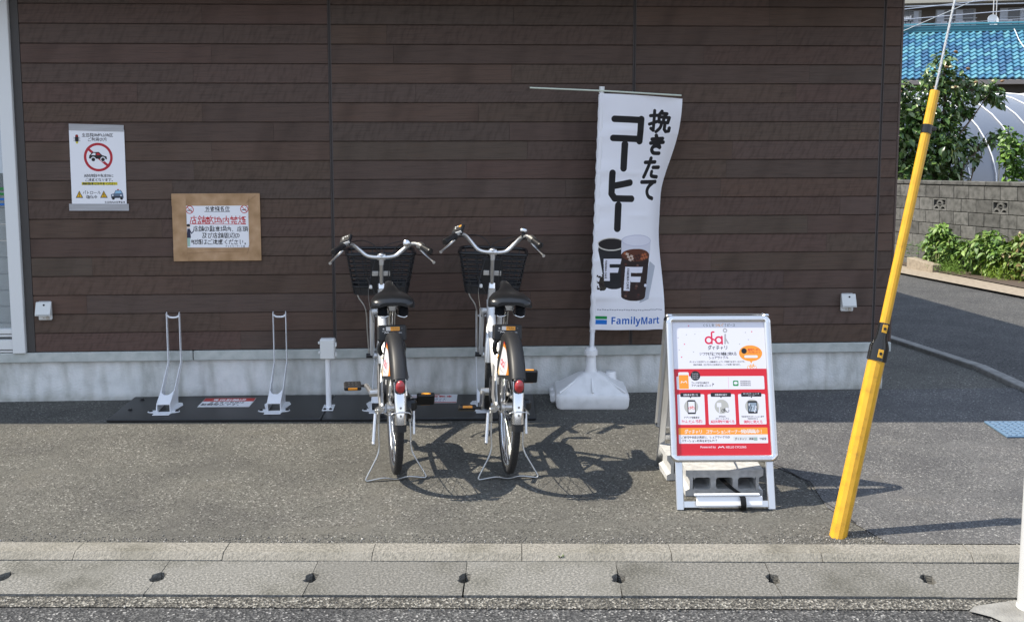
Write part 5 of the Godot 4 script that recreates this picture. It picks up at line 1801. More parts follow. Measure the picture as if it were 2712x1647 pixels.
	for s in [-1.0, 1.0]:
		mb = MB.new()
		mb.bx(Vector3(s * 0.079, 0.315, 0.004), Vector3(0.014, 0.075, 0.028), 0.004)
		part(st, "stand_bracket", mb, M.steel)
	mb = MB.new()
	mb.tube([Vector3(0.098, 0.345, -0.01), Vector3(0.096, 0.22, 0.03)], 0.0075, 8)
	part(st, "stand_spring", mb, M.alu)
	mb = MB.new()
	mb.tube([Vector3(-0.095, 0.33, 0.02), Vector3(-0.11, 0.2, 0.075)], 0.009, 10)
	mb.sphere(Vector3(-0.11, 0.196, 0.077), Vector3(0.0095, 0.0095, 0.0095), 10, 6)
	part(st, "foot_lever", mb, M.alu)
	mb = MB.new()
	mb.tube([Vector3(0.06, 0.352, 0), Vector3(0.072, 0.352, 0)], 0.045, 18)
	mb.bx(Vector3(0.088, 0.36, -0.01), Vector3(0.045, 0.055, 0.05), 0.012)
	part(t, "rear_brake", mb, M.black)
	mb = MB.new()
	mb.tube([Vector3(-0.078, 0.345, 0.008), Vector3(-0.078, 0.345, 0.012)], 0.02, 10)
	mb.bx(Vector3(-0.085, 0.34, 0.0), Vector3(0.03, 0.022, 0.03), 0.005)
	part(t, "axle_block", mb, M.steel)

func bolt_z(par: Node, at: Vector3) -> void:
	var mb := MB.new()
	mb.tube([at, at + Vector3(0, 0, 0.006)], 0.006, 8)
	part(par, "bolt", mb, M.steel)

# the skirts stand out from the wheel towards its axle
func flare(mb: MB, ax: Vector3, s: float) -> void:
	for i in mb.v.size():
		var d := mb.v[i] - ax
		mb.v[i].x += s * 0.028 * clampf((0.352 - Vector2(d.y, d.z).length()) / 0.18, 0.0, 1.0)

func shift(mb: MB, by: Vector3) -> MB:
	for i in mb.v.size():
		mb.v[i] += by
	return mb

func make_basket(t: Node3D) -> void:
	# rounded box, wider at the top; rings and uprights of black plastic
	var c := Vector3(0, 0, -1.165)
	var y0 := 0.745
	var y1 := 0.985
	var loop := func(f: float) -> Array:
		var o := []
		for p in rrect(lerpf(0.315, 0.4, f), lerpf(0.235, 0.295, f), 0.05, 5):
			o.append(c + Vector3(p.x, lerpf(y0, y1, f) + (0.012 * (1.0 - absf(p.x) / 0.2) if f > 0.9 and p.y < 0 else 0.0), p.y - 0.02 * f))
		return o
	var mb := MB.new()
	var k := 8
	for i in k:
		var f := 0.2 + 0.8 * i / (k - 1) if i > 0 else 0.2
		mb.tube(loop.call(f), 0.0105 if i == k - 1 else 0.0048, 6, false, true)
	var lo: Array = loop.call(0.02)
	var hi: Array = loop.call(1.0)
	var m := lo.size()
	# uprights spread evenly round the perimeter
	var per := 0.0
	var cum := [0.0]
	for i in m:
		per += lo[i].distance_to(lo[(i + 1) % m])
		cum.append(per)
	for q in 20:
		var s := per * q / 20.0
		for i in m:
			if s >= cum[i] and s < cum[i + 1]:
				var f: float = (s - cum[i]) / (cum[i + 1] - cum[i])
				mb.tube([lo[i].lerp(lo[(i + 1) % m], f), hi[i].lerp(hi[(i + 1) % m], f)], 0.0042, 5, false)
	var b := part(t, "basket", mb, M.black)
	# closed tray at the foot, flat panels in the middle of the back and the front
	var rows := []
	for f in [0.0, 0.1, 0.24]:
		rows.append(loop.call(f))
	mb = MB.new()
	mb.loft(rows, true)
	fix_out(mb, c + Vector3(0, 0.77, 0))
	mb.fan(rows[0], Vector3.DOWN)
	part(b, "tray", mb, M.black)
	mb = MB.new()
	mb.box(Vector3(0.125, 0.19, 0.006), XF(c + Vector3(0, 0.862, 0.126), Vector3(4, 0, 0)), 0.002)
	part(b, "back_panel", mb, M.black)

func make_saddle(t: Node3D) -> void:
	var rows := []
	# from the nose (front) to the back: z, half width, top height, side drop, underside
	for q in [[-0.425, 0.01, 0.918, 0.01, 0.9], [-0.415, 0.02, 0.928, 0.02, 0.892], [-0.36, 0.0265, 0.932, 0.03, 0.885], [-0.3, 0.034, 0.927, 0.034, 0.88], [-0.26, 0.052, 0.914, 0.045, 0.868], [-0.225, 0.09, 0.905, 0.055, 0.852], [-0.18, 0.107, 0.903, 0.066, 0.838], [-0.13, 0.112, 0.901, 0.068, 0.836], [-0.1, 0.109, 0.894, 0.06, 0.838], [-0.08, 0.092, 0.884, 0.045, 0.844], [-0.07, 0.07, 0.872, 0.03, 0.847]]:
		var r := []
		for i in 21:
			var a := PI * i / 20.0
			var x: float = cos(a)
			var yy: float = pow(absf(sin(a)), 0.55)
			r.append(Vector3(q[1] * x, q[2] - q[3] * (1.0 - yy) + (0.006 * (absf(x) - 0.35) if absf(x) > 0.1 and q[1] > 0.06 else 0.0), q[0]))
		# underside
		for i in 7:
			var f := i / 6.0
			r.append(Vector3(lerpf(-q[1] * 0.93, q[1] * 0.93, f), q[4] + 0.012 * sin(PI * f), q[0]))
		rows.append(r)
	var mb := MB.new()
	mb.loft(rows, true)
	fix_out(mb, Vector3(0, 0.885, -0.2))
	mb.fan(rows[rows.size() - 1], Vector3(0, 0, 1))
	mb.fan(rows[0], Vector3(0, 0, -1))
	var leather := mat(lin(0.008, 0.0085, 0.0095), 0.3)
	var s := part(t, "saddle", mb, leather)
	for sg in [-1.0, 1.0]:
		mb = MB.new()
		var pf := []
		for i in 13:
			pf.append(Vector2(0.024 + (0.0035 if i % 2 == 0 else -0.001), 0.8 + i * 0.0036))
		mb.lathe([Vector2(0, 0.798), Vector2(0.02, 0.798)] + pf + [Vector2(0.0, 0.845)], 16, Transform3D(Basis(), Vector3(sg * 0.052, 0, -0.115)))
		part(s, "spring_bellows", mb, M.black)
		mb = MB.new()
		mb.tube(smooth_path([Vector3(sg * 0.07, 0.8, -0.085), Vector3(sg * 0.052, 0.793, -0.085), Vector3(sg * 0.02, 0.806, -0.1), Vector3(sg * 0.02, 0.838, -0.22), Vector3(sg * 0.012, 0.85, -0.38)], 4), 0.0036, 6)
		part(s, "rail", mb, M.chrome)
	mb = MB.new()
	mb.bx(Vector3(0, 0.822, -0.2), Vector3(0.05, 0.036, 0.05), 0.006)
	mb.tube([Vector3(-0.03, 0.822, -0.19), Vector3(0.03, 0.822, -0.19)], 0.008, 8)
	part(s, "saddle_clamp", mb, M.steel)
# ---------------------------------------------------------------- sign stand, blocks, stay
func snap_frame(t: Node3D, xf: Transform3D, w: float, h: float, front: bool) -> void:
	# four rounded aluminium rails with bright corner pieces, lying in the xf plane (z outwards)
	var rw := 0.031
	var prof := [Vector2(0, 0), Vector2(0, 0.008), Vector2(0.004, 0.0125), Vector2(0.012, 0.015), Vector2(0.022, 0.0135), Vector2(0.029, 0.009), Vector2(0.031, 0.004), Vector2(0.031, 0)]
	for q in [[0, w], [1, h], [2, w], [3, h]]:
		var L: float = q[1] - 0.066
		var pf := PackedVector2Array(prof)
		var mb := MB.new()
		var rot := Basis(Vector3(0, 0, 1), PI / 2 * q[0])
		# local: rail along x at the bottom edge, profile x going inwards (up)
		var edge := h / 2 if q[0] % 2 == 0 else w / 2
		mb.extrude(pf, L, xf * Transform3D(rot, Vector3.ZERO) * Transform3D(Basis(Vector3(0, 1, 0), Vector3(0, 0, 1), Vector3(1, 0, 0)), Vector3(L / 2, -edge, 0)), true)
		part(t, "frame_rail", mb, M.alu)
		# corner piece at the end of this rail
		mb = MB.new()
		var lp := []
		for v in prof:
			lp.append(Vector2(0.034 - v.x + 0.0005, v.y + 0.0006))
		mb.lathe(lp, 10, xf * Transform3D(rot, Vector3.ZERO) * Transform3D(Basis(Vector3(1, 0, 0), Vector3(0, 0, 1), Vector3(0, 1, 0)), Vector3((h if q[0] % 2 == 1 else w) / 2 - 0.034, -edge + 0.034, 0)), -PI / 2, 0.0)
		part(t, "frame_corner", mb, M.chrome)

func build_sign() -> void:
	# two leaves hinged at the top; local z faces the street
	var t := thing("sign_stand", "folding aluminium sign stand with a red and white cycle share poster beside the coffee banner", "sign", Vector3(1.28, 0, 1.79), deg_to_rad(-2.2))
	var ay := 0.86
	var fz := 0.305
	var bz := -0.345
	for s in [1.0, -1.0]:
		var reach: float = fz if s > 0 else -bz
		var ang := atan2(reach, ay)
		var L := sqrt(reach * reach + ay * ay)
		# leaf frame: y from the foot up along the leaf, z outwards
		var foot := Vector3(0, 0, reach * s)
		var upv := Vector3(0, cos(ang), -sin(ang) * s)
		var out := Vector3(0, sin(ang), cos(ang) * s)
		var xf := Transform3D(Basis(upv.cross(out).normalized(), upv, out), foot)
		var ctr := xf * Transform3D(Basis(), Vector3(0, L - 0.012 - 0.342, 0.012))
		snap_frame(t, ctr, 0.5, 0.684, s > 0)
		var mb := MB.new()
		mb.box(Vector3(0.474, 0.66, 0.006), ctr * Transform3D(Basis(), Vector3(0, 0, -0.002)))
		var bp := part(t, "back_panel", mb, mat(lin(0.5, 0.5, 0.5), 0.5))
		if s > 0:
			mb = MB.new()
			mb.quad(ctr * Vector3(-0.221, -0.311, 0.0022), ctr * Vector3(0.221, -0.311, 0.0022), ctr * Vector3(0.221, 0.311, 0.0022), ctr * Vector3(-0.221, 0.311, 0.0022), out, [Vector2(0, 1), Vector2(1, 1), Vector2(1, 0), Vector2(0, 0)])
			part(bp, "poster", mb, img_mat(board_print(), 0.35))
		for sx in [-1.0, 1.0]:
			mb = MB.new()
			mb.box(Vector3(0.034, L - 0.03, 0.02), xf * Transform3D(Basis(), Vector3(sx * 0.212, (L - 0.03) / 2, -0.003)), 0.003)
			part(t, "leg", mb, M.alu)
		mb = MB.new()
		mb.box(Vector3(0.392, 0.03, 0.016), xf * Transform3D(Basis(), Vector3(0, 0.026 if s > 0 else 0.19, -0.003)), 0.002)
		part(t, "cross_rail", mb, M.alu)
	for sx in [-1.0, 1.0]:
		var mb := MB.new()
		mb.tube([Vector3(sx * 0.2, 0.5, 0.122), Vector3(sx * 0.2, 0.52, -0.135)], 0.004, 8)
		part(t, "spreader_arm", mb, M.steel)
		mb = MB.new()
		mb.bx(Vector3(sx * 0.232, ay - 0.008, 0.0), Vector3(0.03, 0.02, 0.046), 0.006)
		part(t, "hinge", mb, M.chrome)
	var mb := MB.new()
	mb.bx(Vector3(0, 0.075, 0.31), Vector3(0.3, 0.006, 0.02))
	mb.box(Vector3(0.305, 0.044, 0.012), XF(Vector3(0.012, 0.046, 0.315), Vector3(-20, 0, 0)), 0.003)
	part(t, "weight_tray", mb, M.white_metal)
	# the two hollow blocks that weigh it down
	var bm := tri_mat(ntex(noise(83, 0.02, FastNoiseLite.TYPE_SIMPLEX_SMOOTH, 5), ramp([[0.0, 0.33, 0.33, 0.33], [0.5, 0.43, 0.43, 0.425], [1.0, 0.52, 0.52, 0.51]]), 512, 512), 2.0, 0.92, false, ntex(noise(31, 0.16, FastNoiseLite.TYPE_SIMPLEX_SMOOTH, 3), null, 512, 512, 4.0), 0.5)
	# a block lying flat: cores run from the street side to the back, its ends are grooved
	var b := thing("concrete_block", "grey hollow concrete block lying under the sign stand, nearer the street", "concrete block", Vector3(1.305, 0.004, 1.828), deg_to_rad(-2.5), "hollow blocks weighing down the sign stand")
	var W := 0.37
	var Hh := 0.128
	mb = MB.new()
	var zf := XF(Vector3(0, 0, 0.096))
	for q in [[0.0, 0.034], [0.092, Hh]]:
		mb.extrude(PackedVector2Array([Vector2(-0.15, q[0]), Vector2(0.15, q[0]), Vector2(0.15, q[1]), Vector2(-0.15, q[1])]), 0.192, zf)
	for x in [-0.0525, 0.0525]:
		mb.extrude(PackedVector2Array([Vector2(x - 0.0125, 0.0342), Vector2(x + 0.0125, 0.0342), Vector2(x + 0.0125, 0.0918), Vector2(x - 0.0125, 0.0918)]), 0.1915, zf)
	for sx in [-1.0, 1.0]:
		mb.extrude(PackedVector2Array([Vector2(sx * 0.1505, 0.0), Vector2(sx * W / 2, 0), Vector2(sx * W / 2, 0.026), Vector2(sx * (W / 2 - 0.02), 0.036), Vector2(sx * (W / 2 - 0.02), 0.09), Vector2(sx * W / 2, 0.1), Vector2(sx * W / 2, Hh), Vector2(sx * 0.1505, Hh)]), 0.192, zf)
	for x in [-0.105, 0.0, 0.105]:
		for sx in [-1.0, 1.0]:
			for sy in [-1.0, 1.0]:
				var c := Vector2(x + sx * 0.04, 0.063 + sy * 0.0288)
				mb.extrude(PackedVector2Array([c, c - Vector2(sx * 0.012, 0), c - Vector2(sx * 0.0035, sy * 0.0035), c - Vector2(0, sy * 0.012)]), 0.191, zf)
	piece(b, "block", mb.mesh(bm))
	var b2: Node3D = b.duplicate()
	b2.name = numbered("concrete_block")
	add_child(b2)
	b2.position = Vector3(1.255, 0.004, 1.59)
	b2.rotation.y = deg_to_rad(1.0)
	tag(b2, "grey hollow concrete block lying under the sign stand, behind the other block", "concrete block", "hollow blocks weighing down the sign stand")
	# strap
	mb = MB.new()
	var rows := []
	for q in [[1.3, 0.07, 1.86], [1.304, 0.072, 1.926], [1.318, 0.068, 2.0], [1.335, 0.072, 2.095], [1.338, 0.066, 2.122], [1.339, 0.035, 2.134], [1.339, 0.01, 2.13], [1.337, 0.008, 2.09]]:
		rows.append([Vector3(q[0] - 0.013, q[1], q[2]), Vector3(q[0] + 0.013, q[1], q[2])])
	mb.loft(rows, false)
	mb.loft(rows, false, true)
	var sp := mb.mesh(M.black_soft)
	var so := MeshInstance3D.new()
	so.mesh = sp
	so.name = numbered("strap")
	add_child(so)
	tag(so, "black strap tying the nearer concrete block to the foot of the sign stand", "strap")

func build_stay() -> void:
	var t := thing("guy_wire", "yellow tube guard round a slanting steel guy wire, rising from the kerb at the right", "guy wire", Vector3(1.674, 0, 2.43))
	var d := Vector3(0.27, 1.0, -0.205)
	var P := func(h: float) -> Vector3:
		return d * h
	var yel := tri_mat(ntex(noise(91, 0.02, FastNoiseLite.TYPE_SIMPLEX_SMOOTH, 4), ramp([[0.0, 0.2, 0.12, 0.03], [0.16, 0.4, 0.22, 0.02], [0.28, 0.52, 0.28, 0.018], [0.55, 0.58, 0.315, 0.02], [1.0, 0.62, 0.345, 0.028]]), 512, 512), 1.5, 0.3, false)
	yel.clearcoat_enabled = true
	yel.clearcoat = 0.3
	# eight sided lower guard, slit at the back
	var poly := func(h0: float, h1: float, r: float, sides: int) -> MB:
		var mb := MB.new()
		var bz := d.normalized()
		var bx := Vector3(1, 0, 0)
		bx = (bx - bz * bx.dot(bz)).normalized()
		var by := bz.cross(bx)
		var ra := []
		var rb := []
		for i in sides:
			var a := TAU * (i + 0.35) / sides
			var o: Vector3 = (bx * cos(a) + by * sin(a)) * r
			ra.append(P.call(h0) + o)
			rb.append(P.call(h1) + o)
		for i in sides:
			var j := (i + 1) % sides
			var nn: Vector3 = ((ra[i] + ra[j]) * 0.5 - P.call(h0)).normalized()
			mb.quad(ra[i], ra[j], rb[j], rb[i], nn)
		mb.fan(rb, bz)
		mb.fan(ra, -bz)
		return mb
	part(t, "lower_guard", poly.call(-0.03, 0.765, 0.037, 12), yel)
	part(t, "upper_guard", poly.call(0.84, 1.915, 0.0212, 12), yel)
	var mb := MB.new()
	var bz := d.normalized()
	mb.tube([P.call(0.735), P.call(0.737), P.call(0.795), P.call(0.81), P.call(0.83), P.call(0.845), P.call(0.895), P.call(0.897)], [0.036, 0.042, 0.042, 0.037, 0.027, 0.0245, 0.0245, 0.02], 20)
	var blk := mat(lin(0.012, 0.012, 0.012), 0.15)
	var cp := part(t, "coupling", mb, blk)
	for q in [[0.766, 0.0418], [0.872, 0.0245]]:
		var o: Vector3 = P.call(q[0])
		var out := Vector3(-0.15, 0, 1)
		out = (out - bz * out.dot(bz)).normalized()
		var bs := Basis(out.cross(bz).normalized() * -1.0, bz, out)
		mb = MB.new()
		mb.box(Vector3(0.022, 0.036, 0.004), Transform3D(bs, o + out * (q[1] + 0.0005)), 0.001)
		part(cp, "yellow_tab", mb, yel)
		mb = MB.new()
		mb.tube([o + out * q[1], o + out * (q[1] + 0.005)], 0.0065, 10)
		part(cp, "tab_hole", mb, M.dark)
	mb = MB.new()
	mb.tube([P.call(1.725), P.call(1.762)], 0.0245, 16)
	mb.box(Vector3(0.03, 0.02, 0.02), Transform3D(Basis(), P.call(1.742) + Vector3(0.024, 0.004, 0.006)), 0.004)
	part(t, "band", mb, blk)
	# stranded wire
	mb = MB.new()
	var bx := Vector3(1, 0, 0)
	bx = (bx - bz * bx.dot(bz)).normalized()
	var by := bz.cross(bx)
	for k in 7:
		var pts := []
		var n := 110
		for i in n + 1:
			var h := lerpf(1.86, 4.6, float(i) / n)
			var a := TAU * k / 6.0 + h * 26.0
			pts.append(P.call(h) + ((bx * cos(a) + by * sin(a)) * 0.0037 if k < 6 else Vector3.ZERO))
		mb.tube(pts, 0.0022, 5, false)
	part(t, "wire", mb, mat(lin(0.36, 0.38, 0.4), 0.45, 0.5))
	# white pole at the right edge and its pad
	mb = MB.new()
	var pad := [Vector3(2.02, -0.024, 3.22), Vector3(1.99, -0.024, 3.16), Vector3(1.93, -0.024, 3.11), Vector3(1.97, -0.024, 3.07), Vector3(2.3, -0.024, 3.0), Vector3(2.7, -0.024, 3.02), Vector3(2.75, -0.024, 3.7), Vector3(2.1, -0.024, 3.7), Vector3(2.0, -0.024, 3.45)]
	mb.fan(pad, Vector3.UP)
	struct("concrete_pad", mb, M.pad)
	var w := thing("white_pole", "thick white pole standing on a concrete pad at the right edge of the photo", "pole", Vector3(2.186, -0.03, 3.094))
	mb = MB.new()
	mb.tube([Vector3(0, 0, 0), Vector3(0, 3.6, 0)], 0.057, 28)
	part(w, "tube", mb, mat(lin(0.48, 0.49, 0.5), 0.35))
	mb = MB.new()
	mb.tube([Vector3(0, 0.0, 0), Vector3(0, 0.012, 0)], [0.063, 0.059], 28)
	part(w, "foot_ring", mb, M.white_plastic)
	# blue cover plate let into the forecourt
	var g := thing("cover_plate", "pale blue patterned cover plate lying in the forecourt at the right edge", "cover plate", Vector3(3.43, 0.004, 0.97), deg_to_rad(-3.0))
	mb = MB.new()
	mb.bx(Vector3(0, 0.006, 0), Vector3(0.62, 0.012, 0.3), 0.003)
	var blue := mat(lin(0.085, 0.15, 0.23), 0.45)
	part(g, "plate", mb, blue)
	mb = MB.new()
	for i in 16:
		for j in 8:
			mb.box(Vector3(0.022, 0.004, 0.008), XF(Vector3(-0.285 + i * 0.038, 0.0135, -0.128 + j * 0.0366), Vector3(0, 45 if (i + j) % 2 == 0 else -45, 0)), 0.001)
	tag(part(g, "raised_studs", mb, mat(lin(0.065, 0.12, 0.19), 0.45)), "", "", "", "stuff")
	# weeds in the joints
	for q in [[kp(0.46, 0.112, -0.02), "tiny green weed growing in the joint before the kerb, right of the bicycles", 1.0], [kp(-1.76, 0.46, -0.03), "small green weed at the left edge of the photo, before the gutter lids", 1.9]]:
		var wd := thing("weed", q[1], "weed", q[0], 0.0, "weeds in the kerb joints")
		mb = MB.new()
		for i in 20:
			var a := RNG.randf() * TAU
			var r: float = RNG.randf_range(0.008, 0.02) * q[2]
			var e := Vector3(cos(a) * r, RNG.randf_range(0.008, 0.024) * q[2], sin(a) * r * 0.5)
			var s := Vector3(-sin(a), 0, cos(a)) * 0.003
			mb.quad(Vector3(0, 0, 0), e * 0.5 + s, e, e * 0.5 - s, Vector3.UP)
		part(wd, "blades", mb, mat(lin(0.12, 0.2, 0.03), 0.6))
# ---------------------------------------------------------------- across the side road
func leaf_mesh(m: Material, wide: float, curl: float) -> ArrayMesh:
	# one unit long along z, folded at the midrib, tip bent down
	var rows := []
	for q in [[0.0, 0.03], [0.22, 0.8], [0.5, 1.0], [0.78, 0.62], [1.0, 0.02]]:
		var y: float = -curl * q[0] * q[0]
		var w: float = wide * q[1] * 0.5
		rows.append([Vector3(-w, y + w * 0.35, q[0]), Vector3(0, y, q[0]), Vector3(w, y + w * 0.35, q[0])])
	var mb := MB.new()
	mb.loft(rows, false)
	for i in mb.n.size():
		if mb.n[i].y < 0:
			mb.n[i] = -mb.n[i]
	var ix := mb.ix.duplicate()
	mb.ix.clear()
	for i in range(0, ix.size(), 3):
		mb.tri(ix[i], ix[i + 1], ix[i + 2])
	return mb.mesh(m)

func leaf_mat(c: Color, rough: float) -> StandardMaterial3D:
	var m := mat(c, rough)
	m.backlight_enabled = true
	m.backlight = Color(0.35, 0.42, 0.1)
	m.vertex_color_use_as_albedo = true
	return m

# leaves through the volume of clumps [centre, radius]; the nearest ones are parts, the rest one mass
func foliage(par: Node3D, clumps: Array, total: int, singles: int, size: float, wide: float, tints: Array, rough: float, droop := 0.5) -> void:
	var all := []
	var weight := 0.0
	for c in clumps:
		weight += c[1] * c[1]
	for c in clumps:
		var n := int(total * c[1] * c[1] / weight)
		for i in n:
			var d := Vector3(RNG.randfn(), RNG.randfn(), RNG.randfn()).normalized()
			var rr: float = c[1] * pow(RNG.randf(), 0.4) * RNG.randf_range(0.85, 1.12)
			var p: Vector3 = c[0] + d * rr * Vector3(1, 0.92, 1) - par.position
			var out := (d + Vector3(RNG.randfn(), RNG.randfn() - droop, RNG.randfn()) * 0.75).normalized()
			var up := (Vector3.UP + Vector3(RNG.randfn(), 0, RNG.randfn()) * 0.45 + d * 0.4).normalized()
			var x := up.cross(out).normalized()
			var b := Basis(x, out.cross(x), out)
			all.append([Transform3D(b.scaled_local(Vector3.ONE * size * RNG.randf_range(0.45, 1.3)), p - out * size * 0.3), tints[RNG.randi() % tints.size()] * RNG.randf_range(0.8, 1.2), (p + par.position).distance_to(Vector3(0, 1.842, 6.92)) + RNG.randf() * 0.25])
	all.sort_custom(func(a, b): return a[2] < b[2])
	var ms := []
	for k in tints.size():
		var m := leaf_mat(tints[k].linear_to_srgb(), rough)
		ms.append(leaf_mesh(m, wide, 0.3))
		ms.append(leaf_mesh(m, wide * 1.12, 0.12))
	for i in mini(singles, all.size()):
		piece(par, "leaf", ms[RNG.randi() % ms.size()], all[i][0])
	var rest := all.size() - singles
	if rest > 0:
		var mm := MultiMesh.new()
		mm.transform_format = MultiMesh.TRANSFORM_3D
		mm.use_colors = true
		mm.mesh = leaf_mesh(leaf_mat(Color.WHITE, rough), wide, 0.25)
		mm.instance_count = rest
		for i in rest:
			mm.set_instance_transform(i, all[singles + i][0])
			mm.set_instance_color(i, all[singles + i][1])
		var o := MultiMeshInstance3D.new()
		o.multimesh = mm
		o.name = "foliage"
		par.add_child(o, true)
		o.set_meta("kind", "stuff")

func build_block_wall() -> void:
	var a := Vector3(-0.154, -0.054, -0.987)
	var up := Vector3.UP
	var side := a.cross(up).normalized()  # along the wall seen from the road
	side = Vector3(-0.988, 0, 0.154)
	var yv := side.cross(a).normalized()
	if yv.y < 0:
		yv = -yv
	var o := Vector3(8.004, 0.81, -7.98)
	var t := thing("block_wall", "old grey concrete block garden wall with two pierced blocks across the side road", "wall", o)
	var bs := Basis(-a, yv, side)  # x towards the camera, z out to the road
	var tones := []
	for k in 5:
		var g: float = [0.09, 0.11, 0.125, 0.14, 0.115][k]
		tones.append(tri_mat(ntex(noise(101 + k, 0.012, FastNoiseLite.TYPE_SIMPLEX_SMOOTH, 5), ramp([[0.0, g * 0.36, g * 0.36, g * 0.34], [0.4, g * 0.8, g * 0.8, g * 0.76], [0.7, g * 1.0, g * 0.99, g * 0.95], [1.0, g * 1.25, g * 1.23, g * 1.17]]), 512, 512), 1.2, 0.93, true, ntex(noise(31, 0.16, FastNoiseLite.TYPE_SIMPLEX_SMOOTH, 3), null, 256, 256, 4.0), 0.4))
	var mb := MB.new()
	mb.box(Vector3(5.6, 1.55, 0.08), Transform3D(bs, bs * Vector3(-1.3, -0.83, -0.06)))
	part(t, "mortar", mb, mat(lin(0.13, 0.125, 0.115), 0.95))
	var bm := []
	for k in 10:
		mb = MB.new()
		mb.box(Vector3(0.362 + RNG.randf_range(-0.002, 0.002), 0.192, 0.1), Transform3D(), 0.006)
		bm.append(mb.mesh(tones[k % 5]))
	var pierced := MB.new()
	for q in [[Vector3(0, 0.084, 0), Vector3(0.362, 0.024, 0.1)], [Vector3(0, -0.086, 0), Vector3(0.362, 0.02, 0.1)], [Vector3(-0.169, 0, 0), Vector3(0.024, 0.15, 0.1)], [Vector3(0.169, 0, 0), Vector3(0.024, 0.15, 0.1)]]:
		pierced.box(q[1], Transform3D(Basis(), q[0]), 0.003)
	for q in [Vector2(-0.085, -0.078), Vector2(0.085, -0.078), Vector2(0.0, 0.0)]:
		# a half ring standing on the rows below it
		var po := PackedVector2Array()
		for i in 13:
			var an := PI * i / 12
			po.append(q + Vector2(cos(an) * 0.086, sin(an) * 0.076))
		for i in 13:
			var an := PI - PI * i / 12
			po.append(q + Vector2(cos(an) * 0.054, sin(an) * 0.046))
		pierced.extrude(po, 0.1, Transform3D(Basis(), Vector3(0, 0, 0.046)))
		pierced.bx(Vector3(q.x, q.y + 0.004, 0), Vector3(0.13, 0.012, 0.09))
	var pm := pierced.mesh(tones[3])
	for r in 7:
		for k in range(-5, 14):
			var s := 0.0786 + 0.37 * k + (0.185 if r % 2 == 1 else 0.0)
			var c := bs * Vector3(-s - 0.185, -0.075 - 0.1 - r * 0.2, -0.02 + RNG.randf_range(-0.002, 0.002))
			var xf := Transform3D(bs, c)
			if r == 1 and (k == 0 or k == 4):
				piece(t, "pierced_block", pm, xf)
			else:
				piece(t, "block", bm[RNG.randi() % 10], xf)
	for k in range(-4, 10):
		mb = MB.new()
		mb.box(Vector3(0.536, 0.066, 0.13), Transform3D(), 0.012)
		piece(t, "cap_stone", mb.mesh(tones[k % 2]), Transform3D(bs, bs * Vector3(-0.5 - 0.54 * k, -0.035, -0.02)))
	# the pierced blocks let one see dark soil behind, not the backing
	mb = MB.new()
	mb.box(Vector3(0.36, 0.17, 0.02), Transform3D(bs, bs * Vector3(-0.449, -0.375, -0.075)))
	mb.box(Vector3(0.36, 0.17, 0.02), Transform3D(bs, bs * Vector3(-1.929, -0.375, -0.075)))
	part(t, "opening", mb, M.dark)

func branch(mb: MB, pts: Array, r0: float, r1: float) -> void:
	var p := smooth_path(pts, 4)
	var rr := []
	for i in p.size():
		rr.append(lerpf(r0, r1, float(i) / (p.size() - 1)))
	mb.tube(p, rr, 7)

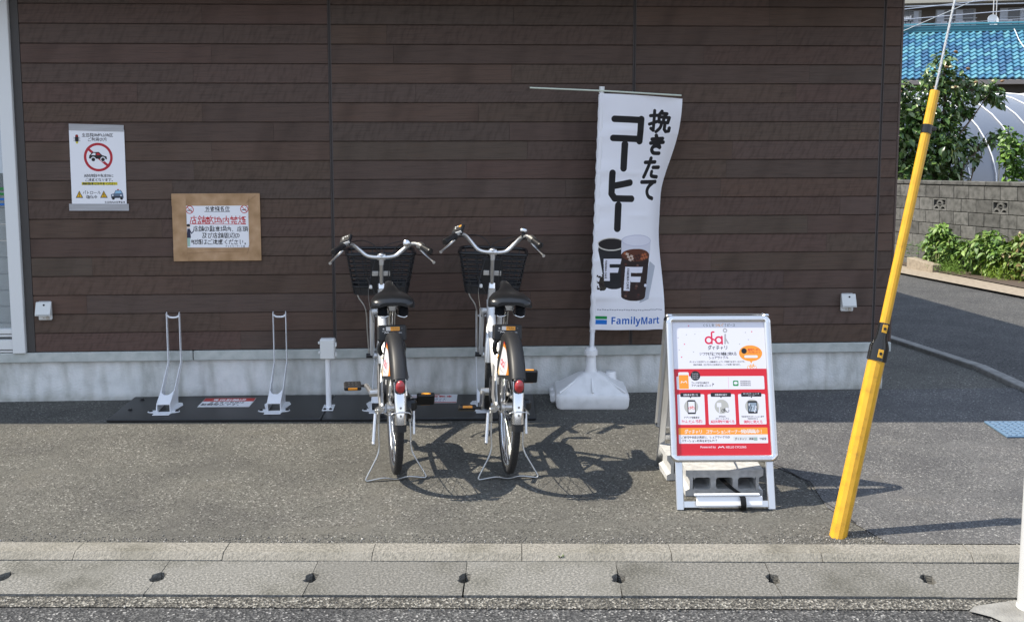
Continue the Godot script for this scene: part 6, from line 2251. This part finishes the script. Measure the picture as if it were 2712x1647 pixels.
func build_plants() -> void:
	var bark := mat(lin(0.13, 0.1, 0.075), 0.9)
	# the big-leaved tree
	var o := Vector3(8.6, -0.55, -12.0)
	var t := thing("broadleaf_tree", "dark green broad-leaved tree standing behind the block wall", "tree", o)
	var mb := MB.new()
	branch(mb, [Vector3(0, -0.1, 0), Vector3(-0.05, 0.8, 0), Vector3(0.0, 1.6, -0.05), Vector3(0.1, 2.5, -0.05), Vector3(0.07, 3.15, -0.1)], 0.06, 0.012)
	branch(mb, [Vector3(-0.03, 0.7, 0), Vector3(-0.5, 1.5, 0.05), Vector3(-0.8, 2.3, 0)], 0.035, 0.008)
	branch(mb, [Vector3(0.0, 1.5, 0), Vector3(0.45, 2.1, 0.1), Vector3(0.85, 2.65, 0.05)], 0.025, 0.006)
	branch(mb, [Vector3(0.0, 0.6, 0.02), Vector3(0.3, 1.0, 0.15), Vector3(0.42, 1.45, 0.18), Vector3(0.9, 1.8, 0.12)], 0.022, 0.006)
	branch(mb, [Vector3(0.1, 0.5, 0.1), Vector3(0.5, 1.1, 0.2), Vector3(0.56, 1.6, 0.2), Vector3(0.8, 1.95, 0.15)], 0.016, 0.004)
	part(t, "trunk", mb, bark)
	var cl := [[Vector3(8.68, 2.62, -12.14), 0.22], [Vector3(8.53, 2.33, -12.12), 0.26], [Vector3(8.89, 2.3, -12.10), 0.26], [Vector3(8.27, 1.90, -12.08), 0.36], [Vector3(8.82, 1.90, -12.05), 0.36], [Vector3(7.94, 1.83, -12.09), 0.35],
		[Vector3(9.22, 2.1, -12.05), 0.22], [Vector3(9.47, 2.12, -12.04), 0.22], [Vector3(9.6, 1.97, -12.01), 0.17], [Vector3(8.01, 1.32, -12.03), 0.45], [Vector3(8.52, 1.32, -12.00), 0.42], [Vector3(8.93, 1.3, -11.96), 0.24],
		[Vector3(7.79, 0.96, -12.00), 0.40], [Vector3(8.30, 0.82, -11.95), 0.42], [Vector3(8.75, 0.82, -11.92), 0.32], [Vector3(9.22, 1.21, -11.94), 0.2], [Vector3(9.52, 1.29, -11.93), 0.17], [Vector3(9.68, 1.36, -11.93), 0.11],
		[Vector3(7.65, 1.54, -12.07), 0.50], [Vector3(9.15, 0.92, -11.91), 0.18], [Vector3(7.58, 2.12, -12.15), 0.30], [Vector3(9.05, 1.8, -12.02), 0.2], [Vector3(8.6, 0.55, -11.9), 0.32], [Vector3(8.95, 0.6, -11.9), 0.2], [Vector3(8.2, 1.6, -11.95), 0.35], [Vector3(8.65, 1.55, -11.95), 0.3], [Vector3(8.0, 0.6, -11.8), 0.38], [Vector3(8.4, 1.05, -11.75), 0.36], [Vector3(8.75, 1.1, -11.8), 0.26], [Vector3(8.6, 2.15, -12.05), 0.26], [Vector3(7.95, 2.15, -12.1), 0.22]]
	foliage(t, cl, 5000, 300, 0.13, 0.58, [Color(0.05, 0.1, 0.026), Color(0.07, 0.13, 0.03), Color(0.105, 0.17, 0.045), Color(0.042, 0.085, 0.025), Color(0.16, 0.21, 0.085)], 0.32, 0.7)
	# faded flowers and brown seed heads in the top
	mb = MB.new()
	mb.sphere(Vector3.ZERO, Vector3(0.045, 0.022, 0.034), 8, 5)
	var seed := mb.mesh(mat(lin(0.2, 0.12, 0.06), 0.8))
	mb = MB.new()
	mb.sphere(Vector3.ZERO, Vector3(0.045, 0.02, 0.03), 8, 5)
	var bloom := mb.mesh(mat(lin(0.45, 0.43, 0.25), 0.6))
	for i in 15:
		var c: Array = cl[i % 9] if i < 8 else cl[(i * 3 + 1) % 12]
		piece(t, "seed_head" if i < 8 else "flower", seed if i < 8 else bloom, XF(c[0] + Vector3(RNG.randf_range(-0.2, 0.2), c[1] * 0.8, 0.2) - o, Vector3(RNG.randf_range(-20, 20), RNG.randf_range(0, 90), RNG.randf_range(-30, 30))))
	# climber on its poles
	var v := thing("climbing_vine", "light green climbing vine on a pole behind the block wall at the right edge", "vine", Vector3(8.66, -0.5, -9.64))
	mb = MB.new()
	mb.tube([Vector3(0, 0, 0), Vector3(0, 1.95, 0)], 0.01, 6)
	part(v, "pole", mb, M.steel)
	foliage(v, [[Vector3(8.66, 1.40, -9.66), 0.14], [Vector3(8.66, 1.24, -9.66), 0.19], [Vector3(8.68, 1.08, -9.64), 0.2], [Vector3(8.7, 0.92, -9.63), 0.18], [Vector3(8.7, 0.72, -9.61), 0.17], [Vector3(8.85, 1.2, -9.6), 0.17], [Vector3(8.9, 0.85, -9.6), 0.16]], 620, 120, 0.085, 0.8, [Color(0.1, 0.19, 0.03), Color(0.14, 0.25, 0.04), Color(0.075, 0.15, 0.03)], 0.45, 0.6)
	for k in 2:
		mb = MB.new()
		mb.tube([Vector3.ZERO, Vector3(0.02, 2.05 - k * 0.3, 0)], 0.011, 6)
		var p := thing("garden_stake", ["thin dark garden stake just left of the vine, nearer the tree", "thin grey garden stake close to the vine"][k], "stake", [Vector3(8.99, -0.5, -10.4), Vector3(8.62, -0.5, -9.9)][k], 0.0, "stakes behind the block wall")
		part(p, "rod", mb, [M.black_soft, M.steel][k])
	var cr := thing("orange_crate", "small orange crate in the garden behind the wall", "crate", Vector3(9.55, 0.1, -11.2))
	mb = MB.new()
	mb.bx(Vector3(0, 0.33, 0), Vector3(0.3, 0.16, 0.25), 0.01)
	part(cr, "box", mb, mat(lin(0.6, 0.16, 0.04), 0.6))
	mb = MB.new()
	mb.bx(Vector3(0, 0.12, 0), Vector3(0.34, 0.26, 0.28), 0.01)
	part(cr, "stand", mb, mat(lin(0.3, 0.27, 0.23), 0.8))
	# hedge plants before the wall
	var sets := [["tall leafy shrub at the left of the planting before the block wall", Vector3(7.4, -0.62, -9.2), [[Vector3(7.45, -0.28, -9.29), 0.19], [Vector3(7.46, -0.11, -9.20), 0.15], [Vector3(7.54, -0.3, -8.96), 0.19], [Vector3(7.45, -0.5, -9.35), 0.13], [Vector3(7.5, -0.5, -9.0), 0.12]]],
		["dense bright green shrub in the middle of the planting before the block wall", Vector3(7.58, -0.56, -8.1), [[Vector3(7.58, -0.27, -8.26), 0.22], [Vector3(7.62, -0.12, -7.99), 0.2], [Vector3(7.68, -0.24, -7.79), 0.21], [Vector3(7.64, -0.46, -8.2), 0.17], [Vector3(7.7, -0.45, -7.85), 0.17]]],
		["leafy shrub with reddish tips at the right edge of the planting", Vector3(7.75, -0.5, -7.3), [[Vector3(7.72, -0.19, -7.46), 0.18], [Vector3(7.76, -0.38, -7.40), 0.2], [Vector3(7.8, -0.06, -7.32), 0.2], [Vector3(7.8, -0.25, -7.1), 0.22]]]]
	for k in 3:
		var s := thing("garden_shrub", sets[k][0], "shrub", sets[k][1], 0.0, "shrubs before the block wall")
		mb = MB.new()
		for i in 11:
			var x := RNG.randf_range(-0.13, 0.13)
			var z := RNG.randf_range(-0.3, 0.3)
			branch(mb, [Vector3(x * 0.4, -0.05, z * 0.6), Vector3(x * 0.8, 0.15, z), Vector3(x, RNG.randf_range(0.3, 0.55), z * 1.1)], 0.009, 0.004)
		part(s, "stems", mb, mat(lin(0.3, 0.28, 0.17), 0.8))
		for c in sets[k][2]:
			c[0] += Vector3(-0.04, 0.045, 0)
			c[1] *= 1.12
		foliage(s, sets[k][2], 1700, 160, 0.1, 0.5, [Color(0.09, 0.17, 0.03), Color(0.13, 0.23, 0.035), Color(0.07, 0.14, 0.03), Color(0.16, 0.24, 0.05)] if k < 2 else [Color(0.11, 0.18, 0.035), Color(0.15, 0.22, 0.04), Color(0.09, 0.16, 0.03), Color(0.13, 0.2, 0.04), Color(0.2, 0.15, 0.06)], 0.5, 0.8)
	# low feathery plants
	var low := [[Vector3(7.3, -0.56, -8.5), "low feathery green plant at the foot of the left shrub"], [Vector3(7.5, -0.5, -7.55), "low feathery yellow-green plant at the foot of the middle shrub"]]
	for k in 2:
		var s := thing("feathery_plant", low[k][1], "plant", low[k][0], 0.0, "low feathery plants along the road edge")
		mb = MB.new()
		for i in 900:
			var d := Vector3(RNG.randfn() * 0.1, absf(RNG.randfn()) * 0.085 + 0.02, RNG.randfn() * 0.19)
			var e := d + Vector3(RNG.randfn(), absf(RNG.randfn()) + 0.3, RNG.randfn()) * 0.025
			var w := Vector3(RNG.randfn(), RNG.randfn(), RNG.randfn()).normalized() * 0.0028
			mb.quad(d - w, d + w, e + w * 0.3, e - w * 0.3, (Vector3.UP + w * 200.0).normalized())
		var fm := leaf_mat(lin(0.12, 0.22, 0.025) if k == 0 else lin(0.17, 0.27, 0.025), 0.6)
		tag(part(s, "fronds", mb, fm), "", "", "", "stuff")
	var f := thing("fern", "small fern with arching fronds left of the tall shrub, behind the yellow guard", "fern", Vector3(7.35, -0.66, -10.0))
	mb = MB.new()
	for i in 9:
		var an := TAU * i / 9 + 0.2
		var dir := Vector3(cos(an), 0, sin(an))
		for j in 12:
			var q := j / 11.0
			var p := dir * q * 0.24 + Vector3(0, 0.38 * sin(q * 2.2), 0)
			var sd := dir.cross(Vector3.UP)
			for sg in [-1.0, 1.0]:
				mb.quad(p, p + dir * 0.022, p + dir * 0.03 + sd * sg * 0.07 * (1.0 - q * 0.8) - Vector3(0, 0.015, 0), p + dir * 0.012 + sd * sg * 0.06 * (1.0 - q * 0.8) - Vector3(0, 0.012, 0), Vector3.UP)
	part(f, "fronds", mb, leaf_mat(lin(0.07, 0.15, 0.03), 0.5))
	var eb := thing("edging_block", "weathered concrete edging block at the left of the planting", "concrete block", Vector3(7.2, -0.66, -9.25), deg_to_rad(2.0))
	mb = MB.new()
	mb.bx(Vector3(0, 0.09, 0), Vector3(0.14, 0.2, 0.85), 0.008)
	part(eb, "block", mb, mat_beige())

func build_tunnel() -> void:
	var t := thing("plastic_tunnel", "arched plastic greenhouse tunnel with white hoops behind the tree", "greenhouse", Vector3(11.3, -0.78, -18.2))
	var b := Vector3(0.835, 0, -0.55)
	var rt := Vector3(0.55, 0, 0.835)
	var R := 2.15
	var ring := func(s: float, r: float) -> Array:
		var o := []
		for v in [1.7, 1.25]:
			pass
		o.append(b * s + rt * r)
		o.append(b * s + rt * r + Vector3(0, 0.4, 0))
		for i in 19:
			var a := PI * i / 18
			o.append(b * s + rt * r * cos(a) + Vector3(0, 0.85 + r * 0.98 * sin(a), 0))
		o.append(b * s - rt * r)
		return o
	var rows := []
	for i in 14:
		rows.append(ring.call(-4.0 + i * 1.0, R - (0.012 if i % 2 else 0.0)))
	var mb := MB.new()
	mb.loft(rows, false)
	for i in mb.n.size():
		var ctr := b * mb.v[i].dot(b) + Vector3(0, 0.85, 0)
		if mb.n[i].dot(mb.v[i] - ctr) < 0:
			mb.n[i] = -mb.n[i]
	var ix := mb.ix.duplicate()
	mb.ix.clear()
	for i in range(0, ix.size(), 3):
		mb.tri(ix[i], ix[i + 1], ix[i + 2])
	var film := mat(lin(0.15, 0.17, 0.21), 0.35)
	film.backlight_enabled = true
	film.backlight = Color(0.16, 0.18, 0.22)
	part(t, "film", mb, film)
	for i in 13:
		mb = MB.new()
		mb.tube(ring.call(-4.0 + i * 1.0, R + 0.014), 0.014, 6)
		part(t, "hoop", mb, M.white_metal)
	mb = MB.new()
	for h in [0.42, 0.9]:
		mb.tube([b * -4.0 + rt * (R + 0.03) + Vector3(0, h, 0), b * 8.2 + rt * (R + 0.03) + Vector3(0, h, 0)], 0.022, 6)
	part(t, "side_rail", mb, M.white_metal)

func build_house() -> void:
	var t := thing("tiled_house", "low house with a glazed turquoise tile roof beyond the garden", "house", Vector3(20.901, 0, -37.417), deg_to_rad(-22.3))
	var mb := MB.new()
	mb.bx(Vector3(0, 0.9, -3.4), Vector3(13, 4.0, 5.6))
	part(t, "wall", mb, mat(lin(0.05, 0.045, 0.04), 0.9))
	# deck under the tiles
	var pitch := atan(0.7)
	var e0 := Vector3(0, 3.02, 0)
	var upv := Vector3(0, sin(pitch), -cos(pitch))
	var nrm := Vector3(0, cos(pitch), sin(pitch))
	mb = MB.new()
	mb.box(Vector3(13.4, 0.06, 3.6), Transform3D(Basis(Vector3.RIGHT, nrm, -upv), e0 + upv * 1.8 - nrm * 0.06))
	mb.box(Vector3(13.4, 0.06, 3.6), Transform3D(Basis(Vector3.RIGHT, Vector3(0, cos(pitch), -sin(pitch)), Vector3(0, sin(pitch), cos(pitch))), Vector3(0, 3.02 - 0.06 + 1.03, -2.98 * 2 + 1.49)))
	part(t, "roof", mb, mat(lin(0.03, 0.1, 0.15), 0.7))
	# one tile: a shallow trough with a roll at its edge
	var tile := func(m: Material) -> ArrayMesh:
		var b := MB.new()
		var rows := []
		for z in [0.0, 0.33]:
			var r := []
			for i in 8:
				var x := i / 7.0
				var y := 0.038 * pow(maxf(0.0, sin((x - 0.58) / 0.42 * PI)), 1.0) if x > 0.58 else -0.045 * sin(x / 0.58 * PI)
				r.append(Vector3(x * 0.285 - 0.1425, y + 0.07 - z * 0.21, -z))
			rows.append(r)
		b.loft(rows, false)
		for i in b.n.size():
			if b.n[i].y < 0:
				b.n[i] = -b.n[i]
		var ix := b.ix.duplicate()
		b.ix.clear()
		for i in range(0, ix.size(), 3):
			b.tri(ix[i], ix[i + 1], ix[i + 2])
		for i in 7:
			var p: Vector3 = rows[0][i]
			var q: Vector3 = rows[0][i + 1]
			b.quad(p, q, q - Vector3(0, 0.07, 0), p - Vector3(0, 0.07, 0), Vector3(0, 0, 1))
		return b.mesh(m)
	var ms := []
	for k in 5:
		var c: Color = [Color(0.07, 0.2, 0.3), Color(0.09, 0.24, 0.33), Color(0.055, 0.15, 0.26), Color(0.11, 0.27, 0.34), Color(0.05, 0.12, 0.22)][k]
		ms.append(tile.call(mat(c.linear_to_srgb(), 0.22)))
	var bs := Basis(Vector3.RIGHT, nrm, -upv)
	var far := []
	for r in 13:
		for c in range(-23, 24):
			var xf := Transform3D(bs, e0 + upv * (r * 0.277 - 0.06) + Vector3(c * 0.27 + RNG.randf_range(-0.004, 0.004), 0, 0) + nrm * 0.012)
			if absi(c) <= 11:
				piece(t, "roof_tile", ms[RNG.randi() % 5], xf)
			else:
				far.append(xf)
	var mm := MultiMesh.new()
	mm.transform_format = MultiMesh.TRANSFORM_3D
	mm.mesh = ms[0]
	mm.instance_count = far.size()
	for i in far.size():
		mm.set_instance_transform(i, far[i])
	var o := MultiMeshInstance3D.new()
	o.multimesh = mm
	o.name = "outer_tiles"
	t.add_child(o)
	o.set_meta("kind", "stuff")
	# ridge: stacked flat tiles under a row of round caps
	var rg := e0 + upv * 3.62
	var teal := mat(lin(0.025, 0.13, 0.18), 0.35)
	for k in 5:
		mb = MB.new()
		mb.bx(rg + Vector3(0, 0.0 + k * 0.055, -0.02), Vector3(13.4, 0.05, 0.3 - 0.02 * (k % 2)), 0.01)
		part(t, "ridge_course", mb, teal)
	for k in range(-24, 25):
		mb = MB.new()
		mb.lathe([Vector2(0.085, -0.13), Vector2(0.085, 0.12), Vector2(0.1, 0.12), Vector2(0.1, 0.145), Vector2(0.0, 0.146)], 10, Transform3D(Basis(Vector3(0, 0, 1), Vector3.RIGHT, Vector3(0, 1, 0)), rg + Vector3(k * 0.275, 0.285, -0.02)), 0.0, PI)
		piece(t, "ridge_cap", mb.mesh(teal))
	mb = MB.new()
	mb.bx(e0 + Vector3(0, -0.16, 0.02), Vector3(13.4, 0.2, 0.12), 0.02)
	part(t, "gutter", mb, mat(lin(0.16, 0.15, 0.15), 0.5))
	# aerial mast with the dish on the ridge
	var d := thing("satellite_dish", "round white satellite dish on a mast at the ridge of the turquoise roof", "satellite dish", Vector3(23.47, 5.0, -40.0), deg_to_rad(-22))
	mb = MB.new()
	mb.tube([Vector3(0.0, 0.0, 0), Vector3(0.0, 3.0, 0)], 0.022, 8)
	mb.tube([Vector3(0.12, 0.5, 0), Vector3(0.12, 3.0, 0)], 0.018, 8)
	part(d, "mast", mb, mat(lin(0.5, 0.5, 0.5), 0.5))
	mb = MB.new()
	for q in [Vector3(-0.2, -0.3, 0.25), Vector3(0.28, -0.3, 0.25), Vector3(0.1, -0.25, -0.3)]:
		mb.tube(smooth_path([Vector3(0, 0.28, 0), Vector3(q.x * 0.7, 0.18, q.z * 0.6), q], 4), 0.018, 6)
	part(d, "mast_feet", mb, M.steel)
	mb = MB.new()
	var pr := []
	for i in 9:
		var r := 0.25 * i / 8.0
		pr.append(Vector2(r, r * r * 0.7))
	for i in 9:
		var r := 0.25 * (8 - i) / 8.0
		pr.append(Vector2(r, r * r * 0.7 - 0.012))
	var dx := XF(Vector3(-0.02, 0.55, 0.1), Vector3(80, 22, 0))
	mb.lathe(pr, 28, dx)
	part(d, "dish", mb, mat(lin(0.75, 0.75, 0.74), 0.45))
	mb = MB.new()
	mb.tube([dx * Vector3(0, 0.02, 0.22), dx * Vector3(0, 0.22, 0.1)], 0.012, 6)
	mb.box(Vector3(0.05, 0.08, 0.05), dx * XF(Vector3(0, 0.22, 0.08)), 0.01)
	part(d, "receiver_arm", mb, mat(lin(0.4, 0.4, 0.4), 0.5))
	# cable that runs from the dish down over the tiles
	mb = MB.new()
	var q0 := t.transform
	var pts := []
	for q in [[2.55, 3.6], [2.62, 3.2], [2.72, 2.6], [2.95, 1.9], [3.3, 1.3], [3.7, 0.9], [4.3, 0.5]]:
		pts.append(q0 * (e0 + upv * q[1] + nrm * 0.1 + Vector3(q[0] - 0.35, 0, 0)))
	mb.tube(smooth_path(pts, 5), 0.02, 6)
	var cbl := MeshInstance3D.new()
	cbl.mesh = mb.mesh(M.white_plastic)
	cbl.name = numbered("aerial_cable")
	add_child(cbl)
	tag(cbl, "pale cable running from the satellite dish down across the turquoise tiles", "cable")
	mb = MB.new()
	mb.tube([q0 * (e0 + upv * 3.5 + nrm * 0.12 + Vector3(-2.3, 0, 0)), q0 * (e0 + upv * 3.62 + Vector3(0.95, 1.45, 0))], 0.018, 6)
	var rod := MeshInstance3D.new()
	rod.mesh = mb.mesh(M.steel)
	rod.name = numbered("stay_rod")
	add_child(rod)
	tag(rod, "thin slanting metal rod rising from the left part of the turquoise ridge", "rod")

func build_apartments() -> void:
	var t := thing("apartment_building", "grey-brown apartment block with balconies far behind the turquoise roof", "building", Vector3(41.828, 8.0, -82.2), deg_to_rad(-22.3))
	var X := func(z: float) -> float:
		return (z - 1150.0) / 208.0
	var brown := mat(lin(0.1, 0.085, 0.07), 0.85)
	var mb := MB.new()
	mb.bx(Vector3(0, -2.0, -4), Vector3(26, 12.0, 6))
	part(t, "wall", mb, brown)
	for i in 60:
		mb = MB.new()
		mb.bx(Vector3(-8.85 + i * 0.3, 0.5, -0.99), Vector3(0.27, 3.6, 0.03))
		piece(t, "wall_board", mb.mesh(brown))
	mb = MB.new()
	mb.bx(Vector3(0, 2.75, 0.0), Vector3(26, 1.0, 2.6), 0.02)
	part(t, "eave", mb, mat(lin(0.36, 0.35, 0.31), 0.8))
	mb = MB.new()
	mb.tube([Vector3(-13, 2.02, 1.2), Vector3(13, 2.02, 1.2)], 0.06, 8)
	part(t, "gutter_pipe", mb, mat(lin(0.3, 0.34, 0.4), 0.5))
	var frame := mat(lin(0.3, 0.32, 0.34), 0.4)
	var curtain := mat(lin(0.5, 0.56, 0.66), 0.5)
	var dark := mat(lin(0.05, 0.06, 0.075), 0.15)
	for q in [[90.0, 530.0, [[110, 250, 1], [250, 340, 1], [340, 400, 1], [400, 490, 0]]], [760.0, 1400.0, [[780, 900, 0], [900, 1080, 1], [1080, 1200, 0], [1200, 1370, 1]]], [1775.0, 2500.0, [[1780, 1905, 0], [1905, 2090, 1], [2090, 2200, 0], [2200, 2400, 1]]]]:
		var x0: float = X.call(q[0])
		var x1: float = X.call(q[1])
		mb = MB.new()
		mb.bx(Vector3((x0 + x1) / 2, 0.62, -0.93), Vector3(x1 - x0, 2.5, 0.06))
		var w := part(t, "window", mb, frame)
		for p in q[2]:
			var a: float = X.call(p[0])
			var b: float = X.call(p[1])
			mb = MB.new()
			mb.bx(Vector3((a + b) / 2, 0.62, -0.89), Vector3(b - a - 0.05, 2.35, 0.04))
			part(w, "pane", mb, curtain if p[2] == 0 else dark)
		mb = MB.new()
		mb.bx(Vector3((x0 + x1) / 2, -0.35, 0.0), Vector3(x1 - x0, 0.2, 1.8))
		var bal := part(t, "balcony", mb, mat(lin(0.25, 0.25, 0.24), 0.8))
		mb = MB.new()
		mb.tube([Vector3(x0, 0.99, 0.85), Vector3(x1, 0.99, 0.85)], 0.035, 6)
		mb.tube([Vector3(x0, -0.1, 0.85), Vector3(x1, -0.1, 0.85)], 0.03, 6)
		part(bal, "rail", mb, frame)
		var n := int((x1 - x0) / 0.42)
		for i in n:
			mb = MB.new()
			mb.bx(Vector3(x0 + (i + 0.5) * (x1 - x0) / n, 0.36, 0.85), Vector3((x1 - x0) / n - 0.07, 0.86, 0.03))
			part(bal, "panel", mb, mat([lin(0.27, 0.28, 0.3), lin(0.36, 0.36, 0.38), lin(0.2, 0.21, 0.23)][(i * 7) % 3], 0.5))
	var l := thing("laundry", "white washing hung on the left balcony of the apartment block", "laundry", t.position, t.rotation.y)
	mb = MB.new()
	for i in 8:
		var w := RNG.randf_range(0.08, 0.18)
		mb.bx(Vector3(-4.95 + i * 0.16, 1.12 + RNG.randf_range(-0.06, 0.06), 0.7), Vector3(w, RNG.randf_range(0.15, 0.4), 0.02))
	part(l, "clothes", mb, mat(lin(0.75, 0.75, 0.75), 0.8))
	mb = MB.new()
	mb.tube([Vector3(-5.2, 1.35, 0.7), Vector3(-3.5, 1.35, 0.7)], 0.02, 6)
	part(l, "drying_pole", mb, M.steel)
	# overhead wires nearer than the house
	var wires := [[Vector3(12.31, 4.48, -22.95), Vector3(15.68, 4.85, -22.80), "highest of the three overhead wires crossing the apartment block"], [Vector3(12.31, 4.21, -22.92), Vector3(15.68, 4.49, -22.76), "middle of the three overhead wires crossing the apartment block"], [Vector3(12.30, 4.03, -22.90), Vector3(15.67, 4.24, -22.73), "lowest and thinnest overhead wire crossing the apartment block"]]
	for k in 3:
		var d: Vector3 = wires[k][1] - wires[k][0]
		mb = MB.new()
		mb.tube([wires[k][0] - d * 2.0, wires[k][0], wires[k][1], wires[k][1] + d * 2.0], 0.014 if k < 2 else 0.007, 6)
		var o := MeshInstance3D.new()
		o.mesh = mb.mesh(mat(lin(0.34, 0.38, 0.45), 0.5))
		o.name = numbered("overhead_wire")
		add_child(o)
		tag(o, wires[k][2], "wire", "overhead wires")
var RNG := RandomNumberGenerator.new()

func _ready() -> void:
	RNG.seed = 20240611
	# camera: eye height, lens axis above the picture's centre
	var cam := Camera3D.new()
	cam.name = "camera"
	cam.position = Vector3(0, 1.842, 6.92)
	cam.rotation_degrees = Vector3(-6.843, -3.3, 0)
	cam.set_frustum(1496.0 / 2650.0 * 0.1, Vector2(0, -172.0 / 2650.0 * 0.1), 0.1, 500.0)
	add_child(cam)
	cam.current = true
	var we := WorldEnvironment.new()
	we.name = "world"
	var env := Environment.new()
	env.background_mode = Environment.BG_SKY
	var sky := Sky.new()
	var sm := ProceduralSkyMaterial.new()
	sm.sky_top_color = lin(0.33, 0.41, 0.56)
	sm.sky_horizon_color = lin(0.71, 0.74, 0.79)
	sm.ground_horizon_color = lin(0.3, 0.3, 0.3)
	sm.ground_bottom_color = lin(0.16, 0.155, 0.15)
	sm.sky_curve = 0.16
	sm.energy_multiplier = 1.5
	sky.sky_material = sm
	env.sky = sky
	env.tonemap_mode = Environment.TONE_MAPPER_LINEAR
	env.tonemap_exposure = 1.6
	env.sdfgi_enabled = true
	env.ssao_enabled = true
	env.ssil_enabled = true
	we.environment = env
	add_child(we)
	var sun := DirectionalLight3D.new()
	sun.name = "sun"
	sun.light_energy = 1.6
	sun.light_color = Color(1.0, 0.96, 0.89)
	sun.light_angular_distance = 0.5
	sun.shadow_enabled = true
	sun.look_at_from_position(Vector3.ZERO, Vector3(0.79, -1.0, 0.06))
	add_child(sun)
	make_materials()
	M.fender_print = img_mat(fender_print(), 0.35)
	M.lock_print = img_mat(lock_print(), 0.4)
	build_ground()
	build_store()
	build_block_wall()
	build_tunnel()
	build_house()
	build_apartments()
	build_plants()
	build_plate()
	build_racks()
	build_post_box()
	build_outlets()
	build_notices()
	build_banner()
	make_bicycle(Vector3(-0.28, 0, 1.53), deg_to_rad(7.2), 0.6, 0.0, 0, "silver bicycle with a black basket at the left of the pair, its bell turned sideways")
	make_bicycle(Vector3(0.282, 0, 1.55), deg_to_rad(3.7), 2.2, 163.0, 1, "silver bicycle with a black basket at the right of the pair, nearer the coffee banner")
	build_sign()
	build_stay()
